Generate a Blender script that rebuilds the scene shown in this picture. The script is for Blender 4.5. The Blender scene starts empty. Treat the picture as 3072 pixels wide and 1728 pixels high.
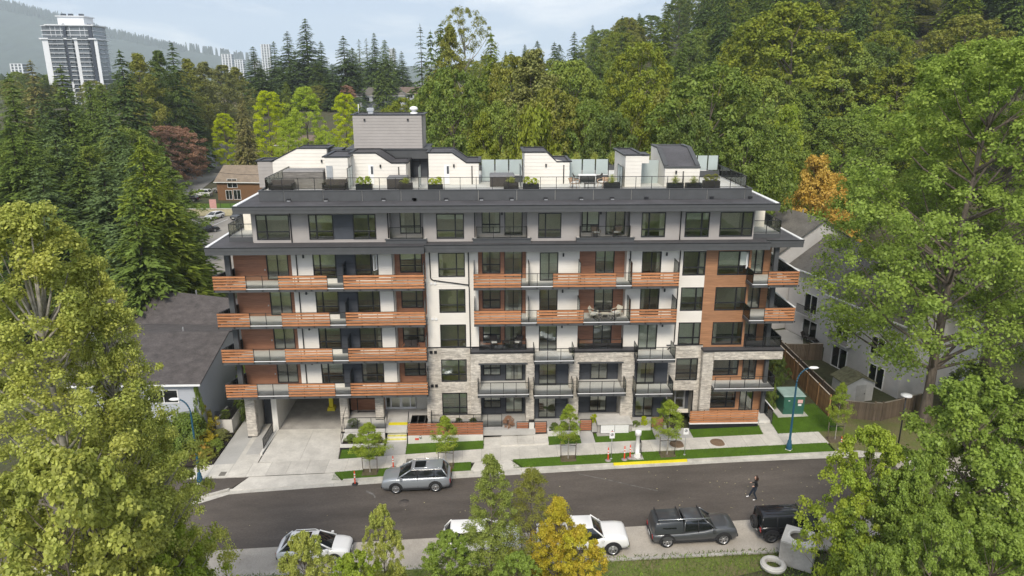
import bpy, math, random
import numpy as np
from mathutils import Vector, Matrix
R = math.radians
scene = bpy.context.scene
COL = scene.collection
# ---------------------------------------------------------------- camera
CAM = np.array([21.510, -55.701, 28.716]); PITCH = R(16.55); YAW = R(1.896); FPX = 2199.28
cd = bpy.data.cameras.new('camera'); cam = bpy.data.objects.new('camera', cd); COL.objects.link(cam)
cam.location = CAM; cam.rotation_euler = (R(90) - PITCH, 0, -YAW)
cd.sensor_width = 36.0; cd.lens = FPX / 3072 * 36; cd.clip_start = 0.5; cd.clip_end = 20000
scene.camera = cam
# ---------------------------------------------------------------- sky and sun
SUN_EL, SUN_AZ = 45.0, 190.0      # azimuth measured clockwise from +Y
w = bpy.data.worlds.new('World'); scene.world = w; w.use_nodes = True
nt = w.node_tree; N = nt.nodes; L = nt.links; N.clear()
out = N.new('ShaderNodeOutputWorld'); bg = N.new('ShaderNodeBackground')
sky = N.new('ShaderNodeTexSky'); sky.sky_type = 'NISHITA'; sky.sun_disc = False
sky.sun_elevation = R(SUN_EL); sky.sun_rotation = R(SUN_AZ); sky.altitude = 60; sky.air_density = 1.3; sky.dust_density = .6; sky.ozone_density = 1.5
tc = N.new('ShaderNodeTexCoord'); mp = N.new('ShaderNodeMapping'); mp.inputs['Scale'].default_value = (1.5, 1.5, 6.5)
mp.inputs['Location'].default_value = (5.3, 4.1, 0.9)
cn = N.new('ShaderNodeTexNoise'); cn.inputs['Scale'].default_value = 1.9; cn.inputs['Detail'].default_value = 7; cn.inputs['Roughness'].default_value = .55; cn.inputs['Distortion'].default_value = .4
cr = N.new('ShaderNodeValToRGB'); cr.color_ramp.elements[0].position = .44; cr.color_ramp.elements[1].position = .70
cr.color_ramp.elements[0].color = (.2, .2, .2, 1); cr.color_ramp.elements[1].color = (.96, .96, .96, 1)
mx = N.new('ShaderNodeMix'); mx.data_type = 'RGBA'; mx.inputs['B'].default_value = (9.6, 9.3, 8.9, 1)
L.new(tc.outputs['Generated'], mp.inputs['Vector']); L.new(mp.outputs['Vector'], cn.inputs['Vector']); L.new(cn.outputs['Fac'], cr.inputs['Fac'])
va = N.new('ShaderNodeVectorMath'); va.operation = 'ADD'; va.inputs[1].default_value = (0, 0, .32); vn = N.new('ShaderNodeVectorMath'); vn.operation = 'NORMALIZE'
L.new(tc.outputs['Generated'], va.inputs[0]); L.new(va.outputs[0], vn.inputs[0]); L.new(vn.outputs[0], sky.inputs['Vector'])
L.new(cr.outputs['Color'], mx.inputs['Factor']); L.new(sky.outputs['Color'], mx.inputs['A'])
L.new(mx.outputs['Result'], bg.inputs['Color']); bg.inputs['Strength'].default_value = 0.12
L.new(bg.outputs['Background'], out.inputs['Surface'])
sd = bpy.data.lights.new('sun', 'SUN'); sd.energy = 2.45; sd.angle = R(17); sd.color = (1, .92, .80)
sun = bpy.data.objects.new('sun', sd); COL.objects.link(sun)
a = R(SUN_AZ); e = R(SUN_EL)
sun.rotation_euler = Vector((math.sin(a) * math.cos(e), math.cos(a) * math.cos(e), math.sin(e))).to_track_quat('Z', 'Y').to_euler()
vs = scene.view_settings; vs.view_transform = 'Standard'; vs.look = 'None'; vs.exposure = 0.53; vs.gamma = 1.0; vs.use_curve_mapping = False
cy = scene.cycles; cy.max_bounces = 6; cy.diffuse_bounces = 3; cy.glossy_bounces = 3; cy.transmission_bounces = 3; cy.transparent_max_bounces = 10; cy.volume_bounces = 2
cy.caustics_reflective = False; cy.caustics_refractive = False; cy.use_denoising = True; cy.sample_clamp_indirect = 6

# ---------------------------------------------------------------- pixel helpers (native photo pixels -> points on real planes)
_f = np.array([math.sin(YAW) * math.cos(PITCH), math.cos(YAW) * math.cos(PITCH), -math.sin(PITCH)])
_r = np.array([math.cos(YAW), -math.sin(YAW), 0.0]); _u = np.cross(_r, _f)
def ray(u, v): return _f * FPX + _r * (u - 1536) + _u * (864 - v)
def onY(u, v, y): d = ray(u, v); return CAM + d * ((y - CAM[1]) / d[1])
def onZ(u, v, z): d = ray(u, v); return CAM + d * ((z - CAM[2]) / d[2])
KD = 3072 / 2576
def zs(x): return -1.59 + .0333 * min(max(x, -40), 80)          # the street's own slope
def sstep(a, b, t): t = min(max((t - a) / (b - a), 0), 1); return t * t * (3 - 2 * t)
def terr(x, y):
    z = zs(x) - .06
    z = z * (1 - sstep(5, 40, y))
    z += .30 * max(0, x - 25) * sstep(45, 190, y) * (1 - sstep(300, 640, y)) + .10 * max(0, x - 75) * sstep(-10, 60, y) * (1 - sstep(300, 640, y)) + 13 * sstep(165, 250, y)
    if y > 420: z -= 26 * sstep(420, 900, y)
    return z
# ---------------------------------------------------------------- materials
MATS = {}
def _n(nt, t, **k):
    n = nt.nodes.new(t)
    for a, b in k.items():
        if a in n.inputs: n.inputs[a].default_value = b
        else: setattr(n, a, b)
    return n
def pm(name, col, rough=.7, var=.12, scale=3.0, bump=0.0, bscale=60.0, metal=0.0, spec=.4, stretch=(1, 1, 1), col2=None, detail=5, coat=0.0, fine=0.0, fscale=40.0):
    """plain surface: two tones mixed by noise, plus fine relief"""
    if name in MATS: return MATS[name]
    m = bpy.data.materials.new(name); m.use_nodes = True; nt = m.node_tree
    b = nt.nodes['Principled BSDF']; b.inputs['Roughness'].default_value = rough; b.inputs['Metallic'].default_value = metal
    b.inputs['Specular IOR Level'].default_value = spec; b.inputs['Coat Weight'].default_value = coat
    c = np.array(col[:3]); c2 = np.array(col2[:3]) if col2 is not None else np.clip(c * (1 - 2 * var), 0, 1)
    if col2 is None: c = np.clip(c * (1 + var), 0, .92)
    tc = _n(nt, 'ShaderNodeTexCoord'); mp = _n(nt, 'ShaderNodeMapping'); mp.inputs['Scale'].default_value = stretch
    nt.links.new(tc.outputs['Object'], mp.inputs['Vector'])
    no = _n(nt, 'ShaderNodeTexNoise', Scale=scale, Detail=detail, Roughness=.6); nt.links.new(mp.outputs['Vector'], no.inputs['Vector'])
    cr = _n(nt, 'ShaderNodeValToRGB'); cr.color_ramp.elements[0].position = .3; cr.color_ramp.elements[1].position = .7
    cr.color_ramp.elements[0].color = (*c2, 1); cr.color_ramp.elements[1].color = (*c, 1)
    nt.links.new(no.outputs['Fac'], cr.inputs['Fac']); src = cr.outputs['Color']
    if fine:
        n2 = _n(nt, 'ShaderNodeTexNoise', Scale=fscale, Detail=3, Roughness=.7); nt.links.new(mp.outputs['Vector'], n2.inputs['Vector'])
        r2 = _n(nt, 'ShaderNodeMapRange'); r2.inputs['From Min'].default_value = .3; r2.inputs['From Max'].default_value = .7; r2.inputs['To Min'].default_value = 1 - fine; r2.inputs['To Max'].default_value = 1 + fine
        nt.links.new(n2.outputs['Fac'], r2.inputs['Value'])
        mm = _n(nt, 'ShaderNodeMix', data_type='RGBA', blend_type='MULTIPLY'); mm.inputs['Factor'].default_value = 1
        nt.links.new(src, mm.inputs['A']); nt.links.new(r2.outputs['Result'], mm.inputs['B']); src = mm.outputs['Result']
    nt.links.new(src, b.inputs['Base Color'])
    if bump:
        n3 = _n(nt, 'ShaderNodeTexNoise', Scale=bscale, Detail=4); nt.links.new(mp.outputs['Vector'], n3.inputs['Vector'])
        bp = _n(nt, 'ShaderNodeBump', Strength=bump, Distance=.02); nt.links.new(n3.outputs['Fac'], bp.inputs['Height']); nt.links.new(bp.outputs['Normal'], b.inputs['Normal'])
    MATS[name] = m; return m
def rnd_tint(m, amt=.25, attr='Object Info'):
    """tone that differs from piece to piece"""
    nt = m.node_tree; b = nt.nodes['Principled BSDF']; ln = b.inputs['Base Color'].links[0].from_socket
    oi = _n(nt, 'ShaderNodeObjectInfo'); mr = _n(nt, 'ShaderNodeMapRange'); mr.inputs['To Min'].default_value = 1 - amt; mr.inputs['To Max'].default_value = 1 + amt
    if attr == 'island':
        gi = _n(nt, 'ShaderNodeNewGeometry'); nt.links.new(gi.outputs['Random Per Island'], mr.inputs['Value'])
    else: nt.links.new(oi.outputs['Random'], mr.inputs['Value'])
    mm = _n(nt, 'ShaderNodeMix', data_type='RGBA', blend_type='MULTIPLY'); mm.inputs['Factor'].default_value = 1
    nt.links.new(ln, mm.inputs['A']); nt.links.new(mr.outputs['Result'], mm.inputs['B']); nt.links.new(mm.outputs['Result'], b.inputs['Base Color'])
    return m
def glass(name, tint, refl=.5, trans=1.0):
    m = bpy.data.materials.new(name); m.use_nodes = True; nt = m.node_tree; nt.nodes.clear()
    o = _n(nt, 'ShaderNodeOutputMaterial'); tr = _n(nt, 'ShaderNodeBsdfTransparent', Color=(*tint, 1)); gl = _n(nt, 'ShaderNodeBsdfGlossy', Color=(.9, .95, .93, 1), Roughness=.02)
    lw = _n(nt, 'ShaderNodeFresnel', IOR=1.5); mu = _n(nt, 'ShaderNodeMath', operation='MULTIPLY_ADD'); mu.inputs[1].default_value = 1.0; mu.inputs[2].default_value = refl
    nt.links.new(lw.outputs[0], mu.inputs[0]); mx = _n(nt, 'ShaderNodeMixShader'); nt.links.new(mu.outputs[0], mx.inputs[0]); nt.links.new(tr.outputs[0], mx.inputs[1]); nt.links.new(gl.outputs[0], mx.inputs[2])
    nt.links.new(mx.outputs[0], o.inputs[0]); MATS[name] = m; return m
def carpaint(name, col, rough=.28, metal=.0):
    m = bpy.data.materials.new(name); m.use_nodes = True; b = m.node_tree.nodes['Principled BSDF']
    b.inputs['Base Color'].default_value = (*col, 1); b.inputs['Roughness'].default_value = rough; b.inputs['Metallic'].default_value = metal; b.inputs['Coat Weight'].default_value = .6; b.inputs['Coat Roughness'].default_value = .06
    nt = m.node_tree; no = _n(nt, 'ShaderNodeTexNoise', Scale=2.5, Detail=4); mr = _n(nt, 'ShaderNodeMapRange'); mr.inputs['To Min'].default_value = rough * .8; mr.inputs['To Max'].default_value = rough * 1.5
    tc = _n(nt, 'ShaderNodeTexCoord'); nt.links.new(tc.outputs['Object'], no.inputs['Vector']); nt.links.new(no.outputs['Fac'], mr.inputs['Value']); nt.links.new(mr.outputs['Result'], b.inputs['Roughness'])
    MATS[name] = m; return m
CHAR = pm('charcoal_panel', (.072, .075, .078), .6, .06, 1.5, .1, 200)
CHARD = pm('charcoal_flashing', (.022, .022, .024), .45, .1)
SLATE = pm('slate_blue_panel', (.062, .068, .080), .55, .06, 1.2, .08, 200)
WHITE = pm('white_siding', (.73, .695, .63), .62, .03, .8, .05, 150)
GREY = pm('grey_siding', (.35, .325, .305), .65, .04, .8, .05, 150)
WOODW = rnd_tint(pm('redbrown_wood_siding', (.34, .155, .085), .55, .22, 2.0, .1, 40, stretch=(.5, 1, 14)), .10, 'island')
WOODC = rnd_tint(pm('cedar_wood_siding', (.36, .18, .088), .55, .2, 2.0, .1, 40, stretch=(.5, 1, 14)), .10, 'island')
SLATW = rnd_tint(pm('cedar_slat', (.47, .205, .090), .5, .2, 1.6, .1, 30, stretch=(1, 8, 10)), .13)
SLATD = rnd_tint(pm('dark_cedar_slat', (.36, .145, .075), .5, .2, 1.6, .1, 30, stretch=(1, 8, 10)), .13)
BLACK = pm('black_metal', (.016, .016, .018), .45, .1)
ROOFM = pm('dark_roof_membrane', (.075, .073, .078), .75, .16, .5, .2, 30, fine=.15, fscale=6)
DECK = pm('pale_deck_coating', (.56, .555, .52), .75, .06, .8)
CONC = pm('pale_concrete', (.56, .54, .50), .8, .12, .6, .15, 80, fine=.05, fscale=9)
CONCW = pm('light_concrete', (.64, .62, .57), .8, .05, .7, .12, 80, fine=.04, fscale=12)
CONCD = pm('worn_concrete', (.40, .38, .35), .85, .15, .7, .3, 50, fine=.12, fscale=10)
INW = pm('interior_paint', (.84, .79, .68), .8, .05)
INF = pm('interior_floor', (.50, .40, .30), .5, .1, 2, stretch=(1, 6, 1))
BLIND = pm('roller_blind', (.66, .70, .62), .8, .03)
PANE = glass('window_glass', (.97, .98, .94), .13)
RGLASS = glass('rail_glass', (.985, .99, .985), .0)
FROST = pm('frosted_glass', (.42, .48, .47), .25, .04, .6, spec=.6)
YEL = pm('yellow_paint', (.78, .66, .02), .6, .06, 3)
GALV = pm('galvanised_metal', (.55, .56, .57), .35, .06, metal=.6)
MWHITE = pm('white_metal', (.80, .80, .79), .4, .02)
SOIL = pm('dark_soil', (.035, .028, .022), .95, .3, 6, .6, 30)
def stone_mat():
    m = pm('ledger_stone', (.60, .56, .49), .85, .0, 3, .5, 25, col2=(.40, .365, .32), fine=.12, fscale=14); return rnd_tint(m, .22, 'island')
STONE = stone_mat()
# ---------------------------------------------------------------- mesh builder
class MB:
    def __init__(s): s.v = []; s.f = []; s.mi = []; s.sm = []
    def quad(s, a, b, c, d, mi=0, sm=False):
        i = len(s.v); s.v += [a, b, c, d]; s.f.append((i, i + 1, i + 2, i + 3)); s.mi.append(mi); s.sm.append(sm)
    def poly(s, pts, mi=0): i = len(s.v); s.v += list(pts); s.f.append(tuple(range(i, i + len(pts)))); s.mi.append(mi); s.sm.append(False)
    def box(s, x0, x1, y0, y1, z0, z1, mi=0):
        i = len(s.v); s.v += [(x0, y0, z0), (x1, y0, z0), (x1, y1, z0), (x0, y1, z0), (x0, y0, z1), (x1, y0, z1), (x1, y1, z1), (x0, y1, z1)]
        for f in ((0, 3, 2, 1), (4, 5, 6, 7), (0, 1, 5, 4), (1, 2, 6, 5), (2, 3, 7, 6), (3, 0, 4, 7)): s.f.append(tuple(i + k for k in f)); s.mi.append(mi); s.sm.append(False)
        return s
    def hexa(s, b, t, mi=0):
        i = len(s.v); s.v += list(b) + list(t)
        for f in ((0, 3, 2, 1), (4, 5, 6, 7), (0, 1, 5, 4), (1, 2, 6, 5), (2, 3, 7, 6), (3, 0, 4, 7)): s.f.append(tuple(i + k for k in f)); s.mi.append(mi); s.sm.append(False)
        return s
    def prism(s, poly, y0, y1, mi=0):        # polygon in xz pushed along y
        n = len(poly); i = len(s.v); s.v += [(p[0], y0, p[1]) for p in poly] + [(p[0], y1, p[1]) for p in poly]
        s.f.append(tuple(i + k for k in range(n))); s.f.append(tuple(i + n + k for k in reversed(range(n))))
        for k in range(n): s.f.append((i + (k + 1) % n, i + k, i + n + k, i + n + (k + 1) % n))
        s.mi += [mi] * (n + 2); s.sm += [False] * (n + 2); return s
    def slab(s, poly, h, zf=None, z0=0, mi=0):  # polygon in xy raised by h over zf(x,y)
        n = len(poly); i = len(s.v); zf = zf or (lambda x, y: z0)
        s.v += [(p[0], p[1], zf(*p)) for p in poly] + [(p[0], p[1], zf(*p) + h) for p in poly]
        s.f.append(tuple(i + n + k for k in range(n))); s.f.append(tuple(i + k for k in reversed(range(n))))
        for k in range(n): s.f.append((i + k, i + (k + 1) % n, i + n + (k + 1) % n, i + n + k))
        s.mi += [mi] * (n + 2); s.sm += [False] * (n + 2); return s
    def tube(s, p, q, r0, r1=None, n=8, caps=True, mi=0):
        r1 = r0 if r1 is None else r1; p = Vector(p); q = Vector(q); d = q - p
        if d.length < 1e-6: return s
        d.normalize(); a = d.orthogonal().normalized(); b = d.cross(a); i = len(s.v)
        for c, r in ((p, r0), (q, r1)):
            for k in range(n): t = 2 * math.pi * k / n; s.v.append(tuple(c + a * (math.cos(t) * r) + b * (math.sin(t) * r)))
        for k in range(n): s.f.append((i + k, i + (k + 1) % n, i + n + (k + 1) % n, i + n + k)); s.mi.append(mi); s.sm.append(True)
        if caps:
            s.f.append(tuple(i + n + k for k in range(n))); s.f.append(tuple(i + k for k in reversed(range(n)))); s.mi += [mi, mi]; s.sm += [False, False]
        return s
    def path(s, pts, r, n=6, mi=0):
        for a, b in zip(pts[:-1], pts[1:]): s.tube(a, b, r, r, n, True, mi)
        return s
    def lathe(s, prof, c=(0, 0, 0), n=16, mi=0, axis='z'):
        i = len(s.v); m = len(prof)
        for r, z in prof:
            for k in range(n):
                t = 2 * math.pi * k / n; x, y = r * math.cos(t), r * math.sin(t)
                s.v.append((c[0] + x, c[1] + y, c[2] + z) if axis == 'z' else (c[0] + x, c[1] + z, c[2] + y))
        for j in range(m - 1):
            for k in range(n): s.f.append((i + j * n + k, i + j * n + (k + 1) % n, i + (j + 1) * n + (k + 1) % n, i + (j + 1) * n + k)); s.mi.append(mi); s.sm.append(True)
        return s
    def mesh(s, name):
        m = bpy.data.meshes.new(name); m.from_pydata(s.v, [], s.f)
        if s.f:
            m.polygons.foreach_set('material_index', s.mi); m.polygons.foreach_set('use_smooth', s.sm)
        m.update(); return m
    def build(s, name, mat, parent=None, loc=None, rz=0):
        return link(name, s.mesh(name), mat, parent, loc, rz)
def build_each(mb, name, mat, parent):
    """every box of the builder becomes a part of its own"""
    for k in range(len(mb.v) // 8):
        m = MB(); m.v = mb.v[k * 8:k * 8 + 8]; m.f = [tuple(i - k * 8 for i in f) for f in mb.f[k * 6:k * 6 + 6]]; m.mi = [0] * 6; m.sm = [False] * 6; m.build(name, mat, parent)
def link(name, mesh, mat, parent=None, loc=None, rz=0):
    for mm in (mat if isinstance(mat, (list, tuple)) else [mat]):
        if len(mesh.materials) < (len(mat) if isinstance(mat, (list, tuple)) else 1): mesh.materials.append(mm)
    o = bpy.data.objects.new(name, mesh); COL.objects.link(o); o.parent = parent
    if loc is not None: o.location = loc
    if rz: o.rotation_euler = (0, 0, rz)
    return o
def thing(name, label, cat, loc=(0, 0, 0), rz=0, group=None):
    o = bpy.data.objects.new(name, None); COL.objects.link(o); o.location = loc; o.rotation_euler = (0, 0, rz); o.empty_display_size = .3
    return tag(o, label, cat, group)
def tag(o, label=None, cat=None, group=None, kind=None):
    if label: o['label'] = label
    if cat: o['category'] = cat
    if group: o['group'] = group
    if kind: o['kind'] = kind
    return o
def structure(o): o['kind'] = 'structure'; return o
def stuff(o): o['kind'] = 'stuff'; return o
def kids(o): return [c for c in bpy.data.objects if c.parent == o]
def copy_tree(o, parent=None, _map=None):
    if _map is None:
        _map = {}
        for c in bpy.data.objects:
            if c.parent: _map.setdefault(c.parent.name, []).append(c)
    c = o.copy(); COL.objects.link(c); c.parent = parent
    for ch in _map.get(o.name, []): copy_tree(ch, c, _map)
    return c
def text_mesh(body, size, depth=.01):
    cu = bpy.data.curves.new('lettering', 'FONT'); cu.body = body; cu.size = size; cu.extrude = depth; cu.align_x = 'CENTER'
    o = bpy.data.objects.new('lettering', cu); COL.objects.link(o); bpy.context.view_layer.update()
    me = bpy.data.meshes.new_from_object(o.evaluated_get(bpy.context.evaluated_depsgraph_get())); bpy.data.objects.remove(o); bpy.data.curves.remove(cu)
    return me
# ================================================================ the apartment building
H = 3.05
def FL(n): return (n - 1) * H
BLD = thing('apartment_building', 'six storey apartment block with cedar slat balconies and white rooftop stair houses', 'building', (0, 0, 0))
W1, W2 = 1.6, 2.5
def sx(x, y): return 21.51 + (x - 21.51) * (55.7 + y) / 57.2      # x read on the y=1.5 plane, carried to depth y
def cells(x0, x1, z0, z1, ops):
    X = sorted({x0, x1, *[min(max(a, x0), x1) for o in ops for a in o[:2]]}); Zs = sorted({z0, z1, *[min(max(a, z0), z1) for o in ops for a in o[2:4]]})
    for a, b in zip(X[:-1], X[1:]):
        for c, d in zip(Zs[:-1], Zs[1:]):
            if b - a < 1e-4 or d - c < 1e-4: continue
            mx, mz = (a + b) / 2, (c + d) / 2
            if not any(o[0] < mx < o[1] and o[2] < mz < o[3] for o in ops): yield a, b, c, d
def wall(name, mat, x0, x1, z0, z1, y, ops=(), course=.18, t=.2, parent=None):
    """lap siding: every course tilts out over the one below; openings are left free"""
    mb = MB()
    for a, b, c, d in cells(x0, x1, z0, z1, ops): mb.box(a, b, y + .004, y + t, c, d)
    if course:
        n = max(1, round((z1 - z0) / course)); h = (z1 - z0) / n
        ez = sorted({e for o in ops for e in o[2:4]})
        for k in range(n):
            za, zb = z0 + k * h, z0 + (k + 1) * h
            cuts = [za] + [e for e in ez if za + 1e-3 < e < zb - 1e-3] + [zb]
            for c, d in zip(cuts[:-1], cuts[1:]):
                mz = (c + d) / 2; xs = [(x0, x1)]
                for o in ops:
                    if o[2] < mz < o[3]:
                        nx = []
                        for a, b in xs:
                            if o[1] <= a or o[0] >= b: nx.append((a, b)); continue
                            if o[0] > a: nx.append((a, o[0]))
                            if o[1] < b: nx.append((o[1], b))
                        xs = nx
                ya = y - .024 * (1 - (c - za) / h); yb = y - .024 * (1 - (d - za) / h)
                for a, b in xs:
                    mb.quad((a, ya, c), (b, ya, c), (b, yb, d), (a, yb, d))
                    if c == za: mb.quad((a, y + .004, c), (b, y + .004, c), (b, ya, c), (a, ya, c))
    return mb.build(name, mat, parent or BLD)
def panel_wall(x0, x1, z0, z1, y, ops=(), nx=2, nz=2, t=.2, mat=None):
    """flat cladding panels with open joints"""
    mb = MB()
    for a, b, c, d in cells(x0, x1, z0, z1, ops): mb.box(a, b, y + .02, y + t, c, d)
    back = mb.build('panel_backing', CHARD, BLD)
    X = [x0 + (x1 - x0) * i / nx for i in range(nx + 1)]; Zz = [z0 + (z1 - z0) * i / nz for i in range(nz + 1)]
    for a, b in zip(X[:-1], X[1:]):
        for c, d in zip(Zz[:-1], Zz[1:]):
            m = MB(); k = 0
            for p, q, r, s in cells(a + .012, b - .012, c + .012, d - .012, ops): m.box(p, q, y, y + .02, r, s); k = 1
            if k: m.build('cladding_panel', mat or SLATE, back)
RP = random.Random(77); CURT = pm('curtain_fabric', (.72, .70, .64), .9, .06)
def window(x0, x1, z0, z1, y, style='R', blind=0.0, mat=None, fw=.075, name='window', open_sash=False):
    mb = MB(); ya, yb = y - .035, y + .10
    mb.box(x0, x0 + fw, ya, yb, z0, z1); mb.box(x1 - fw, x1, ya, yb, z0, z1); mb.box(x0 + fw, x1 - fw, ya, yb, z0, z0 + fw); mb.box(x0 + fw, x1 - fw, ya, yb, z1 - fw, z1)
    xi0, xi1, zi0, zi1 = x0 + fw, x1 - fw, z0 + fw, z1 - fw; ww = xi1 - xi0; hh = zi1 - zi0
    if style in 'RL':
        xm = xi0 + ww * (.70 if style == 'R' else .30); zt = zi0 + hh * .31
        rects = [(xi0, xm - .05, zi0, zt - .04), (xm + .05, xi1, zi0, zt - .04), (xi0, xm - .05, zt + .04, zi1), (xm + .05, xi1, zt + .04, zi1)]
        mb.box(xm - .05, xm + .05, ya + .005, yb, zi0, zi1); mb.box(xi0, xm - .05, ya + .01, yb, zt - .04, zt + .04); mb.box(xm + .05, xi1, ya + .01, yb, zt - .04, zt + .04)
    elif style == 'C':
        xm = xi0 + ww * .42; zt = zi0 + hh * .36
        rects = [(xi0, xm - .045, zi0, zt - .04), (xm + .045, xi1, zi0, zt - .04), (xi0, xm - .045, zt + .04, zi1), (xm + .045, xi1, zt + .04, zi1)]
        mb.box(xm - .045, xm + .045, ya + .005, yb, zi0, zi1); mb.box(xi0, xm - .045, ya + .01, yb, zt - .04, zt + .04); mb.box(xm + .045, xi1, ya + .01, yb, zt - .04, zt + .04)
    else:                                            # sliding door
        xm = (xi0 + xi1) / 2; rects = [(xi0, xm - .03, zi0, zi1), (xm + .03, xi1, zi0, zi1)]; mb.box(xm - .035, xm + .035, ya + .01, yb, zi0, zi1)
    w_ = mb.build('sliding_door' if style == 'D' else name, mat or BLACK, BLD)
    for k, (a, b, c, d) in enumerate(rects):
        if open_sash and k == 3: continue
        j = [RP.uniform(-.007, .007) for _ in range(4)]; q4 = [(a, d_, z_) for d_, z_ in ((0, 0),)]
        MB().hexa([(a, y + .03 + j[0], c), (b, y + .03 + j[1], c), (b, y + .042 + j[1], c), (a, y + .042 + j[0], c)], [(a, y + .03 + j[2], d), (b, y + .03 + j[0] + j[2] * .5, d), (b, y + .042 + j[0] + j[2] * .5, d), (a, y + .042 + j[2], d)]).build('pane', PANE, w_)
    if open_sash:
        a, b, c, d = rects[3]; wd = b - a
        m = MB(); 
        def fr(u0, u1, c0, d0): # frame pieces along the opened sash (swings out about its right edge)
            s, co = math.sin(R(62)), math.cos(R(62))
            P = lambda u, t, z: (b - u * co - t * s, y - .05 - u * s + t * co, z)
            m.hexa([P(u0, 0, c0), P(u1, 0, c0), P(u1, .05, c0), P(u0, .05, c0)], [P(u0, 0, d0), P(u1, 0, d0), P(u1, .05, d0), P(u0, .05, d0)])
        fr(0, .06, c, d); fr(wd - .06, wd, c, d); fr(.06, wd - .06, c, c + .06); fr(.06, wd - .06, d - .06, d)
        m.build('open_sash', MWHITE, w_)
    rr = RP.random()
    if blind == 0 and rr < .30: blind = RP.choice((.12, .2, .3, .42))
    elif blind == 0 and rr < .62 and x1 - x0 > 1.3:
        for side in ((0,), (1,), (0, 1))[RP.randrange(3)]:
            m = MB(); cw = RP.uniform(.22, .42); n_ = 8; xa = xi0 if side == 0 else xi1 - cw
            for i in range(n_): m.quad(*[(xa + cw * q / n_, y + .17 + (.05 if q % 2 else 0), zz) for q, zz in ((i, zi0), (i + 1, zi0), (i + 1, zi1), (i, zi1))])
            m.build('curtain', CURT, w_)
    if blind > 0: MB().box(xi0 - .02, xi1 + .02, y + .13, y + .15, zi1 - hh * blind, zi1 + .02).build('blind', BLIND, w_)
    return w_
random.seed(4)
def slats(parent, x0, x1, z0, y=-.055, n=5, h=.152, gap=.085, mat=None, ax='x', cuts=None):
    for k in range(n):
        z = z0 + k * (h + gap)
        (MB().box(x0, x1, y, y + .035, z, z + h) if ax == 'x' else MB().box(y, y + .035, x0, x1, z, z + h)).build('slat', mat or SLATW, parent)
def railing(parent, pts, z, h=1.1, step=1.3, gl=True, base=.06, mat=None, cap=.03, posts=True, glassmat=None):
    """pts: polyline in xy; posts, top and bottom rail as one metal frame, glass lights between"""
    mb = MB(); panes = []
    for (x0, y0), (x1, y1) in zip(pts[:-1], pts[1:]):
        Ln = math.hypot(x1 - x0, y1 - y0); n = max(1, round(Ln / step)); dx, dy = (x1 - x0) / Ln, (y1 - y0) / Ln; nx, ny = -dy, dx
        def bar(s0, s1, za, zb, wd):
            P = lambda s, t, zz: (x0 + dx * s + nx * t, y0 + dy * s + ny * t, zz)
            mb.hexa([P(s0, -wd, za), P(s1, -wd, za), P(s1, wd, za), P(s0, wd, za)], [P(s0, -wd, zb), P(s1, -wd, zb), P(s1, wd, zb), P(s0, wd, zb)])
        bar(0, Ln, z + h - .04, z + h, .025)
        if gl: bar(0, Ln, z + base, z + base + .035, .018)
        for k in range(n + 1):
            s = Ln * k / n; bar(max(s - .022, -.022), s + .022, z - .06, z + h - .04, .022)
            if gl and k < n:
                P = lambda s, t, zz: (x0 + dx * s + nx * t, y0 + dy * s + ny * t, zz); s1 = Ln * (k + 1) / n
                panes.append([P(s + .04, -.004, z + base + .04), P(s1 - .04, -.004, z + base + .04), P(s1 - .04, .004, z + base + .04), P(s + .04, .004, z + base + .04)])
    o = mb.build('railing', mat or BLACK, parent)
    tgt = parent if parent is not BLD else o
    for p in panes:
        MB().hexa(p, [(a, b, z + h - .06) for a, b, _ in p]).build('glass_panel', glassmat or RGLASS, tgt if parent is not BLD else o)
    return o
def balcony(x0, x1, y0, y1, n, dz=0, t=.22, top=.03, deckm=None):
    z = FL(n) + dz
    b = MB().box(x0, x1, y0, y1, z - t, z + top - .012).build('balcony', CHAR, BLD)
    MB().box(x0 + .05, x1 - .05, y0 + .05, y1, z + top - .012, z + top + .02).build('deck', deckm or DECK, b)
    MB().box(x0 + .005, x1 - .005, y0 + .004, y0 + .05, z + top - .012, z + top + .05).build('drip_edge', MWHITE, b)
    return b
def fin(x, z, parent, y0=.1, y1=1.5, h=1.85):
    m = MB(); m.box(x - .02, x + .02, y0, y0 + .05, z, z + h); m.box(x - .02, x + .02, y1 - .05, y1, z, z + h)
    m.box(x - .02, x + .02, y0 + .05, y1 - .05, z + h - .05, z + h); m.box(x - .02, x + .02, y0 + .05, y1 - .05, z + .05, z + .1)
    m.build('privacy_frame', BLACK, parent); MB().box(x - .005, x + .005, y0 + .05, y1 - .05, z + .1, z + h - .05).build('privacy_glass', RGLASS, parent)
def dspout(pts, r=.045): MB().path(pts, r, 8).build('downspout', BLACK, BLD)
def lamp(x, y, z): MB().box(x - .06, x + .06, y - .12, y, z, z + .28).build('wall_light', BLACK, BLD)

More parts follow.
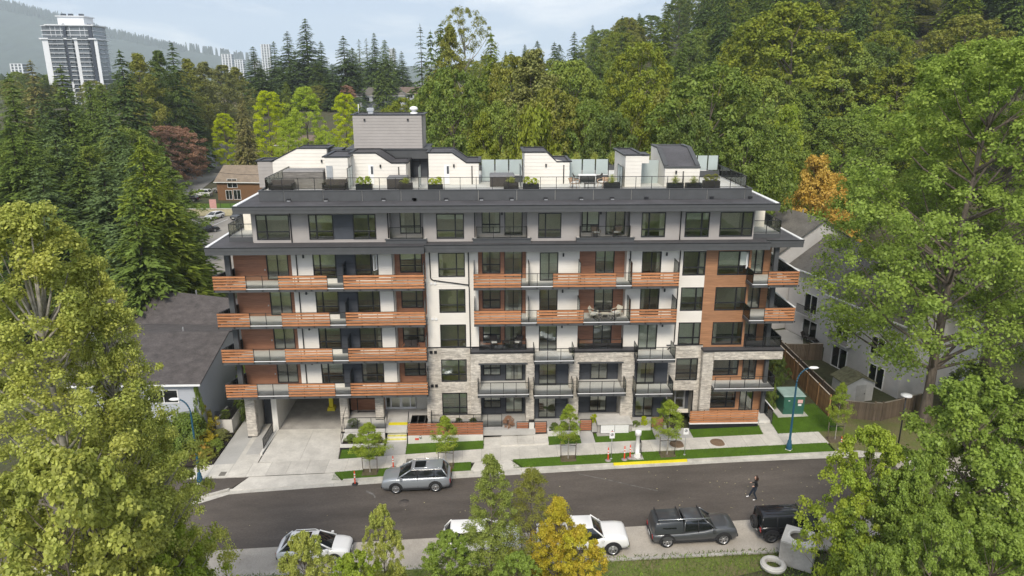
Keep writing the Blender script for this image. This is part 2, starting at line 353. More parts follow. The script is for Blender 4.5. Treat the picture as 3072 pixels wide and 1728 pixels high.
# ---- shell: floors, ends, back, rooms
for n in range(2, 7):
    MB().box(1.0, 45.1, 2.72, 17.6, FL(n) - .25, FL(n) - .001).build('floor_slab', INW, BLD)
    MB().box(1.05, 45.05, 2.75, 9, FL(n) + .001, FL(n) + .02).build('floor_finish', INF, BLD)
MB().box(9.6, 45.1, 2.72, 17.6, -.30, -.005).build('floor_slab', INW, BLD)
MB().box(16.6, 45.05, 2.9, 9, .0, .02).build('floor_finish', INF, BLD)
m = MB()
for n in range(1, 7):
    x0 = 16.6 if n == 1 else 1.3
    m.box(x0, 44.9, 4.7, 4.8, FL(n) + .02, FL(n + 1) - .26)
    for x in ((20.3, 24.9, 28.6, 32.7, 36.9, 39.6) if n == 1 else (5.9, 10.05, 13.9, 20.3, 24.9, 28.6, 32.7, 36.9, 39.6)): m.box(x, x + .12, 2.85, 4.7, FL(n) + .02, FL(n + 1) - .26)
m.build('interior_partition', INW, BLD)
wall('end_wall', GREY, 0, 1, 0, 1, 100, t=.1)  # placeholder replaced below
bpy.data.objects.remove(bpy.data.objects['end_wall'])
m = MB(); m.box(1.2, 1.4, 2.7, 17.6, -1.7, 15.0); m.box(44.8, 45.0, 3.2, 17.6, -1.2, 15.0); m.box(1.4, 44.8, 17.4, 17.6, -1.7, 15.0); m.build('side_wall', WHITE, BLD)
m = MB(); m.box(2.85, 3.05, 1.8, 16, 15.6, 18.25); m.box(42.75, 42.95, 1.8, 16, 15.6, 18.25); m.box(3.05, 42.75, 15.8, 16, 15.6, 18.25); m.build('top_storey_wall', GREY, BLD)

# ---- left block, storeys 2-5
bays = 16.44 / 13
for n in range(2, 6):
    z = FL(n); zt = FL(n + 1) - .22
    b = balcony(0, 16.44, 0, 2.5, n)
    for a, c in ((0, 2), (4, 7), (8, 13)): slats(b, a * bays + .01, c * bays - .01, z + .01)
    railing(b, [(.9, 2.45), (.03, .03), (16.41, .03)], z + .03, 1.1, bays)
    mb = MB()
    for k in range(14): mb.box(k * bays - .045 + (.05 if k == 0 else 0) - (.05 if k == 13 else 0), k * bays + .045, -.06, -.004, z - .13, z - .02)
    build_each(mb, 'bracket', BLACK, b)
    fin(8 * bays, z + .05, b); fin(16.36, z + .05, b)
    MB().box(.62, 1.02, 1.2, 1.6, z + .03, zt).build('grey_column', CHAR, BLD)
    X = lambda x: sx(x, W2)
    # recessed wood bay with sliding door
    d0, d1 = X(3.82), X(5.54)
    wall('wood_wall', WOODW, X(1.22), X(5.95), z, zt, W2, [(d0, d1, z + .12, z + 2.42)], .15)
    window(d0, d1, z + .12, z + 2.42, W2, 'D')
    # white bay
    wall('white_wall', WHITE, 5.76, 7.46, z, zt, W1, (), .18, .9)
    ops = [(7.46, 9.31, z + .45, z + 2.47), (10.82, 12.66, z + .45, z + 2.47)]
    window(*ops[0], W1, 'L', blind=.55 if n in (5, 2) else .0); window(*ops[1], W1, 'R', open_sash=(n == 5))
    wall('white_wall', WHITE, 7.46, 9.31, z, z + .45, W1, (), .15); wall('white_wall', WHITE, 10.82, 12.66, z, z + .45, W1, (), .15)
    MB().box(7.46, 12.66, W1, W1 + .2, z + 2.47, zt).build('window_head', SLATE, BLD)
    panel_wall(9.31, 10.82, z, z + 2.47, W1, (), 1, 3)
    wall('white_wall', WHITE, 12.66, 13.86, z, zt, W1, (), .18, .9)
    # recessed wood bay at the right
    a, c = X(14.4), X(16.18)
    wall('wood_wall', WOODW, 13.86, 16.44, z, zt, W2, [(a, c, z + .62, z + 2.42)], .15); window(a, c, z + .62, z + 2.42, W2, 'R')
    dspout([(6.19, W1 - .08, zt), (6.19, W1 - .08, z)]); lamp(6.75, W1, z + 2.15)
    dspout([(13.8, W1 - .07, zt), (13.8, W1 - .07, z)], .03)
    MB().box(3.3, 3.4, W2 - .05, W2, z + .9, z + 1.02).build('hose_bib', GALV, BLD)
# ---- white bay (storeys 3-5) over stone bay (1-2)
ops = [(17.46, 19.6, FL(n) + (.47 if n > 2 else .42), FL(n) + (2.48 if n > 2 else 2.44)) for n in range(1, 6)]
wall('white_wall', WHITE, 16.44, 20.66, 6.62, 15.05, W1, ops[2:], .2, 1.1)
for k, o in enumerate(ops): window(*o, W1, 'R', blind=(.96, 0, .05, .05, 0)[k])
MB().box(16.40, 20.2, W1 - .07, W1, 6.54, 6.62).build('flashing', CHARD, BLD)
def stones(x0, x1, z0, z1, y, ops=(), parent=None, seed=1, face='-y', yt=.05):
    """ledger stone: long thin stones of uneven depth, laid in courses"""
    rg = random.Random(seed); mb = MB(); z = z0
    while z < z1 - .01:
        h = rg.choice((.055, .075, .095, .075)); h = min(h, z1 - z); x = x0 - rg.random() * .3
        while x < x1:
            w_ = rg.uniform(.22, .62); a, b = max(x, x0), min(x + w_, x1); x += w_
            if b - a < .03: continue
            mz = z + h / 2; segs = [(a, b)]
            for o in ops:
                if o[2] < mz < o[3]:
                    ns = []
                    for p, q in segs:
                        if o[1] <= p or o[0] >= q: ns.append((p, q)); continue
                        if o[0] > p: ns.append((p, o[0]))
                        if o[1] < q: ns.append((o[1], q))
                    segs = ns
            dpt = rg.uniform(.012, .055)
            for p, q in segs:
                if q - p < .02: continue
                if face == '-y': mb.box(p + .002, q - .002, y - dpt, y + .02, z + .002, z + h - .002)
                else: mb.box(y - .02, y + dpt, p + .002, q - .002, z + .002, z + h - .002) if face == '+x' else mb.box(y - dpt, y + .02, p + .002, q - .002, z + .002, z + h - .002)
        z += h
    return mb
def stone_part(name, boxes, faces):
    """backing boxes plus veneer faces: one part"""
    mb = MB()
    for b in boxes: mb.box(*b)
    o = mb.build(name, STONE, BLD)
    big = MB()
    for k, (x0, x1, z0, z1, y, op, fc) in enumerate(faces):
        s = stones(x0, x1, z0, z1, y, op, seed=k * 7 + len(faces), face=fc); i = len(big.v); big.v += s.v; big.f += [tuple(i + q for q in f) for f in s.f]; big.mi += s.mi; big.sm += s.sm
    stuff(big.build('stone_veneer', STONE, o)); return o
so = ops[:2]
bx = [(a, b, W1, W1 + .3, c, d) for a, b, c, d in cells(16.2, 20.05, -.6, 6.54, so)]
stone_part('stone_bay', bx, [(16.2, 20.05, -.3, 6.54, W1, so, '-y'), (W1, 3.7, -.0, 2.8, 16.2, (), '-x')])
for z in (6.05, 3.0):
    for x in (16.55, 16.9): MB().box(x, x + .24, W1 - .1, W1, z, z + .24).build('vent', BLACK, BLD)
for z in (12.05, 9.0):
    for x in (16.75, 17.05, 20.35): MB().box(x, x + .22, W1 - .1, W1, z, z + .18).build('vent', MWHITE, BLD)
dspout([(16.5, W1 - .1, 15.0), (16.78, W1 - .1, 14.95), (16.82, W1 - .09, 12.6), (17.0, W1 - .09, 12.42), (19.85, W1 - .09, 12.0), (19.92, W1 - .09, 11.8), (19.95, W1 - .09, 6.5), (19.98, W1 - .16, -.2)])
dspout([(20.6, W1 - .1, 14.85), (19.9, W1 - .1, 14.75), (19.9, W1 - .09, 12.0)])
# ---- centre block, storeys 3-5
c0, cbay = 20.31, 16.36 / 13
for n in (3, 4, 5):
    z = FL(n); zt = FL(n + 1) - .22; X = lambda x: sx(x, W2)
    if n > 3:
        b = balcony(c0, 36.67, 0, 2.5, n)
        for a, c in (((0, 3), (5, 9), (10, 13)) if n == 5 else ((0, 3), (4, 7), (10, 13))): slats(b, c0 + a * cbay + .01, c0 + c * cbay - .01, z + .01)
        railing(b, [(c0 + .03, 1.5), (c0 + .03, .03), (36.64, .03), (36.64, 1.5)], z + .03, 1.1, cbay)
        mb = MB()
        for k in range(14): mb.box(c0 + k * cbay - .045 + (.05 if k == 0 else 0), c0 + k * cbay + .045 - (.05 if k == 13 else 0), -.06, -.004, z - .13, z - .02)
        build_each(mb, 'bracket', BLACK, b)
        for x in (20.36, 24.72, 28.8, 32.9, 36.6): fin(x, z + .05, b)
    a, c, d, e = X(20.99), X(22.47), X(22.78), X(24.24)
    wall('wood_wall', WOODW, 20.6, 24.6, z, zt, W2, [(a, c, z + .5, z + 2.45), (d, e, z + .1, z + 2.45)], .15)
    window(a, c, z + .5, z + 2.45, W2, 'C'); window(d, e, z + .1, z + 2.45, W2, 'D')
    wall('white_wall', WHITE, 24.57, 28.87, z, zt, W1, [(25.65, 27.15, z + .08, z + 2.45)], .2, .9); window(25.65, 27.15, z + .08, z + 2.45, W1, 'D', blind={5: .97, 4: 0, 3: 0}[n])
    a, c = X(30.14), X(31.7)
    wall('wood_wall', WOODW, 28.85, 32.8, z, zt, W2, [(a, c, z + .1, z + 2.45)], .15); window(a, c, z + .1, z + 2.45, W2, 'D', blind=.45 if n == 5 else 0)
    wall('white_wall', WHITE, 32.72, 37.1, z, zt, W1, [(33.97, 35.55, z + .08, z + 2.45)], .2, .9); window(33.97, 35.55, z + .08, z + 2.45, W1, 'D', blind=.97 if n == 3 else 0)
    lamp(27.55, W1, z + 2.1); lamp(35.95, W1, z + 2.1); lamp(29.7, W2, z + 2.4)
    # white pier, wood bay, corner recess
    wall('white_wall', WHITE, 37.1, 39.2, z, zt + .22, W1, [(37.33, 39.2, z + .42, z + 2.45)], .2, .9); window(37.33, 39.2, z + .42, z + 2.45, W1, 'R', blind=.97 if n == 3 else 0)
    wall('cedar_wall', WOODC, 39.2, 42.95, z, zt + .22, W1, [(40.2, 42.75, z + .42, z + 2.45)], .15, .9); window(40.2, 42.75, z + .42, z + 2.45, W1, 'R', blind=.62 if n == 5 else 0, open_sash=(n == 5))
    a, c = X(43.02), X(44.05); yr = 3.0
    wall('cedar_wall', WOODC, 42.9, 45.1, z, zt, yr, [(43.2, 44.5, z + .1, z + 2.4)], .15); window(43.2, 44.5, z + .1, z + 2.4, yr, 'D', blind=.97 if n == 5 else 0)
    MB().box(44.85, 45.2, 1.6, 1.95, z + .03, zt).build('grey_column', CHAR, BLD)
    if n > 3:
        b = balcony(42.62, 46.30, 0, 6.5, n)
        q = 3.68 / 3
        slats(b, 42.62 + q, 46.30, z + .01); slats(b, 0, 6.4, z + .01, 46.31, ax='y')
        railing(b, [(42.65, 1.5), (42.65, .03), (46.27, .03), (46.27, 6.4)], z + .03, 1.1, q)
        MB().box(46.2, 46.36, .0, 6.4, z + 1.13, z + 1.17).build('cap_rail', MWHITE, b)
        mb = MB()
        for k in range(4): mb.box(42.7 + k * q - .04, 42.7 + k * q + .04, -.06, -.004, z - .13, z - .02)
        build_each(mb, 'bracket', BLACK, b)
dspout([(36.9, W1 - .1, 15.0), (37.05, W1 - .1, 14.7), (37.02, W1 - .09, 6.9), (36.9, W1 - .09, 6.45), (36.5, W1 - .1, 6.2)])
dspout([(32.5, W1 + .5, 15.0), (33.0, W1 - .1, 14.75), (33.0, W1 - .1, 12.3)])
# ---- centre lower storeys: stone frames with set-in balconies
def stone_frame(x0, x1, xl, xr, yf=.8):
    stone_part('stone_frame', [(x0, xl, yf, 2.6, -.8, 6.3), (xr, x1, yf, 2.6, -.8, 6.3), (xl, xr, yf, 2.6, 5.42, 6.3)],
               [(x0, xl, -.6, 6.3, yf, (), '-y'), (xr, x1, -.6, 6.3, yf, (), '-y'), (xl, xr, 5.45, 6.3, yf, (), '-y'), (yf, 2.5, -.2, 5.4, xl, (), '+x'), (yf, 1.6, -.2, 6.3, x0, (), '-x'), (yf, 1.6, -.2, 6.3, x1, (), '+x')])
    MB().box(x0 - .06, x1 + .06, yf - .08, 2.5, 6.3, 6.42).build('parapet_cap', CHARD, BLD)
    MB().box(x0, x1, yf + .02, 2.5, 6.42, 6.45).build('parapet_deck', ROOFM, BLD)
    MB().box(xl - .12, xr + .12, yf - .06, 2.4, 5.30, 5.44).build('header_beam', CHAR, BLD)
def dark_recess(x0, x1, n, door, win=None, y=W2):
    z = FL(n); zt = FL(n + 1) - .2 if n == 1 else 5.32
    o = [(door[0], door[1], z + .08, z + 2.35)] + ([(win[0], win[1], z + .55, z + 2.35)] if win else [])
    panel_wall(x0, x1, z - .02, zt, y, o, 3, 3)
    return o
for (x0, x1, xl, xr) in ((19.98, 25.22, 20.72, 24.56), (28.2, 33.6, 28.96, 32.58)):
    stone_frame(x0, x1, xl, xr)
    railing(BLD, [(xl - .0, 1.55), (xl, 1.15), (xr, 1.15), (xr, 1.55)], 6.45, .85, 1.05, base=.05)
    b = balcony(xl - .2, xr + .2, -.35, 2.5, 2)
    railing(b, [(xl - .17, .75), (xl - .17, -.32), (xr + .17, -.32), (xr + .17, .75)], FL(2) + .03, 1.1, 1.12)
    mb = MB(); 
    for k in range(5): x = xl - .15 + (xr - xl + .3) * k / 4; mb.box(x - .04, x + .04, -.41, -.354, FL(2) - .13, FL(2) - .02)
    build_each(mb, 'bracket', BLACK, b)
X = lambda x: sx(x, W2)
for n in (1, 2):
    o = dark_recess(20.6, 24.7, n, (X(22.85), X(24.3)), (X(21.0), X(22.45))); window(*o[0], W2, 'D', blind=.9 if n == 1 else 0); window(*o[1], W2, 'C', open_sash=False)
    o = dark_recess(28.85, 32.7, n, (X(30.05), X(31.5))); window(*o[0], W2, 'D')
    for x0, x1, d in ((25.1, 28.3, (25.65, 27.15)), (33.5, 36.6, (33.95, 35.5))):
        z = FL(n); o = [(d[0], d[1], z + .08, z + 2.4)]; panel_wall(x0, x1, z - .02, FL(n + 1) - .2, 1.4, o, 3, 2); window(*o[0], 1.4, 'D', blind=.6 if (n == 1 and x0 > 30) else 0)
    for n2 in ((n + 1,)):
        for x0, x1 in ((25.12, 28.38), (33.5, 36.62)):
            b = balcony(x0, x1, -.65, 1.4, n2); railing(b, [(x0 + .03, .9), (x0 + .03, -.62), (x1 - .03, -.62), (x1 - .03, .9)], FL(n2) + .03, 1.1, 1.05)
            mb = MB()
            for k in range(4): x = x0 + .05 + (x1 - x0 - .1) * k / 3; mb.box(x - .04, x + .04, -.71, -.654, FL(n2) - .13, FL(n2) - .02)
            build_each(mb, 'bracket', BLACK, b)
# ---- right stone bay, entry and corner
so = [(37.33, 39.2, FL(2) + .25, FL(2) + 2.28), (36.75, 39.0, -.6, 2.42)]
stone_part('stone_bay', [(a, b, W1, W1 + .3, c, d) for a, b, c, d in cells(36.45, 39.5, -.4, 6.5, so)] + [(39.0, 39.3, W1, 3.1, -.2, 2.45)],
           [(36.45, 39.5, -.3, 6.5, W1, so, '-y')])
window(*so[0], W1, 'R')
MB().box(36.4, 39.5, W1 - .07, W1, 6.5, 6.58).build('flashing', CHARD, BLD)
MB().box(36.5, 36.74, W1 - .12, W1 - .002, 5.7, 5.94).build('vent', CHAR, BLD)
mb = MB(); yq = 2.9
mb.box(36.75, 36.87, yq, yq + .12, 0, 2.4); mb.box(37.75, 37.87, yq, yq + .12, 0, 2.4); mb.box(38.55, 38.7, yq, yq + .12, 0, 2.4); mb.box(36.87, 38.55, yq, yq + .1, 2.3, 2.4); mb.box(37.87, 38.55, yq, yq + .1, 0, .16); mb.box(37.87, 38.55, yq + .01, yq + .1, 1.0, 1.08)
e = mb.build('entry_door', GALV, BLD); MB().box(36.87, 37.75, yq + .04, yq + .055, 0, 2.3).build('pane', PANE, e); MB().box(37.87, 38.55, yq + .04, yq + .055, .16, 1.0).build('pane', PANE, e); MB().box(37.87, 38.55, yq + .04, yq + .055, 1.08, 2.3).build('pane', PANE, e)
MB().box(38.7, 39.3, yq, yq + .2, 0, 2.45).build('entry_wall', SLATE, BLD)
stone_part('stone_corner', [(39.45, 40.3, 1.0, 1.7, -.4, 6.2), (40.3, 46.1, .9, 1.5, 5.42, 6.2), (45.6, 46.1, 1.5, 6.6, 5.42, 6.2)],
           [(39.45, 40.3, -.3, 6.2, 1.0, (), '-y'), (40.3, 46.1, 5.44, 6.2, .9, (), '-y'), (1.0, 1.7, -.3, 6.2, 40.3, (), '+x'), (1.0, 1.6, -.3, 6.2, 39.45, (), '-x'), (.9, 6.6, 5.44, 6.2, 46.1, (), '+x')])
MB().box(39.35, 46.2, .8, 6.7, 6.2, 6.30).build('parapet_cap', CHARD, BLD); MB().box(39.4, 46.1, .86, 6.6, 6.30, 6.33).build('parapet_deck', ROOFM, BLD)
railing(BLD, [(43.05, 1.35), (46.0, 1.35), (46.0, 6.5)], 6.33, .95, 1.2)
for n in (1, 2):
    z = FL(n); yr = 2.0
    wall('cedar_wall', WOODC, 40.2, 45.1, z - .02, 5.42 if n == 2 else 2.83, yr, [(40.35, 42.85, z + .5, z + 2.35), (43.2, 44.4, z + .1, z + 2.35)], .15, .9)
    window(40.35, 42.85, z + .5, z + 2.35, yr, 'R'); window(43.2, 44.4, z + .1, z + 2.35, yr, 'D')
    MB().box(44.9, 45.2, 1.3, 1.6, z, 5.42 if n == 2 else 2.83).build('grey_column', CHAR, BLD)
b = balcony(40.32, 45.4, .2, 2.0, 2); railing(b, [(40.35, .23), (45.37, .23), (45.37, 1.9)], FL(2) + .03, 1.1, 1.26)
# ---- ground storey at the left: garage, columns, lobby
ZG = -1.25
def col3(x0, x1, y0, y1, z0, z1):
    stone_part('stone_column', [(x0, x1, y0, y1, z0, z1)], [(x0, x1, z0 + .1, z1, y0, (), '-y'), (y0, y1, z0 + .1, z1, x1, (), '+x')]); MB().box(x0 - .03, x1 + .03, y0 - .05, y1 + .02, z0 - .05, z0 + .1).build('column_base', CHARD, BLD)
col3(.78, 1.55, 1.7, 2.35, -1.5, 2.83); col3(8.75, 9.4, 1.7, 2.3, -1.2, 2.83); col3(11.75, 12.4, 1.7, 2.3, -.02, 2.83)
MB().box(.3, 16.3, .9, 2.6, 2.6, 2.83).build('soffit_beam', CHAR, BLD)
m = MB(); m.box(2.75, 3.2, 2.4, 11, -1.6, 2.8); m.box(8.6, 8.9, 2.6, 11, -1.6, 2.8); m.box(3.2, 8.6, 10.8, 11, -1.6, 2.8); m.build('garage_wall', CONCW, BLD)
m = MB(); m.box(1.55, 2.75, 4.2, 4.4, -1.6, 2.8); m.box(1.9, 2.7, 4.13, 4.19, -1.4, .8); m.build('service_wall', SLATE, BLD)
MB().box(3.2, 8.6, 2.4, 10.8, -1.5, ZG + .02).build('garage_floor', CONCD, BLD)
yc = onZ(600 + 1450 * .27195, 1140 + 335 * .27195, ZG); xc_, yc_ = float(yc[0]), float(yc[1]); mb = MB(); mb.box(xc_ - .17, xc_ + .17, yc_, yc_ + .35, ZG, 2.7); mb.hexa([(xc_ - .36, yc_ - .2, ZG), (xc_ + .36, yc_ - .2, ZG), (xc_ + .36, yc_ + .55, ZG), (xc_ - .36, yc_ + .55, ZG)], [(xc_ - .3, yc_ - .14, ZG + .35), (xc_ + .3, yc_ - .14, ZG + .35), (xc_ + .3, yc_ + .5, ZG + .35), (xc_ - .3, yc_ + .5, ZG + .35)])
mb.build('yellow_column', YEL, BLD)
MB().box(9.3, 12.3, 3.6, 3.8, 0, 2.8).build('accent_wall', WOODW, BLD)
sg = MB().box(10.1, 11.6, 3.2, 3.3, 1.95, 2.55).build('name_sign', CHARD, BLD)
tm = text_mesh('SITKA', .46, .012); o = link('lettering', tm, MWHITE, sg); o.rotation_euler = (R(90), 0, 0); o.location = (10.9, 3.19, 2.05)
be = MB(); be.box(9.95, 10.02, 3.0, 3.1, 0, 1.35); be.box(11.75, 11.82, 3.0, 3.1, 0, 1.35); be.box(9.95, 11.82, 3.02, 3.08, 1.3, 1.36); be.box(9.95, 11.82, 3.02, 3.08, .1, .16); be.build('sign_frame', BLACK, BLD)
m = MB(); m.box(12.3, 16.3, 3.7, 3.9, 2.35, 2.8); m.box(15.0, 16.3, 3.7, 3.9, 0, 2.35); m.build('lobby_wall', CONCW, BLD)
mb = MB()
for x in (12.35, 12.8, 13.62, 13.74, 14.5, 15.0): mb.box(x - .05, x + .05, 3.7, 3.82, 0, 2.35)
for a, b in ((12.4, 12.75), (12.85, 13.57), (13.79, 14.45), (14.55, 14.95)): mb.box(a, b, 3.71, 3.8, 2.25, 2.35); mb.box(a, b, 3.71, 3.8, 0, .18); 
mb.box(12.4, 12.75, 3.71, 3.8, 1.55, 1.62); mb.box(14.55, 14.95, 3.71, 3.8, 1.55, 1.62)
e = mb.build('lobby_door', MWHITE, BLD)
for a, b in ((12.4, 12.75), (12.85, 13.57), (13.79, 14.45), (14.55, 14.95)): MB().box(a, b, 3.75, 3.76, .18, 2.25).build('pane', PANE, e)
MB().box(9.4, 16.2, -.1, 3.7, -.35, 0.0).build('lobby_terrace', CONC, BLD)
m = MB(); m.box(12.3, 16.3, 6.3, 6.4, 0, 2.8); m.build('lobby_back_wall', INW, BLD)
# ---- eaves over storey 5 and the main roof
def eave(name, x0, x1, y0, y1, z0, z1):
    e = MB().box(x0, x1, y0, y1, z0, z1 - .06).build(name, CHAR, BLD)
    m = MB(); m.box(x0 - .02, x1 + .02, y0 - .02, y0 + .06, z1 - .3, z1 - .09); m.box(x0 - .04, x1 + .04, y0 - .045, y0 + .12, z1 - .06, z1); m.build('fascia_cap', CHARD if False else CHAR, e)
    MB().box(x0 - .03, x1 + .03, y0 - .055, y0 - .047, z1 - .05, z1 + .004).build('drip_flashing', CHARD, e)
    MB().box(x0 + .12, x1 - .12, y0 + .12, y1 - .1, z1 - .06, z1 - .035).build('roof_membrane', ROOFM, e)
    return e
e1 = eave('lower_eave', -.3, 16.5, -.12, 17.7, 15.02, 15.64); e2 = eave('lower_eave', 16.5, 43.9, .3, 17.7, 15.02, 15.64); e3 = eave('lower_eave', 43.9, 46.9, 1.1, 17.7, 15.02, 15.64)
for e, x0, x1, y0 in ((e1, -.3, -.05, 0), (e3, 46.65, 46.9, 1.2)):
    for k in range(6): MB().box(x0, x1, y0 + k * 2.8 + .02, y0 + k * 2.8 + 2.78, 15.60, 15.67).build('coping', MWHITE, e)
er = eave('main_eave', 2.1, 44.2, 0, 17.2, 18.23, 18.8)
for x0, x1 in ((2.1, 2.38), (43.9, 44.2)):
    for k in range(6): MB().box(x0, x1, .2 + k * 2.8 + .02, .2 + k * 2.8 + 2.76, 18.76, 18.83).build('coping', MWHITE, er)
# ---- storey 6
z = FL(6)
def rec(x0, x1): return (x0, x1, 15.75, 18.24)
o6 = [(3.26, 5.87), (7.36, 9.3), (10.83, 12.64), (17.4, 19.59), (25.49, 27.34), (33.77, 35.71), (37.28, 39.26), (40.1, 42.79)]
st = ['L', 'L', 'R', 'R', 'L', 'L', 'R', 'R']; bl = [.2, .33, .14, .0, 0, 0, 0, 0]
ops = [(a, b, 15.83, 17.86) for a, b in o6]; recs = [(13.72, 16.36), (20.56, 24.6), (28.8, 32.84)]
wall('grey_wall', GREY, 2.96, 42.9, 15.58, 18.24, W1, ops + [(9.3, 10.83, 15.83, 17.86)] + [rec(a, b) for a, b in recs], .17, .25)
for o, s, b in zip(ops, st, bl): window(*o, W1, s, blind=b)
panel_wall(9.3, 10.83, 15.83, 17.86, W1, (), 1, 2)
for (a, b), its in zip(recs, ([('R', 14.55, 16.2)], [('C', 21.0, 22.47), ('D', 22.8, 24.24)], [('L', 28.95, 30.35), ('D', 30.86, 32.42)])):
    yr = 2.6; oo = [(sx(p, yr), sx(q, yr), 15.85 if s == 'D' else 16.05, 17.95) for s, p, q in its]
    wall('recess_wall', GREY, a - .1, b + .1, 15.6, 18.24, yr, oo, .17); m = MB(); m.box(a - .12, a, W1 + .1, yr, 15.6, 18.24); m.box(b, b + .12, W1 + .1, yr, 15.6, 18.24); m.build('recess_return', GREY, BLD)
    for o, (s, p, q) in zip(oo, its): window(*o, yr, s, blind=.95 if (s == 'L') else 0)
    MB().box(a, b, W1, yr, 15.60, 15.77).build('recess_floor', DECK, BLD)
    bb = balcony(a - .28, b + .28, .95, W1 - .03, 6, .62, .3); MB().box(a - .34, b + .34, .88, 1.02, 15.9, 15.98).build('curb_cap', CHAR, bb)
    railing(bb, [(a + .03, W1 - .1), (a + .03, 1.25), (b - .03, 1.25), (b - .03, W1 - .1)], 15.9, .95, 1.3)
for x in (5.98, 20.45, 36.91): dspout([(x, W1 - .08, 18.2), (x, W1 - .08, 15.6)])
dspout([(13.6, W1 - .08, 18.2), (13.6, W1 - .08, 15.9)]); lamp(22.63, 2.6, 17.55); lamp(30.62, 2.6, 17.55)
for x0, x1, xr in ((.9, 2.95, .9), (42.95, 45.3, 45.3)):
    MB().box(x0, x1, 2.0, 15, 15.6, 15.98).build('terrace_curb', CHAR, BLD); MB().box(x0 + .06, x1 - .02, 2.1, 14.9, 15.98, 16.0).build('deck', DECK, BLD)
    railing(BLD, ([(2.93, 2.06), (.95, 2.06), (.95, 14.8)] if xr < 5 else [(42.98, 2.06), (45.25, 2.06), (45.25, 14.8)]), 16.0, 1.05, 1.2)
# ---- roof deck: parapet panels, scuppers, rail
RD = 19.5
par = MB().box(3.52, 42.68, 2.34, 16.5, 18.76, RD).build('roof_deck', DECK, BLD)
xsn = [3.5, 5.45] + [5.45 + 3.06 * k for k in range(1, 13)] + [42.7]
for a, b in zip(xsn[:-1], xsn[1:]):
    if b - a > .1: MB().box(a + .015, b - .015, 2.28, 2.338, 18.78, 19.58).build('parapet_panel', CHAR, par)
for k in range(5): MB().box(42.684, 42.73, 2.35 + k * 2.8, 2.35 + k * 2.8 + 2.77, 18.78, 19.58).build('parapet_panel', CHAR, par); MB().box(3.47, 3.516, 2.35 + k * 2.8, 2.35 + k * 2.8 + 2.77, 18.78, 19.58).build('parapet_panel', CHAR, par)
mb = MB(); mb.box(3.44, 42.76, 2.24, 2.5, 19.585, 19.64); mb.box(3.44, 3.6, 2.5, 16.4, 19.585, 19.64); mb.box(42.6, 42.76, 2.5, 16.4, 19.585, 19.64); mb.build('parapet_coping', CHAR, par)
for k, u in enumerate((980, 1390, 2025, 2365, 2910, 3260, 3645, 3980, 4355, 4745, 5085)):
    xx = float(onY(600 + u * 700 / 2574, 600, 2.3)[0]) if u < 2500 else float(onY(1200 + (u - 2750) * 700 / 2574, 600, 2.3)[0])
    MB().box(xx - .17, xx + .17, 2.20, 2.279, 18.84, 19.0).build('scupper', BLACK, par); MB().box(xx - .1, xx + .16, 2.05, 2.2, 18.80, 18.86).build('scupper_lip', GALV, par)
for uu in (510, 1230, 1655):
    xx = float(onY(1800 + uu * 700 / 2574, 590, 2.3)[0]); MB().box(xx - .17, xx + .17, 2.20, 2.279, 18.84, 19.0).build('scupper', BLACK, par)
railing(par, [(4.0, 10.2), (4.0, 2.62), (42.3, 2.62), (42.3, 10.2)], 19.64, .95, 1.28)
# ---- roof stair houses
def house(name, poly, y0, y1, mat=WHITE, course=.3, cap=.10):
    """stair house: front outline pushed back, clad in lap boards, dark coping along the roof edge"""
    g = MB().prism(poly, y0, y1).build(name, mat, par)
    zb = poly[0][1]; zt = max(p[1] for p in poly); n = max(1, int((zt - zb) / course))
    def xr(zv):                                        # outline's x span at a height
        xs = []
        for (ax, az), (bx_, bz) in zip(poly, poly[1:] + poly[:1]):
            if (az - zv) * (bz - zv) < 0: xs.append(ax + (bx_ - ax) * (zv - az) / (bz - az))
        xs.sort(); return list(zip(xs[::2], xs[1::2]))
    for k in range(n + 1):
        za, zb2 = zb + k * course + .004, min(zb + (k + 1) * course - .006, zt)
        if zb2 - za < .05: continue
        lo, hi = xr(za + .002), xr(zb2 - .002)
        if len(lo) != len(hi): continue
        for (a, b), (c, d) in zip(lo, hi):
            MB().hexa([(a, y0 - .03, za), (b, y0 - .03, za), (b, y0 - .002, za), (a, y0 - .002, za)], [(c, y0 - .012, zb2), (d, y0 - .012, zb2), (d, y0 - .002, zb2), (c, y0 - .002, zb2)]).build('siding_board', mat, g)
    m = MB(); top = [p for p in poly if p[1] > zb + .05]
    for (ax, az), (bx_, bz) in zip(top[:-1], top[1:]):
        if abs(ax - bx_) < .02: continue
        for ya, yb in ((y0 - .06, y0 + .2), (y1 - .2, y1 + .06)): m.hexa([(ax, ya, az), (bx_, ya, bz), (bx_, yb, bz), (ax, yb, az)], [(ax, ya, az + cap), (bx_, ya, bz + cap), (bx_, yb, bz + cap), (ax, yb, az + cap)])
    for (ax, az) in (top[0], top[-1]): m.box(ax - .06 if ax == top[0][0] else ax - .2, ax + .2 if ax == top[0][0] else ax + .06, y0 - .06, y1 + .06, az, az + cap + .003)
    m.build('coping', [CHARD], g)
    m = MB()
    for (ax, az), (bx_, bz) in zip(top[:-1], top[1:]):
        if abs(ax - bx_) > .02: s = -1 if bx_ < ax else 1; a2, b2 = (ax, bx_) if ax < bx_ else (bx_, ax); m.quad((ax, y0 + .2, az + .012), (bx_, y0 + .2, bz + .012), (bx_, y1 - .2, bz + .012), (ax, y1 - .2, az + .012))
    m.build('roof_membrane', ROOFM, g); return g
zb = RD
gA = house('stair_house', [(8.35, zb), (10.2, zb), (10.2, 21.95), (8.35, 21.95)], 4.5, 9.0)
gB = house('stair_house', [(10.2, zb), (14.7, zb), (14.7, 21.27), (13.5, 21.27), (12.25, 22.1), (10.2, 22.1)], 6.0, 9.4)
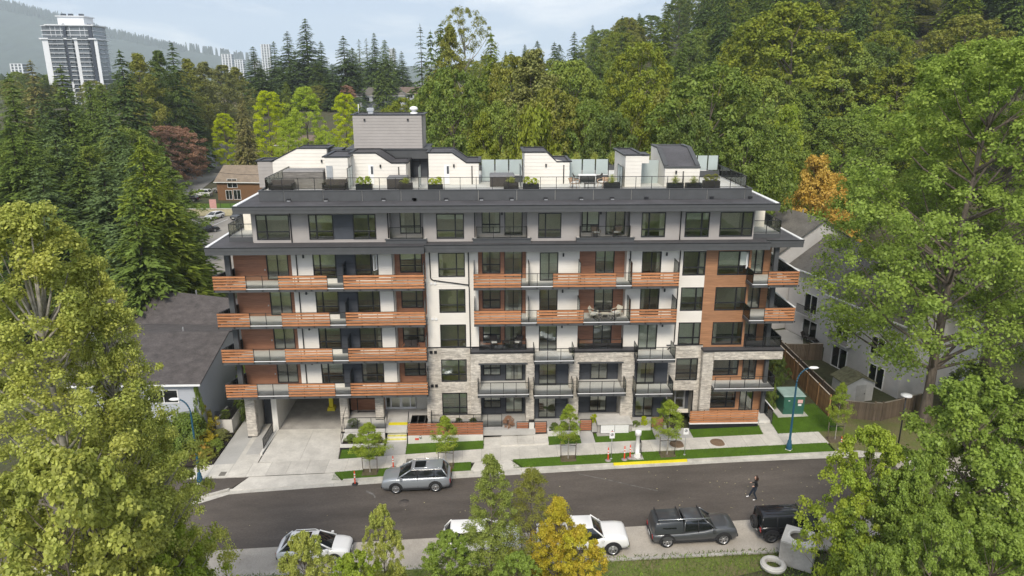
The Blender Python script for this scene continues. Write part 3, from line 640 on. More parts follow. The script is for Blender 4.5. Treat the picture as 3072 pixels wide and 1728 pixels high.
gC = house('stair_house', [(16.6, zb), (20.76, zb), (20.76, 21.28), (19.73, 21.28), (18.56, 22.1), (16.6, 22.1)], 6.0, 10)
gD = house('stair_house', [(24.6, zb), (28.38, zb), (28.38, 21.33), (27.3, 21.33), (26.46, 22.12), (24.6, 22.12)], 6.0, 10)
gE = house('stair_house', [(32.72, zb), (34.05, zb), (34.05, 22.07), (32.72, 22.07)], 4.0, 9.2)
MB().box(34.055, 34.65, 4.0, 6.0, 21.45, 22.07).build('door_canopy', WHITE, gE); MB().box(34.05, 34.7, 3.94, 6.06, 22.072, 22.16).build('coping', CHARD, gE)
# right-hand stair house with a roof that slopes toward the street
m = MB(); i = 0; xa, xb = 36.0, 38.86; prof = [(4.0, zb), (4.0, 21.03), (7.2, 22.32), (9.6, 22.32), (9.6, zb)]
m.poly([(xa, y, z) for y, z in prof]); m.poly([(xb, y, z) for y, z in reversed(prof)])
for (ya, za), (yb_, zb_) in zip(prof[:-1], prof[1:]): m.quad((xa, ya, za), (xb, ya, za), (xb, yb_, zb_), (xa, yb_, zb_))
gF = m.build('stair_house', WHITE, par)
m = MB(); m.quad((xa + .3, 4.3, 21.18), (xb - .3, 4.3, 21.18), (xb - .3, 7.2, 22.335), (xa + .3, 7.2, 22.335)); m.quad((xa + .3, 7.2, 22.335), (xb - .3, 7.2, 22.335), (xb - .3, 9.4, 22.335), (xa + .3, 9.4, 22.335)); m.build('roof_membrane', ROOFM, gF)
for x0, x1 in ((xa - .05, xa + .3), (xb - .3, xb + .05)):
    m = MB(); m.hexa([(x0, 4.25, 21.1), (x1, 4.25, 21.1), (x1, 7.2, 22.3), (x0, 7.2, 22.3)], [(x0, 4.25, 21.3), (x1, 4.25, 21.3), (x1, 7.2, 22.46), (x0, 7.2, 22.46)]); m.box(x0, x1, 7.2, 9.65, 22.325, 22.46); m.build('coping', CHAR, gF)
MB().box(xa - .05, xb + .05, 3.94, 4.25, 21.035, 21.18).build('coping', CHAR, gF); MB().box(xa + .3, xb - .3, 9.4, 9.65, 22.325, 22.44).build('coping', CHAR, gF)
for k in range(5): MB().hexa([(xa, 3.97, zb + k * .3 + .004), (xb, 3.97, zb + k * .3 + .004), (xb, 3.998, zb + k * .3 + .004), (xa, 3.998, zb + k * .3 + .004)], [(xa, 3.988, zb + k * .3 + .295), (xb, 3.988, zb + k * .3 + .295), (xb, 3.998, zb + k * .3 + .295), (xa, 3.998, zb + k * .3 + .295)]).build('siding_board', WHITE, gF)
gG = house('stair_house', [(2.57, zb - .8), (7.38, zb - .8), (7.38, 22.1), (4.81, 22.1), (2.57, 21.0)], 10.0, 12.5)
gH = house('stair_house', [(1.25, 18.7), (2.55, 18.7), (2.55, 21.0), (1.25, 21.0)], 10.05, 12.5, GREY)
MB().box(7.4, 8.6, 10.6, 12.5, 20.0, 22.0).build('roof_box', CHAR, par)
# lift house
MB().box(9.2, 16.3, 9.6, 14.0, 21.25, 22.05).build('lift_house_band', CHAR, par); MB().box(9.1, 16.4, 9.5, 14.1, 22.05, 22.13).build('coping', CHAR, par)
MB().box(9.4, 16.1, 10.6, 13.9, zb, 21.25).build('lift_lobby', SLATE, par)
m = MB()
for x in (14.85, 15.5, 16.15): m.box(x - .03, x + .03, 10.4, 10.46, zb, 21.25)
m.box(14.85, 16.15, 10.4, 10.46, 20.9, 20.95); e = m.build('lobby_screen', BLACK, par)
gL = house('lift_house', [(9.82, 22.1), (15.85, 22.1), (15.85, 24.95), (9.82, 24.95)], 10.0, 13.6, GREY, .26, .08)
m = MB(); m.box(15.8, 15.87, 9.95, 10.02, 22.13, 24.95); m.build('corner_trim', CHAR, gL)
for x in (10.85, 14.6): MB().box(x - .07, x + .07, 9.85, 9.96, 24.5, 24.66).build('wall_light', BLACK, gL)
def roofvent(x, y, z, k):
    if k: MB().lathe([(.32, 0), (.32, .12), (.2, .14), (.2, .28), (.36, .3), (.36, .5), (.22, .62), (0, .66)], (x, y, z), 16).build('exhaust_fan', MWHITE, gL)
    else: m = MB(); m.box(x - .22, x + .22, y - .22, y + .22, z, z + .25); m.box(x - .3, x + .3, y - .3, y + .3, z + .25, z + .5); m.build('vent_hood', GALV, gL)
roofvent(11.2, 11.5, 25.0, 0); roofvent(15.0, 11.5, 25.0, 1); MB().tube((9.95, 12.5, 25), (9.95, 12.5, 25.8), .03, .03, 8).build('vent_pipe', MWHITE, gL)
for g, x, y, z0, z1 in ((gA, 8.55, 4.4, 0, 0), (gB, 14.1, 5.95, zb + .05, 21.0), (gC, 20.2, 5.95, zb + .05, 21.05), (gD, 27.9, 5.95, zb + .05, 21.1), (gF, 37.5, 3.93, zb + .05, 20.8)):
    if z1: MB().tube((x, y, z0), (x, y, z1), .045, .045, 8).build('downspout', BLACK, g)
for g, x, y, z in ((gB, 12.6, 5.97, 20.95), (gC, 18.7, 5.97, 20.95), (gD, 26.4, 5.97, 20.95), (gF, 36.9, 3.96, 20.6), (gG, 6.9, 9.97, 20.9)):
    MB().box(x - .06, x + .06, y - .12, y, z, z + .25).build('wall_light', BLACK, g); 
for g, x in ((gB, 11.9), (gC, 18.2)):
    MB().box(x - .32, x + .12, 5.93, 5.969, zb + .05, 21.15).build('roof_door', MWHITE, g); MB().box(x - .1, x + .08, 5.92, 5.931, zb + .9, 21.05).build('door_light', SLATE, g)
for g, x in ((gA, 8.75),): MB().box(x - .3, x + .2, 4.42, 4.469, zb + .05, 21.3).build('roof_door', GALV, g)
for gx in (gB, gD, gC): 
    pass
# frosted privacy screens behind the terraces, low dark planters under them
for x0, x1, y in ((20.95, 24.5, 7.4), (28.5, 31.9, 7.4), (39.3, 42.2, 9.9)):
    n = max(2, round((x1 - x0) / 1.15)); sc = MB()
    for k in range(n + 1): x = x0 + (x1 - x0) * k / n; sc.box(x - .03, x + .03, y - .03, y + .03, zb, zb + 1.95)
    s = sc.build('screen_frame', BLACK, par)
    for k in range(n): a, b = x0 + (x1 - x0) * k / n, x0 + (x1 - x0) * (k + 1) / n; MB().box(a + .06, b - .06, y - .008, y + .008, zb + (.62 if k else .1), zb + 1.9).build('frosted_pane', FROST, s)
    MB().box(x0 + .9, x1, y - .35, y - .04, zb + .002, zb + .55).build('low_wall', CHAR, s)
MB().box(34.06, 35.95, 6.2, 6.25, zb, zb + 1.95).build('frosted_pane', FROST, par)
for x, y0 in ((10.35, 3.2), (15.95, 3.4), (24.2, 3.6), (32.4, 3.4)):
    m = MB(); m.box(x - .02, x + .02, y0, y0 + .05, zb, zb + 1.75); m.box(x - .02, x + .02, y0 + 1.1, y0 + 1.15, zb, zb + 1.75); m.box(x - .02, x + .02, y0 + 2.2, y0 + 2.25, zb, zb + 1.75); m.box(x - .02, x + .02, y0 + .05, y0 + 2.2, zb + 1.7, zb + 1.74); s = m.build('divider_frame', BLACK, par)
    for q in (0, 1.1): MB().box(x - .006, x + .006, y0 + .06 + q, y0 + 1.09 + q, zb + .1, zb + 1.69).build('divider_glass', FROST, s)
# ================================================================ ground, street and forecourt
ASPH = pm('new_asphalt', (.100, .085, .073), .85, .20, .45, .35, 90, fine=.26, fscale=22, stretch=(.3, 1, 1), detail=8)
ASPO = pm('old_asphalt', (.40, .365, .315), .9, .12, .5, .3, 70, fine=.16, fscale=14)
LAWN = pm('turf', (.075, .150, .004), .9, .0, 1.1, .6, 60, col2=(.050, .105, .003), fine=.3, fscale=18)
VERGE = pm('rough_verge', (.105, .150, .020), .95, .0, .45, .6, 40, col2=(.165, .130, .075), fine=.3, fscale=9, detail=8)
GROUND = pm('forest_ground', (.045, .06, .02), .95, .0, .12, .4, 20, col2=(.075, .062, .035), fine=.3, fscale=3, detail=8)
CURBM = pm('curb_concrete', (.50, .48, .43), .85, .12, 1.2, .2, 60, fine=.08, fscale=8)
PAVE = rnd_tint(pm('sidewalk_concrete', (.57, .545, .49), .85, .10, .8, .12, 90, fine=.08, fscale=6, detail=8), .07)
WALKM = rnd_tint(pm('grey_paver', (.43, .42, .395), .85, .06, .8, .12, 90, fine=.07, fscale=10), .05)
# terrain sheet out to the horizon
gx = np.unique(np.concatenate([np.linspace(-6500, -400, 14), np.linspace(-400, -60, 18), np.linspace(-60, 110, 58), np.linspace(110, 500, 20), np.linspace(500, 5000, 10)]))
gy = np.unique(np.concatenate([np.linspace(-300, -40, 8), np.linspace(-40, 60, 41), np.linspace(60, 450, 40), np.linspace(450, 1200, 10), np.linspace(1200, 7000, 8)]))
def ground_z(x, y):
    z = terr(x, y)
    if -40 < x < 52 and -18 < y < -1.6: z -= .10
    if .2 < x < 45.5 and 1.5 < y < 17.5: z -= 1.2
    return z
vv = [(x, y, ground_z(x, y)) for y in gy for x in gx]; nx = len(gx)
ff = [(j * nx + i, j * nx + i + 1, (j + 1) * nx + i + 1, (j + 1) * nx + i) for j in range(len(gy) - 1) for i in range(nx - 1)]
me = bpy.data.meshes.new('ground'); me.from_pydata(vv, [], ff); me.polygons.foreach_set('use_smooth', [True] * len(ff)); me.update()
structure(link('ground', me, GROUND))
P = lambda x, y: zs(x)
IX = lambda xs, ys: (lambda x: float(np.interp(x, xs, ys)))
SF = IX([-30, 2.8, 9.4, 18.5, 30, 48, 60], [-4.7, -4.86, -4.86, -4.30, -4.02, -3.85, -3.8])
SB = IX([-30, 1.0, 9.4, 16, 21, 30, 48.5, 60], [-2.6, -2.78, -2.83, -2.48, -2.23, -2.06, -1.93, -1.9])
CB = IX([-60, -6, -.57, 1.93, 10.34, 18.7, 24, 37, 48, 50.3, 52.5, 54], [-10.0, -9.8, -7.75, -6.49, -6.0, -5.66, -5.55, -5.41, -5.28, -5.35, -6.1, -7.2])
GE = IX([-60, -5.6, -.19, 2.14, 10.4, 18.8, 30, 40, 47.4, 50.3, 52.5, 54], [-10.6, -10.4, -8.5, -7.13, -6.72, -6.42, -6.15, -5.97, -6.0, -6.1, -6.9, -7.9])
def strip(name, mat, xs, fa, fb, h, parent=None, base=0.0):
    mb = MB()
    for a, b in zip(xs[:-1], xs[1:]): mb.slab([(a, fa(a)), (b, fa(b)), (b, fb(b)), (a, fb(a))], h, lambda x, y: zs(x) + base)
    return mb.build(name, mat, parent)
mb = MB(); xs = [-60, -30, -6, -2, 2, 10, 20, 30, 40, 50, 60, 80, 120]
for a, b in zip(xs[:-1], xs[1:]): mb.quad((a, -16.85, zs(a)), (b, -16.85, zs(b)), (b, -1.0 if False else (GE(b) + .1 if b <= 54 else -6.5), zs(b)), (a, GE(a) + .1 if a <= 54 else -6.5, zs(a)))
structure(mb.build('shoulder', ASPO))
mb = MB(); xs = list(range(-60, 53, 2))
for a, b in zip(xs[:-1], xs[1:]): mb.quad((a, -13.95 + .014 * a, zs(a) + .006), (b, -13.95 + .014 * b, zs(b) + .006), (b, GE(b) + .02, zs(b) + .006), (a, GE(a) + .02, zs(a) + .006))
structure(mb.build('road', ASPH))
# chalky scrape marks on the road
for pts, wd in (([(28.2, -6.6), (30.2, -7.6), (32.6, -8.9), (33.6, -9.4)], .05), ([(12.3, -7.6), (12.9, -8.1), (13.1, -8.5)], .12)):
    mb = MB()
    for (x0, y0), (x1, y1) in zip(pts[:-1], pts[1:]): mb.quad((x0, y0 - wd, zs(x0) + .010), (x1, y1 - wd, zs(x1) + .010), (x1, y1 + wd, zs(x1) + .010), (x0, y0 + wd, zs(x0) + .010))
    structure(mb.build('scrape_mark', pm('pale_scrape', (.17, .16, .15), .9, .3, 3)))
# curb: gutter pan + raised kerb, in cast lengths
curb = structure(strip('gutter', CURBM, [-12, -6, -3, -.4, 1, 2.1], lambda x: GE(x), lambda x: CB(x) - .22, .03))
xs = [2.1] + [3.6 + 3.05 * k for k in range(16)] + [50.3, 51.4, 52.5, 54]
for a, b in zip(xs[:-1], xs[1:]): strip('gutter_length', CURBM, [a + .008, b - .008], GE, lambda x: CB(x) - .2, .03, curb)
def kerb(a, b, mat=CURBM, nm='kerb_length'):
    up = lambda x: .15 if (x > 10.2 and not 20.2 < x < 23.9) or x < 1.9 else .05
    mid = (a + b) / 2; strip(nm, mat, [a + .008, b - .008], lambda x: CB(x) - .2, lambda x: CB(x) + .02, up(mid), curb)
ks = [-12, -6, -3, -.5, 1.9, 10.3, 13.3, 16.3, 18.3, 20.2, 23.9, 26.3, 28.6, 31.0]
for a, b in zip(ks[:-1], ks[1:]): kerb(a, b)
for a, b in ((31.0, 33.9), (33.9, 36.75)): kerb(a, b, YEL, 'yellow_kerb')
for a, b in ((36.75, 39.5), (39.5, 42.5), (42.5, 45.5), (45.5, 48), (48, 50.3), (50.3, 51.4), (51.4, 52.5), (52.5, 54)): kerb(a, b)
# driveway apron and dark asphalt corner
ap = structure(MB().slab([(2.0, -6.75), (10.3, -6.25), (9.42, -4.88), (2.85, -4.9)], .06, P).build('driveway_apron', PAVE))
structure(MB().slab([(-14, -9.5), (-3, -8.6), (-.5, -7.7), (1.95, -6.45), (2.8, -4.9), (-14, -4.75)], .05, P).build('asphalt_corner', ASPH))
# sidewalk: cast slabs with joints
sw = structure(MB().slab([(-2.0, SF(-2)), (2.8, SF(2.8)), (9.4, SF(9.4)), (18, SF(18)), (30, SF(30)), (48.6, SF(48.6)), (48.6, SB(48.6)), (30, SB(30)), (16, SB(16)), (9.4, SB(9.4)), (1, SB(1)), (-2.0, SB(-2))], .085, P).build('sidewalk', CONCD))
x = -2.0
while x < 48.5:
    b = min(x + 1.52, 48.6)
    MB().slab([(x + .012, SF(x)), (b - .012, SF(b)), (b - .012, SB(b) - .01), (x + .012, SB(x) - .01)], .1, P).build('paving_slab', PAVE, sw); x = b
structure(MB().slab([(19.9, CB(19.9)), (24.0, CB(24)), (23.1, SF(23.1)), (20.3, SF(20.3))], .07, P).build('curb_ramp', PAVE))
# driveway to the garage, left walkway
dv = structure(MB().slab([(3.0, -2.85), (9.3, -2.88), (8.75, 2.6), (3.2, 2.6)], .02, lambda x, y: -1.36 + .1 * (y + 2.85) / 5.4).build('driveway', CONCD))
for a, b in ((3.02, 6.2), (6.22, 9.25)):
    for c, d in ((-2.83, 2.5),):
        k = lambda x, y: x - (.5 * (y + 2.85) / 5.4 if x > 9 else 0) + (.15 * (y + 2.85) / 5.4 if x < 3.1 else 0)
        MB().slab([(a, c), (b, c), (k(b, d), d), (k(a, d), d)], .04, lambda x, y: -1.36 + .1 * (y + 2.85) / 5.4).build('concrete_slab', PAVE, dv)
wk = structure(MB().slab([(-.65, -2.8), (1.05, -2.78), (1.1, 8), (-.6, 8)], .05, P).build('walkway', WALKM))
MB().slab([(1.08, -2.78), (2.9, -2.8), (2.72, 4.1), (1.1, 4.1)], .08, P).build('walkway_slab', PAVE, wk)
for k in range(4): MB().slab([(1.5, -1.4 + k * 1.1), (2.6, -1.4 + k * 1.1), (2.6, -.35 + k * 1.1), (1.5, -.35 + k * 1.1)], .1, P).build('walkway_slab', WALKM, wk)
MB().slab([(2.75, -1.6), (2.93, -1.6), (3.2, 2.6), (2.75, 2.6)], .3, P).build('ramp_edge', CONCW, wk)
# paths and landings
for nm, poly, mt in (('path', [(12.94, -2.6), (14.65, -2.53), (14.6, -.35), (12.86, -.3)], WALKM), ('landing', [(20.97, -2.23), (26.28, -2.12), (26.36, -.3), (20.97, -.3)], PAVE), ('path', [(28.97, -2.08), (30.12, -2.06), (30.1, -.2), (29.0, -.2)], WALKM),
                     ('path', [(35.1, -2.03), (37.0, -2.0), (37.3, -.3), (35.15, -.3)], WALKM), ('path', [(37.1, -2.02), (38.2, -2.0), (38.2, -.3), (37.2, -.3)], WALKM), ('path', [(44.0, -1.96), (45.2, -1.95), (45.4, .2), (44.2, .2)], PAVE)):
    structure(MB().slab(poly, .1, P).build(nm, mt))
ld = bpy.data.objects['landing']
for a, b in ((22.4, 23.75), (23.77, 25.1), (25.12, 26.3)): MB().slab([(a, -1.98), (b, -1.98), (b, -.35), (a, -.35)], .2, P).build('raised_slab', PAVE, ld)
# lawns
lawns = [[(9.45, -2.75), (12.9, -2.6), (12.8, -1.35), (9.35, -1.35)], [(14.68, -2.46), (20.95, -2.22), (20.94, -.7), (14.66, -.78)], [(26.3, -2.08), (28.95, -2.05), (28.93, -.72), (26.35, -.72)],
         [(30.15, -2.04), (35.08, -2.02), (35.1, -.3), (30.2, -.6)], [(38.22, -1.98), (43.95, -1.95), (44.15, -.45), (38.25, -.45)], [(45.25, -1.94), (50.6, -1.9), (50.4, 3.0), (45.5, 3.0)], [(37.02, -2.0), (37.08, -2.0), (37.2, -.5), (37.18, -.5)]]
strips = [(9.45, 20.0), (23.3, 48.4)]
LW = []
for poly in lawns[:6]:
    up = .13; o = structure(MB().slab(poly, up, P).build('lawn', LAWN)); LW.append((poly, up))
for a, b in strips:
    n = 10; xs = [a + (b - a) * k / n for k in range(n + 1)]; lo = [(x + (.85 if x == a else 0), CB(x) + .03) for x in xs]; hi = [(x, SF(x) - .01) for x in reversed(xs)]
    structure(MB().slab(lo + hi, .13, P).build('lawn', LAWN))
    for x0, x1 in zip(xs[:-1], xs[1:]): LW.append(([(x0, CB(x0) + .03), (x1, CB(x1) + .03), (x1, SF(x1) - .02), (x0, SF(x0) - .02)], .13))
structure(MB().slab([(48.6, -5.2), (52, -5.6), (70, -6.3), (80, 2), (51, 1.2), (48.6, -1.9)], .1, P).build('lawn', VERGE))
structure(MB().slab([(-14, -2.6), (-2.0, -2.6), (-.7, -2.75), (-2.4, 3.0), (-14, 2)], .1, P).build('lawn', LAWN))
structure(MB().slab([(-60, -16.95), (-60, -70), (110, -70), (110, -16.9), (50, -16.75), (20, -16.95)], .08, P).build('verge', VERGE))
vg = structure(strip('verge_edge', CONCD, [-60, -20, 10, 28, 45, 70], lambda x: -17.0, lambda x: -16.80, .10))
def blades(name, polys, per, hgt, wid, mats, seed):
    rg = np.random.default_rng(seed); V = []
    for poly, up in polys:
        p = np.array(poly); c = p[0]; a1 = p[1] - p[0]; b1 = p[3] - p[0]; c1 = p[2] - p[0] - a1 - b1
        ar = abs(np.cross(p[1] - p[0], p[3] - p[0])); n = int(ar * per)
        if n < 1: continue
        s, t = rg.uniform(-.012, 1.012, n), rg.uniform(-.03, 1.03, n); xy = c + s[:, None] * a1 + t[:, None] * b1 + (s * t)[:, None] * c1
        z = -1.59 + .0333 * xy[:, 0] + up; an = rg.random(n) * 6.28; h = hgt * rg.uniform(.5, 1.3, n); le = rg.normal(0, .6, (n, 2)) * h[:, None]
        dx, dy = np.cos(an) * wid, np.sin(an) * wid
        tri = np.stack([np.stack([xy[:, 0] - dx, xy[:, 1] - dy, z - .01], 1), np.stack([xy[:, 0] + dx, xy[:, 1] + dy, z - .01], 1), np.stack([xy[:, 0] + le[:, 0], xy[:, 1] + le[:, 1], z + h], 1)], 1); V.append(tri)
    V = np.concatenate(V).reshape(-1, 3); n = len(V) // 3
    me = bpy.data.meshes.new(name); me.vertices.add(len(V)); me.vertices.foreach_set('co', V.ravel()); me.loops.add(len(V)); me.loops.foreach_set('vertex_index', np.arange(len(V)))
    me.polygons.add(n); me.polygons.foreach_set('loop_start', np.arange(n) * 3); me.update(); me.validate()
    return stuff(link(name, me, mats))
GB1 = rnd_tint(pm('grass_blade', (.085, .170, .005), .8, .2, 2), .35, 'island'); GB2 = rnd_tint(pm('weed_blade', (.13, .20, .02), .85, .3, .4), .4, 'island')
tag(blades('grass', LW, 420, .045, .014, GB1, 3), 'short bright green grass on the front lawns', 'grass')
tag(blades('weeds', [([(-20, -30), (60, -30), (60, -17.0), (-20, -17.0)], .09)], 70, .13, .035, GB2, 5), 'rough grass and weeds on the verge across the road', 'grass')
# fallen leaves on the road
rg = random.Random(8)
FLEAF = pm('dry_leaf', (.50, .44, .25), .8, .3, 1)
mb = MB()
for _ in range(85):
    x = rg.uniform(4, 47) if rg.random() < .35 else rg.uniform(33, 48); y = rg.uniform(-13, -6.6); s = rg.uniform(.035, .075); an = rg.random() * 6.3; z = zs(x) + .012
    c, d = math.cos(an) * s, math.sin(an) * s; mb.quad((x - c, y - d, z), (x + d * .6, y - c * .6, z + .02), (x + c, y + d, z + .01), (x - d * .6, y + c * .6, z + .025))
stuff(tag(mb.build('fallen_leaves', FLEAF), 'pale fallen leaves scattered over the dark road', 'leaves'))

# ---------------------------------------------------------------- forecourt pieces
def gz(x): return zs(x) + .1
st = thing('entry_steps', 'concrete entry steps with yellow painted nosings below the lobby', 'steps', (0, 0, 0))
n = 5; zb0 = zs(13.7) + .08
for k in range(n):
    y0 = -.35 + k * .24; z1 = zb0 + (0 - zb0) * (k + 1) / n - (.0 if k < n - 1 else .004)
    t = MB().box(12.9, 14.55, y0, .95, zb0 - .3, z1).build('step', CONCW, st)
    MB().box(12.93, 14.52, y0 - .004, y0 + (.19 if k < n - 1 else .5), z1 - .05 if k < n - 1 else z1 - .05, z1 + .006).build('nosing', YEL if k == n - 1 else pm('worn_yellow_paint', (.72, .66, .16), .7, .2, 3), t)
for x in (12.82, 14.62):
    m = MB(); m.path([(x, -.6, zb0), (x, -.6, zb0 + .95), (x, 1.1, 1.0), (x, 1.1, 0)], .022, 8); m.build('handrail', BLACK, st)
pl = thing('terraced_planter', 'stepped white concrete planter with dark soil beside the entry steps', 'planter', (0, 0, 0))
m = MB(); m.box(9.2, 12.78, -1.35, -1.2, -1.3, -.72); m.box(9.2, 9.32, -1.2, .4, -1.3, -.72); m.build('lower_wall', CONCW, pl)
MB().box(9.32, 12.78, -1.2, -.45, -1.3, -.82).build('lower_soil', SOIL, pl)
m = MB(); m.box(9.35, 12.78, -.45, -.32, -.9, -.2); m.build('upper_wall', CONCW, pl); MB().box(9.35, 12.78, -.32, -.12, -.9, -.28).build('upper_soil', SOIL, pl)
MB().box(9.18, 12.74, -1.372, -1.352, -1.35, -.98).build('dark_base', CHARD, pl)
m = MB(); m.path([(9.28, 2.0, .0), (9.28, 2.0, 1.3), (9.28, .3, 1.05), (9.28, -.4, .55), (9.28, -1.15, -.0), (9.28, -1.15, -.75)], .022, 8); m.path([(9.28, .3, .0), (9.28, .3, 1.05)], .02, 6); m.path([(9.28, -.4, -.3), (9.28, -.4, .55)], .02, 6); m.build('handrail', BLACK, pl)
railing(pl, [(9.35, .0), (12.75, .0)], .0, 1.05, 1.15)
def slat_fence(nm, label, x0, x1, y, zb, n, h, gap, wall_top=None, wall_mat=None, mat=SLATD, posts=6):
    t = thing(nm, label, 'fence', ((x0 + x1) / 2, y, zs((x0 + x1) / 2))); ox, oy, oz = t.location
    for k in range(n): MB().box(x0 - ox, x1 - ox, -.02, .02, zb - oz + k * (h + gap), zb - oz + k * (h + gap) + h).build('slat', mat, t)
    m = MB()
    for k in range(posts): x = x0 + .06 + (x1 - x0 - .12) * k / (posts - 1) - ox; m.box(x - .03, x + .03, .021, .08, zb - oz - .05, zb - oz + n * (h + gap))
    build_each(m, 'post', BLACK, t); MB().box(x0 - ox, x1 - ox, .021, .07, zb - oz + n * (h + gap), zb - oz + n * (h + gap) + .035).build('top_rail', BLACK, t)
    if wall_top is not None: MB().hexa([(x0 - ox, -.12, zs(x0) - .1 - oz), (x1 - ox, -.12, zs(x1) - .1 - oz), (x1 - ox, .15, zs(x1) - .1 - oz), (x0 - ox, .15, zs(x0) - .1 - oz)], [(x0 - ox, -.12, wall_top - oz), (x1 - ox, -.12, wall_top - oz), (x1 - ox, .15, wall_top - oz), (x0 - ox, .15, wall_top - oz)]).build('base_wall', wall_mat, t)
    return t
t = slat_fence('slat_fence', 'dark cedar slat fence on a white wall right of the entry steps', 14.72, 20.93, -.78, -.24, 5, .165, .058, -.28, CONCW)
ox, oy, oz = t.location
MB().box(15.3 - ox, 15.62 - ox, -.135, -.121, -.62 - oz, -.45 - oz).build('red_plate', pm('red_plate', (.62, .08, .05), .5, .1), t); MB().lathe([(.0, -.16), (.09, -.15), (.1, -.02), (.0, 0)], (15.75 - ox, -.12, -.3 - oz), 12, axis='y').build('siamese_inlet', GALV, t)
t = slat_fence('slat_fence', 'long cedar slat fence over a black base by the right hand entry', 38.22, 44.0, -.5, .36, 5, .175, .05, .28, pm('black_base', (.012, .012, .016), .6, .1), SLATW)
MB().box(38.2 - t.location[0], 44.02 - t.location[0], -.14, .16, .285 - t.location[2], .33 - t.location[2]).build('sill', MWHITE, t)
# patios behind the fences
for a, b in ((14.7, 20.0), (20.0, 25.3), (25.3, 28.2), (28.2, 33.6), (33.6, 36.4), (39.0, 45.2)):
    t = structure(MB().box(a + .01, b - .01, -.25 if a > 20 else -.55, 2.45, -.5, -.02).build('patio', WALKM))
    k = a + .05
    while k < b - .1: MB().box(k, min(k + .6, b - .05) - .012, -.2 if a > 20 else -.5, 2.4, -.02, .0).build('paver_row', WALKM, t); k += .6
railing(BLD, [(16.6, .95), (16.6, .0), (22.5, .0)], .0, 1.2, 1.25, gl=True)
def conc_planter(x0, x1, y0, y1, z1, label):
    t = thing('planter', label, 'planter', ((x0 + x1) / 2, y0, zs((x0 + x1) / 2))); ox, oy, oz = t.location
    m = MB(); z0 = -.2; m.box(x0 - ox, x1 - ox, 0, .12, z0, z1 - oz); m.box(x0 - ox, x1 - ox, y1 - y0 - .12, y1 - y0, z0, z1 - oz); m.box(x0 - ox, x0 - ox + .12, .12, y1 - y0 - .12, z0, z1 - oz); m.box(x1 - ox - .12, x1 - ox, .12, y1 - y0 - .12, z0, z1 - oz); m.build('box', CONCW, t)
    MB().box(x0 - ox + .12, x1 - ox - .12, .12, y1 - y0 - .12, z0, z1 - oz - .06).build('soil', SOIL, t); return t
conc_planter(22.5, 23.66, -.42, .5, -.1, 'white concrete planter box with reddish shrub beside the ramp'); conc_planter(26.3, 28.98, -.72, .3, -.14, 'long white concrete planter between two cedar gates')
conc_planter(33.4, 35.0, -.45, .6, -.1, 'white edged planter bed between mailboxes and gate')
t = thing('gate_post', 'white concrete post between two small cedar gates', 'post', (24.98, -.35, gz(25))); MB().box(-.2, .2, -.12, .3, -.1, .62 - gz(25)).build('shaft', CONCW, t); MB().box(-.22, .22, -.14, .32, .62 - gz(25), .66 - gz(25)).build('cap', CHARD, t)
for x0, x1, lb in ((23.72, 24.76, 'small cedar gate beside the red leaved planter'), (25.22, 26.26, 'small cedar gate left of the long planter'), (29.02, 30.05, 'small cedar gate left of the concrete mailbox shelter'), (35.05, 36.1, 'small cedar gate behind the street tree by the right entry')):
    z0 = max(gz(x0) + .2, -.45); t = thing('garden_gate', lb, 'gate', ((x0 + x1) / 2, -.3, z0)); w_ = (x1 - x0) / 2
    m = MB(); m.box(-w_, -w_ + .05, -.03, .03, -.1, 1.02); m.box(w_ - .05, w_, -.03, .03, -.1, 1.02); m.box(-w_, w_, -.03, .03, 1.02, 1.06); m.box(-w_ + .05, w_ - .05, .0, .03, .0, .04); m.build('frame', BLACK, t)
    for k in range(5): MB().box(-w_ + .05, w_ - .05, -.035, -.005, .06 + k * .19, .06 + k * .19 + .15).build('slat', SLATD, t)
# mailbox shelter
t = thing('mailbox_shelter', 'concrete mailbox shelter with a bank of white letter boxes', 'mailbox', (31.9, -.6, gz(31.9))); g = gz(31.9)
MB().box(-1.4, 1.45, .05, 1.7, -.1, .40 - g).build('concrete_body', CONCD, t); MB().box(-1.45, 1.5, -.14, 1.75, .40 - g, .5 - g).build('roof_slab', CONC, t)
m = MB(); m.box(-1.2, 1.2, -.12, .04, .05, .82); m.build('box_bank', BLACK, t)
for q in range(2):
    for k in range(6): MB().box(-1.17 + q * 1.19, -.01 + q * 1.19, -.135, -.121, .08 + k * .12, .08 + k * .12 + .105).build('letter_box', MWHITE, t)
MB().box(-1.5, 1.55, -.5, 0, -.12, .03).build('plinth', CONCD, t)
# ramp with glass rail at the right end
t = thing('ramp_guard', 'glass guard rail along the narrow ramp at the right end', 'railing', (45.3, -.3, gz(45))); g = gz(45)
railing(t, [(0, 0), (-.1, 2.2), (-.15, 4.2)], .1, 1.25, 1.1, mat=BLACK); MB().box(-.03, .06, -.05, 4.2, 1.352, 1.39).build('cap', MWHITE, t)
MB().box(-1.0, .1, .3, 4.0, -.1, .22).build('ramp_wall', CONCW, t)
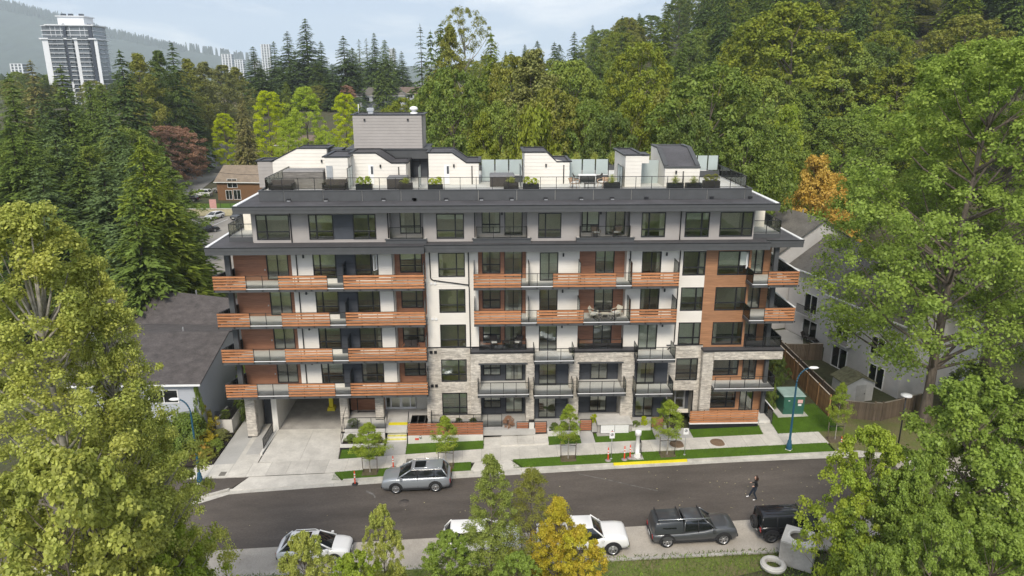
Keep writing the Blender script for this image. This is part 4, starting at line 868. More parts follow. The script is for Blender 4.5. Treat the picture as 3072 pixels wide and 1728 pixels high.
# left planter box with black fence
t = thing('planter', 'square white planter box with black picket fence beside the left walkway', 'planter', (-1.6, 2.8, zs(-1.6)));
m = MB(); m.box(-.7, .7, 0, .15, -.1, 1.25); m.box(-.7, -.55, .15, 2.8, -.1, 1.25); m.box(.55, .7, .15, 2.8, -.1, 1.25); m.build('box', CONCW, t); MB().box(-.55, .55, .15, 2.8, -.1, 1.1).build('soil', SOIL, t)
m = MB(); m.box(-.7, .7, .05, .09, 2.0, 2.04); m.box(.6, .64, .1, 2.8, 2.0, 2.04)
for k in range(13): m.box(-.69 + k * .115, -.66 + k * .115, .05, .08, 1.25, 2.0)
for k in range(22): m.box(.6, .63, .15 + k * .12, .18 + k * .12, .0, 2.0)
m.build('picket_fence', BLACK, t)
# bar rail along the garage ramp
t = thing('bar_railing', 'black vertical bar railing beside the garage ramp', 'railing', (2.85, -.9, zs(2.85) + .3)); m = MB(); m.box(-.025, .025, 0, 2.75, .88, .92); m.box(-.025, .025, 0, 2.75, .08, .12)
for k in range(25): m.box(-.012, .012, k * .113, k * .113 + .022, .12, .88)
m.box(-.03, .03, 0, .05, -.3, .92); m.box(-.03, .03, 2.7, 2.75, -.3, .92); m.build('bars', BLACK, t)
# planted bed edge
structure(MB().slab([(-3.4, -2.7), (-.72, -2.85), (-.7, 2.6), (-2.6, 2.6)], .13, P).build('planting_bed', SOIL))
# ---------------------------------------------------------------- street furniture
TEAL = pm('teal_paint', (.018, .085, .14), .4, .1, 2)
def street_lamp(x, y, ztop, reach, side, label):
    g = zs(x) + .1; t = thing('street_lamp', label, 'street lamp', (x, y, g)); h = ztop - g
    MB().lathe([(.3, -.1), (.3, .06), (.0, .06)], (0, 0, 0), 4).build('footing', CONCW, t)
    MB().lathe([(.22, .06), (.2, .5), (.17, .55), (.15, .8), (.10, .86), (.09, 1.2), (.065, h - 1.2)], n=12).build('pole', TEAL, t)
    pts = [(0, 0, h - 1.25)] + [(side * reach * (1 - math.cos(a)), 0, h - 1.2 + 1.2 * math.sin(a)) for a in np.linspace(0, 1.45, 9)]
    MB().path(pts, .055, 10).build('arm', TEAL, t); e = pts[-1]
    m = MB(); m.lathe([(0, -.06), (.14, -.05), (.19, .02), (.13, .1), (0, .12)], (0, 0, 0), 14); m.v = [(e[0] + side * .3 + a * 2.2, b, e[2] + c) for a, b, c in m.v]; m.build('luminaire', MWHITE, t)
    return t
street_lamp(-.67, -5.45, 5.45, .85, -1, 'teal street lamp with curved arm beside the garage driveway'); street_lamp(45.05, -4.62, 6.95, 1.0, 1, 'teal street lamp on the lawn beside the green transformer')
g = zs(53.6) + .1; t = thing('post_lamp', 'slim black post lamp with white dish under the big maple', 'lamp', (53.58, -4.98, g)); MB().tube((0, 0, -.1), (0, 0, 4.3), .06, .05, 10).build('post', BLACK, t); MB().lathe([(0, 4.28), (.2, 4.3), (.42, 4.38), (.40, 4.48), (.15, 4.55), (0, 4.56)], n=18).build('dish', MWHITE, t)
def road_sign(x, y, h, label, red):
    g = zs(x) + .12; t = thing('road_sign', label, 'sign', (x, y, g)); MB().tube((0, 0, -.1), (0, 0, h), .025, .025, 8).build('post', GALV, t); MB().lathe([(.1, 0), (.1, .03), (.0, .03)], n=10).build('base', GALV, t)
    p_ = MB().box(-.2, .2, -.04, -.028, h - .52, h).build('plate', MWHITE, t); m = MB()
    for k in range(20): a, b = 2 * math.pi * k / 20, 2 * math.pi * (k + 1) / 20; m.quad((.12 * math.cos(a), -.043, h - .2 + .12 * math.sin(a)), (.12 * math.cos(b), -.043, h - .2 + .12 * math.sin(b)), (.085 * math.cos(b), -.043, h - .2 + .085 * math.sin(b)), (.085 * math.cos(a), -.043, h - .2 + .085 * math.sin(a)))
    m.quad((-.09, -.0435, h - .26), (-.07, -.0435, h - .28), (.09, -.0435, h - .14), (.07, -.0435, h - .12)); m.box(-.02, .02, -.043, -.041, h - .27, h - .13); m.build('symbol', BLACK, p_)
    if red:
        q = MB().box(-.14, .14, -.04, -.028, h + .02, h + .22).build('upper_plate', MWHITE, t); MB().box(-.11, .11, -.043, -.041, h + .05, h + .09).build('symbol', MATS['red_plate'], q); MB().box(-.03, .03, -.043, -.041, h + .1, h + .2).build('symbol', BLACK, q)
    return t
road_sign(30.96, -4.77, 2.3, 'white parking sign with small red plate by the charging post', True); road_sign(36.75, -4.68, 2.3, 'white parking sign by the street tree near the right entry', False)
g = zs(33) + .12; t = thing('charging_post', 'white electric vehicle charging post on the kerbside lawn', 'charger', (33.0, -4.75, g))
MB().box(-.45, .45, -.4, .4, -.1, .05).build('pad', CONCD, t); m = MB(); m.lathe([(.26, .05), (.26, .22), (.17, .28), (.15, 1.9), (.24, 1.95), (.25, 2.3), (.2, 2.36), (0, 2.36)], n=20); m.build('housing', MWHITE, t)
MB().box(-.2, .2, -.27, -.2, .1, .5).build('front_panel', MWHITE, t); m = MB(); m.path([(.2, -.05, 1.55), (.3, -.08, 1.2), (.26, -.1, .75), (.34, -.1, .4), (.24, -.12, .12), (.2, -.1, .9), (.2, -.05, 1.4)], .022, 6); m.build('cable', BLACK, t); MB().box(.14, .22, -.1, .05, 1.3, 1.6).build('plug', BLACK, t)
ORNG = pm('orange_plastic', (.70, .075, .03), .5, .08); 
def delineator(x, y, h, label, dark=False):
    t = thing('delineator_post', label, 'traffic post', (x, y, zs(x) + (.13 if y > -6 else .02)), 0, 'orange delineator posts'); MB().lathe([(.24, 0), (.24, .05), (.12, .09), (.0, .09)], n=10).build('base', BLACK if dark else pm('grey_rubber', (.30, .26, .25), .8, .1), t)
    MB().lathe([(.055, .05), (.05, h), (.02, h + .05), (0, h + .05)], n=10).build('post', ORNG, t); MB().box(-.035, .035, -.01, .01, h + .04, h + .14).build('grip', ORNG, t)
    for z in (h * .58, h * .8): MB().lathe([(.06, z), (.06, z + .12)], n=10).build('white_band', MWHITE, t)
delineator(30.67, -5.06, 1.0, 'thin orange delineator post beside the white parking sign'); delineator(31.95, -5.04, 1.05, 'orange delineator post with white bands left of its twin by the charger'); delineator(32.42, -4.87, 1.05, 'orange delineator post right beside the charging post')
delineator(11.31, -6.6, 1.0, 'orange delineator post standing in the gutter by the driveway', True); delineator(13.95, -4.65, .9, 'orange delineator post behind the grey parked suv'); delineator(49.0, -5.0, 1.0, 'orange delineator post at the lawn end under the maple')
IRON = pm('rusty_iron', (.20, .135, .085), .8, .15, 6)
for x, y, lb in ((36.63, -2.95, 'round brown manhole cover behind the staked tree'), (39.93, -2.98, 'round brown manhole cover in the open pavement')):
    t = thing('manhole_cover', lb, 'manhole', (x, y, zs(x) + .102)); MB().lathe([(.62, 0), (.62, .012), (.52, .014), (.0, .014)], n=28).build('cover', IRON, t); MB().lathe([(.40, .014), (.40, .02), (.36, .02)], n=28).build('rim', IRON, t)
for x, y, lb in ((.64, -4.3, 'square grey drain cover near the teal lamp'), (15.08, -3.6, 'square grey drain cover behind the grey suv')):
    t = thing('drain_cover', lb, 'drain', (x, y, zs(x) + .102)); MB().box(-.24, .24, -.3, .3, 0, .008).build('frame', pm('dull_iron', (.17, .16, .14), .8, .1), t); m = MB()
    for k in range(6): m.box(-.2, .2, -.25 + k * .09, -.2 + k * .09, .008, .014)
    m.build('grate', MATS['dull_iron'], t)
t = thing('manhole_cover', 'dark worn manhole cover in the asphalt by the suv', 'manhole', (15.3, -9.4, zs(15.3) + .008)); MB().lathe([(.45, 0), (.45, .008), (0, .009)], n=24).build('cover', pm('dark_iron', (.10, .085, .075), .8, .2, 5), t); MB().lathe([(.3, .009), (.3, .014), (.27, .014)], n=24).build('rim', MATS['dark_iron'], t)
# transformer
GRN = pm('transformer_green', (.035, .125, .085), .5, .1, 1.5, .05)
t = thing('transformer', 'green padmount transformer cabinet on a concrete pad', 'transformer', (47.75, 1.2, zs(47.7) + .1))
MB().box(-1.5, 1.5, -.45, 2.2, -.1, .07).build('pad', CONC, t); MB().box(-.92, .88, 0, 1.75, .07, 1.72).build('cabinet', GRN, t); MB().hexa([(-1.0, -.08, 1.72), (.96, -.08, 1.72), (.96, 1.85, 1.72), (-1.0, 1.85, 1.72)], [(-.96, -.04, 1.8), (.92, -.04, 1.8), (.92, 1.81, 1.83), (-.96, 1.81, 1.83)]).build('lid', pm('transformer_lid', (.30, .42, .38), .45, .15, 1), t)
m = MB(); m.box(-.03, -.015, -.012, -.001, .12, 1.65); m.box(-.9, -.85, -.02, -.001, .6, .75); m.build('door_seam', CHARD, t); MB().box(.28, .72, -.014, -.004, 1.1, 1.42).build('warning_label', pm('pink_label', (.75, .45, .42), .6, .1, 14), t); MB().box(.33, .62, -.014, -.004, .85, 1.02).build('label', MWHITE, t); MB().box(-.55, -.4, -.014, -.004, 1.3, 1.36).build('label', MWHITE, t)
# ---------------------------------------------------------------- board fences at the right
def board_fence(label, pts, h, mat, capm, off=0.0, bw=.15):
    t = thing('board_fence', label, 'fence', (pts[0][0], pts[0][1], terr(*pts[0]))); ox, oy, oz = t.location
    bm = MB().box(-bw / 2 + .006, bw / 2 - .006, -.012, .012, 0, h).mesh('board'); pmh = MB().box(-.06, .06, -.06, .06, -.1, h + .12).mesh('fence_post')
    for (x0, y0), (x1, y1) in zip(pts[:-1], pts[1:]):
        Ln = math.hypot(x1 - x0, y1 - y0); n = int(Ln / bw); an = math.atan2(y1 - y0, x1 - x0)
        for k in range(n):
            s = (k + .5) / n; x, y = x0 + (x1 - x0) * s, y0 + (y1 - y0) * s; o = link('board', bm, mat, t, (x - ox, y - oy, terr(x, y) - oz), an)
        for k in range(int(Ln / 2.4) + 1):
            s = min(1, k * 2.4 / Ln); x, y = x0 + (x1 - x0) * s, y0 + (y1 - y0) * s; link('fence_post', pmh, mat, t, (x - ox, y - oy, terr(x, y) - oz), an)
        k = 0
        while k < Ln - .01:
            e = min(k + 2.4, Ln); m = MB(); za = terr(x0 + (x1 - x0) * k / Ln, y0 + (y1 - y0) * k / Ln) - oz + h; m.box(k + .06, e - .06, -.055, .055, h, h + .04); o = m.build('cap_rail', capm, t, (x0 - ox, y0 - oy, za - h), an); k = e
    return t
CED = rnd_tint(pm('fresh_cedar_board', (.36, .20, .085), .8, .25, 1.5, .2, 30, stretch=(8, 8, .8)), .22); OLDW = rnd_tint(pm('weathered_board', (.17, .125, .085), .9, .25, 1.5, .2, 30, stretch=(8, 8, .8)), .22)
board_fence('fresh cedar board fence behind the green transformer', [(50.7, .9), (50.9, 9), (51.1, 24)], 1.95, CED, pm('pale_cap', (.60, .52, .42), .8, .1))
board_fence('weathered dark board fence around the townhouse yards', [(51.9, 24), (51.6, 9), (51.6, .2), (54.5, -.6), (58.6, .9)], 1.8, OLDW, pm('grey_cap', (.36, .31, .25), .85, .1)); board_fence('short weathered yard fence between the townhouse patios', [(51.8, 13.6), (55.6, 13.3)], 1.8, OLDW, MATS['grey_cap'])
# ================================================================ vehicles
TYRE = pm('tyre_rubber', (.02, .02, .02), .85, .15, 8); RIM = pm('alloy_rim', (.50, .50, .50), .3, .05, metal=.8); RIMD = pm('dark_rim', (.10, .10, .10), .4, .1, metal=.6); PLAST = pm('black_trim', (.025, .025, .027), .6, .1, 4)
CGLASS = pm('car_glass', (.012, .014, .015), .08, .1, 1, spec=.8); HEADL = pm('headlight_lens', (.75, .77, .78), .15, .03, spec=.7); TAILL = pm('taillight_lens', (.45, .015, .02), .2, .1); CHROME = pm('chrome', (.75, .75, .75), .15, .02, metal=.9)
def wheel_meshes(r, wd, spokes, rimmat):
    t = MB(); t.lathe([(r * .66, -wd / 2), (r * .92, -wd / 2), (r, -wd / 2 + .05), (r, wd / 2 - .05), (r * .92, wd / 2), (r * .66, wd / 2), (r * .64, 0), (r * .66, -wd / 2)], n=24, axis='y')
    m = MB(); m.lathe([(r * .66, -wd / 2 + .0), (r * .60, -wd / 2 + .02), (r * .58, .0)], n=24, axis='y'); m.lathe([(0, -wd / 2 + .02), (r * .15, -wd / 2 + .02), (r * .16, -.02)], n=12, axis='y')
    for k in range(spokes):
        a = 2 * math.pi * k / spokes; c, s = math.cos(a), math.sin(a); P = lambda q, w_, y: (q * c - w_ * s, y, q * s + w_ * c)
        m.hexa([P(r * .1, -.035, -wd / 2 + .03), P(r * .62, -.05, -wd / 2 + .015), P(r * .62, .05, -wd / 2 + .015), P(r * .1, .035, -wd / 2 + .03)], [P(r * .1, -.035, -.02), P(r * .62, -.05, -.03), P(r * .62, .05, -.03), P(r * .1, .035, -.02)])
    d = MB(); d.lathe([(0, -.02), (r * .6, -.02)], n=20, axis='y'); i = len(m.v)
    return t.mesh('tyre'), m.mesh('rim'), d.mesh('brake_disc')
WM = {}
def bev(o, w):
    b = o.modifiers.new('bevel', 'BEVEL'); b.width = w; b.segments = 3; b.limit_method = 'ANGLE'
    for p_ in o.data.polygons: p_.use_smooth = True
    return o
def vehicle(label, cat, loc, rz, paint, L, W, st, gh, wb, wx, r, trim=PLAST, rim=RIM, spokes=6, rails=None, sunroof=None, cls='car', pillars=(.3, .62), clad=True, group=None, name='parked_car', glassm=CGLASS, arch=1.26, taper=.0):
    """st: (x, bottom, top, half width) stations from tail to nose; gh: base x0,x1, roof x0,x1, base z, roof z, base half width, roof half width"""
    t = thing(name, label, cat, loc, rz, group)
    mb = MB(); rows = []
    for x, zb, zt, w in st:
        h = zt - zb; half = [(w * .80, zb), (w * .95, zb + .04 * 1), (w * .99, zb + h * .35), (w, zb + h * .62), (w * .975, zt - h * .13), (w * .92, zt - .025), (w * .62, zt + .012), (0, zt + .02)]
        rows.append([(x, -a, b) for a, b in half] + [(x, a, b) for a, b in reversed(half[:-1])])
    n = len(rows[0]); 
    for rw in rows: mb.v += rw
    for j in range(len(rows) - 1):
        for k in range(n - 1): mb.f.append((j * n + k, (j + 1) * n + k, (j + 1) * n + k + 1, j * n + k + 1)); mb.mi.append(0); mb.sm.append(True)
        mb.f.append((j * n + n - 1, (j + 1) * n + n - 1, (j + 1) * n, j * n)); mb.mi.append(0); mb.sm.append(False)
    mb.f.append(tuple(range(n))); mb.f.append(tuple((len(rows) - 1) * n + k for k in reversed(range(n)))); mb.mi += [0, 0]; mb.sm += [False, False]
    body = mb.build('body', paint, t)
    x0, x1, r0, r1, zb, zr, wb_, wr = gh
    B = [(x0, -wb_, zb), (x1, -wb_ * .94, zb), (x1, wb_ * .94, zb), (x0, wb_, zb)]; T = [(r0, -wr, zr), (r1, -wr * .95, zr), (r1, wr * .95, zr), (r0, wr, zr)]
    g = MB(); g.hexa(B, T); gl = bev(g.build('window_glass', glassm, t), .05)
    m = MB(); q = .05; m.hexa([(r0 - q, -wr - .01, zr - .01), (r1 + q, -wr * .95 - .01, zr - .01), (r1 + q, wr * .95 + .01, zr - .01), (r0 - q, wr + .01, zr - .01)], [(r0 + .06, -wr + .1, zr + .05), (r1 - .12, -wr * .95 + .1, zr + .05), (r1 - .12, wr * .95 - .1, zr + .05), (r0 + .06, wr - .1, zr + .05)]); bev(m.build('roof', paint, t), .045)
    for i in range(4): MB().tube(B[i], T[i], .055, .045, 6).build('pillar', paint, t)
    for f in pillars:
        for s in (-1, 1): xb = x0 + (x1 - x0) * f; xr = r0 + (r1 - r0) * min(1, max(0, (xb - r0) / (r1 - r0))); MB().tube((xb, s * (wb_ - .0), zb), (xr, s * (wr - .0), zr), .04, .035, 6).build('pillar', PLAST, t)
    m = MB()                                    # sills and door seams
    for s in (-1, 1):
        yb = s * W
        for xs_ in (x0 + (x1 - x0) * f for f in (*pillars, .93)): m.box(xs_ - .008, xs_ + .008, yb * .985 - .004, yb * .985 + .004, st[3][1] + .12, zb - .02)
        if clad: m.box(-wb / 2 + wx + r * 1.1, wb / 2 + wx - r * 1.1, yb * .975 - .012, yb * .975 + .012, st[3][1] - .01, st[3][1] + .13)
    m.build('door_seam', PLAST, t)
    m = MB()
    for s in (-1, 1):
        for f in (pillars[0] + .06 if len(pillars) > 1 else .2, pillars[-1] + .06): xh = x0 + (x1 - x0) * f; m.box(xh, xh + .2, s * W * 1.0 - .012, s * W * 1.0 + .012, zb - .16, zb - .13)
    m.build('door_handle', paint, t)
    k = (r, spokes, rim.name)
    if k not in WM: WM[k] = wheel_meshes(r, .24, spokes, rim)
    ty, ri, di = WM[k]
    for xx in (-wb / 2 + wx, wb / 2 + wx):
        for s in (-1, 1):
            wl = link('wheel', ty, TYRE, t, (xx, s * (W - .12), r), 0 if s < 0 else math.pi); link('rim', ri, rim, wl); link('brake_disc', di, PLAST, wl)
            a = MB(); ra = r * arch; nn = 14; pts = [(xx + ra * math.cos(math.pi * i / nn), r + ra * math.sin(math.pi * i / nn)) for i in range(nn + 1)]; ri_ = r * .98
            for i in range(nn):
                c0, c1 = math.pi * i / nn, math.pi * (i + 1) / nn; y0 = s * (W * .90); y1 = s * (W + .025)
                p = lambda q, c, y: (xx + q * math.cos(c), y, r + q * math.sin(c)); a.quad(p(ra, c0, y1), p(ra, c1, y1), p(ri_, c1, y1), p(ri_, c0, y1)); a.quad(p(ra, c0, y1), p(ra, c1, y1), p(ra, c1, y0), p(ra, c0, y0)); a.quad(p(ri_, c0, y1), p(ri_, c1, y1), p(ri_ * .98, c1, y0), p(ri_ * .98, c0, y0))
            a.box(xx - r * .95, xx + r * .95, s * W * .90 - .01, s * W * .90 + .01, r * .4, r * 1.8); a.build('wheel_arch', trim, t)
    xf = st[-1][0]; xrr = st[0][0]; wf = st[-1][3]; zf = st[-1][2]; wre = st[0][3]
    MB().box(xf - .02, xf + .03, -wf * .55, wf * .55, st[-1][1] + .18, zf - .10).build('grille', PLAST, t); MB().box(xf - .06, xf + .045, -wf * .98, wf * .98, st[-1][1], st[-1][1] + .16).build('bumper', trim, t); MB().box(xrr - .05, xrr + .05, -wre * .98, wre * .98, st[0][1], st[0][1] + .16).build('bumper', trim, t)
    for s in (-1, 1):
        MB().hexa([(xf - .32, s * wf * 1.03, zf - .26), (xf + .02, s * wf * .58, zf - .26), (xf + .0, s * wf * .55, zf - .24), (xf - .32, s * wf * .9, zf - .24)], [(xf - .34, s * wf * 1.03, zf - .08), (xf + .0, s * wf * .6, zf - .10), (xf - .05, s * wf * .55, zf - .08), (xf - .34, s * wf * .9, zf - .07)]).build('headlight', HEADL, t)
        zt_ = st[0][2]; MB().box(xrr - .02, xrr + .16, s * wre * .86 - .09, s * wre * .86 + .12 * 1, zt_ - .32, zt_ - .04).build('taillight', TAILL, t)
        MB().box(x1 - .35, x1 - .2, s * (W + .02) - .02, s * (W + .02) + .13 * s if s > 0 else s * (W + .02) + .0, zb - .02, zb + .14).build('mirror', paint, t) if s > 0 else MB().box(x1 - .35, x1 - .2, -W - .15, -W, zb - .02, zb + .14).build('mirror', paint, t)
    for xx, sg in ((xf + .047, 1), (xrr - .052, -1)): MB().box(min(xx, xx + sg * .006), max(xx, xx + sg * .006), -.26, .26, st[0][1] + .02, st[0][1] + .15).build('plate', MWHITE, t)
    if rails:
        for s in (-1, 1): MB().path([(r0 + .15, s * (wr - .06), zr + .02), (r0 + .3, s * (wr - .06), zr + .12), (r1 - .25, s * (wr - .06), zr + .12), (r1 - .05, s * (wr - .06), zr + .02)], .025, 6).build('roof_rail', rails, t)
    if sunroof: MB().box(sunroof[0], sunroof[1], -wr * .62, wr * .62, zr + .05, zr + .058).build('sunroof', glassm, t)
    return t
SLOPE = math.atan(.0333)
def on_street(x, y, heading, dz=.01): return (x, y, zs(x) + dz)
def park(t, heading): t.rotation_euler = (0, -SLOPE if heading == 0 else SLOPE, heading if heading == 0 else math.pi)
P_GREY = carpaint('grey_blue_paint', (.30, .325, .35), .3, .35); P_WHITE = carpaint('white_paint', (.78, .78, .77), .3); P_GUN = carpaint('gunmetal_paint', (.10, .105, .11), .3, .5); P_BLACK = carpaint('black_paint', (.008, .008, .01), .2); P_SILV = carpaint('silver_paint', (.45, .44, .42), .3, .4); P_DGREY = carpaint('dark_grey_paint', (.05, .055, .06), .3, .2)
SUV = dict(L=5.0, W=.98, wb=2.9, wx=.03, r=.385)
st_suv = [(-2.5, .42, .98, .84), (-2.4, .34, 1.16, .93), (-2.05, .30, 1.20, .97), (-.9, .28, 1.20, .98), (.6, .28, 1.19, .98), (1.25, .28, 1.19, .97), (1.95, .30, 1.14, .96), (2.32, .34, 1.07, .92), (2.46, .38, .95, .86), (2.52, .42, .74, .80)]
t = vehicle('grey blue suv with sunroof and silver roof rails parked by the kerb', 'car', on_street(16.06, -7.22, 1), 0, P_GREY, 5.0, .98, st_suv, (-2.36, 1.32, -1.95, .30, 1.17, 1.76, .91, .73), 2.9, .03, .41, spokes=6, rails=CHROME, sunroof=(-.75, .05), pillars=(.27, .60)); park(t, 1)
t = vehicle('white suv hidden behind the slim light green tree', 'car', on_street(20.9, -15.1, 0), 0, P_WHITE, 4.9, .97, st_suv, (-2.36, 1.3, -1.9, .30, 1.17, 1.76, .91, .73), 2.85, .03, .37, spokes=5, pillars=(.27, .60)); park(t, 0)
st_hb = [(-2.25, .42, .92, .80), (-2.12, .34, 1.02, .88), (-1.7, .28, 1.02, .90), (-.6, .26, 1.0, .90), (.6, .26, .98, .90), (1.1, .26, .99, .89), (1.75, .28, .92, .88), (2.12, .32, .83, .83), (2.25, .36, .72, .77), (2.30, .40, .56, .70)]
t = vehicle('white hatchback with black sunroof behind yellowing branches', 'car', on_street(10.25, -15.0, 0), 0, P_WHITE, 4.55, .90, st_hb, (-2.05, 1.25, -1.5, .25, .98, 1.48, .83, .64), 2.65, .05, .33, spokes=5, rails=P_WHITE, sunroof=(-.65, -.15), pillars=(.3, .62), clad=False); park(t, 0)
def bed(t, paint, x0, x1, W, z0, z1):
    m = MB(); m.box(x0, x1, -W, -W + .1, z0, z1); m.box(x0, x1, W - .1, W, z0, z1); m.box(x0, x0 + .08, -W + .1, W - .1, z0, z1); m.box(x1 - .08, x1, -W + .1, W - .1, z0, z1); m.build('bed_wall', paint, t); MB().box(x0 + .08, x1 - .08, -W + .1, W - .1, z0 - .3, z0 + .05).build('bed_floor', PLAST, t)
st_pk = [(-2.75, .5, .92, .90), (-2.65, .42, .98, .96), (-1.9, .40, .98, .97), (-.6, .38, 1.0, .98), (.5, .38, 1.08, .98), (1.15, .38, 1.20, .97), (2.0, .40, 1.19, .96), (2.5, .44, 1.13, .94), (2.64, .48, 1.0, .90), (2.70, .52, .76, .84)]
t = vehicle('dark gunmetal pickup with canopy and ladder rails on its roof', 'truck', on_street(34.55, -15.02, 0), 0, P_GUN, 5.5, .96, st_pk, (-.74, 1.42, -.66, .58, 1.06, 1.78, .90, .74), 3.6, -.02, .43, spokes=6, pillars=(.42,), name='pickup_truck'); park(t, 0)
m = MB(); m.hexa([(-2.68, -.95, .98), (-.76, -.95, .98), (-.76, .95, .98), (-2.68, .95, .98)], [(-2.55, -.80, 1.72), (-.78, -.78, 1.76), (-.78, .78, 1.76), (-2.55, .80, 1.72)]); bev(m.build('canopy', P_DGREY, t), .06)
for s in (-1, 1): MB().hexa([(-2.2, s * .905, 1.15), (-1.2, s * .905, 1.15), (-1.2, s * .90, 1.15), (-2.2, s * .90, 1.15)], [(-2.1, s * .86, 1.42), (-1.25, s * .86, 1.42), (-1.25, s * .84, 1.42), (-2.1, s * .84, 1.42)]).build('canopy_window', CGLASS, t)
m = MB(); 
for x in (-2.35, -.95, .45): m.box(x - .03, x + .03, -.78, .78, 1.86, 1.90); m.box(x - .02, x + .02, -.76, -.72, 1.74, 1.86); m.box(x - .02, x + .02, .72, .76, 1.74, 1.86)
m.build('roof_rack', PLAST, t); MB().tube((-2.4, -.74, 1.92), (.95, -.74, 1.92), .03, .03, 8).build('rack_pole', CHROME, t)
for k in range(5): MB().box(-.4, .4, -.5 + k * .24, -.45 + k * .24, 1.812, 1.825).build('roof_rib', P_GUN, t)
st_w = [(-2.9, .55, 1.0, .94), (-2.8, .46, 1.06, 1.0), (-1.9, .44, 1.06, 1.01), (-.5, .42, 1.08, 1.01), (.6, .42, 1.16, 1.01), (1.2, .42, 1.30, 1.0), (2.2, .44, 1.29, .99), (2.65, .48, 1.23, .97), (2.80, .52, 1.08, .93), (2.86, .56, .8, .88)]
t = vehicle('white pickup with black lettering on its door behind yellow leaves', 'truck', on_street(27.35, -15.5, 0), 0, P_WHITE, 5.8, 1.0, st_w, (-.85, 1.45, -.6, .62, 1.15, 1.9, .95, .76), 3.65, .0, .45, spokes=6, rim=RIM, pillars=(.45,), name='pickup_truck', trim=PLAST); park(t, 0); bed(t, P_WHITE, -2.85, -.9, 1.0, 1.06, 1.25)
o = link('lettering', text_mesh('OP', .34, .004), PLAST, t); o.rotation_euler = (R(90), 0, 0); o.location = (.55, -1.018, .82); MB().box(2.7, 2.9, -.9, .9, .5, .66).build('chrome_bumper', CHROME, t)
st_j = [(-2.05, .55, 1.12, .78), (-2.0, .5, 1.16, .80), (-1.2, .48, 1.16, .80), (0, .48, 1.16, .80), (.9, .48, 1.16, .80), (1.0, .5, 1.16, .76), (1.7, .52, 1.14, .72), (2.0, .54, 1.08, .70), (2.05, .56, 1.0, .68)]
t = vehicle('black boxy off road vehicle with spare wheel on its tail', 'car', on_street(40.75, -15.2, 0), 0, P_BLACK, 4.2, .84, st_j, (-2.0, .98, -1.93, .68, 1.15, 1.82, .79, .70), 2.6, -.05, .43, rim=RIMD, spokes=5, pillars=(.33, .66), arch=1.28); park(t, 0)
ty, ri, di = WM[(.43, 5, RIMD.name)]; o = link('spare_wheel', ty, TYRE, t, (-2.2, .1, 1.05), -math.pi / 2); link('rim', ri, RIMD, o)
m = MB()
for k in range(4): m.box(-1.7, .3, -.45 + k * .28, -.40 + k * .28, 1.872, 1.885)
m.build('roof_rib', P_BLACK, t)
# cars far behind: parking lot and street
def far_car(label, x, y, rz, paint, spec='hb'):
    st, gh, wb, r, W = ((st_hb, (-2.05, 1.25, -1.3, .25, .98, 1.42, .83, .64), 2.65, .33, .90) if spec == 'hb' else (st_suv, (-2.36, 1.3, -1.9, .30, 1.17, 1.76, .91, .73), 2.85, .37, .97))
    return vehicle(label, 'car', (x, y, terr(x, y) + .1), rz, paint, 4.6, W, st, gh, wb, .03, r, pillars=(.3, .62), clad=False, name='parked_car')
far_car('white sedan parked in front of the pale retaining wall', -33.3, 91.2, R(-108), P_WHITE); far_car('dark grey sedan parked against the pale retaining wall', -28.4, 91.5, R(-105), P_DGREY); far_car('black sedan parked alone in the middle of the lot', -30.4, 78.5, R(35), P_BLACK)
far_car('white suv parked on the street above the brown house', -46, 118.5, R(175), P_WHITE, 'suv'); far_car('dark car half hidden below the white suv', -46.5, 112.5, R(180), P_BLACK); far_car('silver car with covered roof beside the brown house', -43.0, 124.5, R(160), P_SILV, 'suv'); far_car('beige van parked under the rusty tree', -65.5, 171, R(5), P_SILV, 'suv'); far_car('white car glimpsed under the dark conifers', -39, 60, R(60), P_WHITE)
# ---------------------------------------------------------------- concrete vault and ring on the verge
g = zs(39.6) + .05; t = thing('concrete_vault', 'square concrete vault with round opening standing on the verge', 'concrete box', (40.35, -17.75, g), R(-32)); 
m = MB(); s = .95; hh = 1.55
m.box(-s, s, -s, -s + .14, 0, hh); m.box(-s, s, s - .14, s, 0, hh); m.box(-s, -s + .14, -s + .14, s - .14, 0, hh); m.box(s - .14, s, -s + .14, s - .14, 0, hh); m.build('walls', CONCD, t)
m = MB(); N_ = 32
for k in range(N_):
    a, b = 2 * math.pi * k / N_, 2 * math.pi * (k + 1) / N_
    def sq(c): q = s / max(abs(math.cos(c)), abs(math.sin(c))); return q * math.cos(c), q * math.sin(c)
    (xa, ya), (xb, yb) = sq(a), sq(b); ra = .58
    for z in (hh, hh + .1): m.quad((xa, ya, z), (xb, yb, z), (ra * math.cos(b), ra * math.sin(b), z), (ra * math.cos(a), ra * math.sin(a), z))
    m.quad((xa, ya, hh), (xb, yb, hh), (xb, yb, hh + .1), (xa, ya, hh + .1)); m.quad((ra * math.cos(a), ra * math.sin(a), hh - .05), (ra * math.cos(b), ra * math.sin(b), hh - .05), (ra * math.cos(b), ra * math.sin(b), hh + .1), (ra * math.cos(a), ra * math.sin(a), hh + .1))
m.build('lid', CONC, t); MB().lathe([(.58, hh + .1), (.58, hh + .16), (.72, hh + .16), (.74, hh + .1)], n=32).build('rim', CONCW, t)
t = thing('concrete_ring', 'pale concrete ring lying in the grass beside the vault', 'concrete ring', (38.62, -18.35, zs(38.6) + .08)); MB().lathe([(.46, 0), (.46, .3), (.5, .34), (.66, .34), (.72, .28), (.74, .12), (.74, 0), (.46, 0)], n=32).build('ring', CONC, t); MB().lathe([(.74, .14), (.76, .15), (.76, .2), (.73, .22)], n=32).build('lip', CONCW, t)
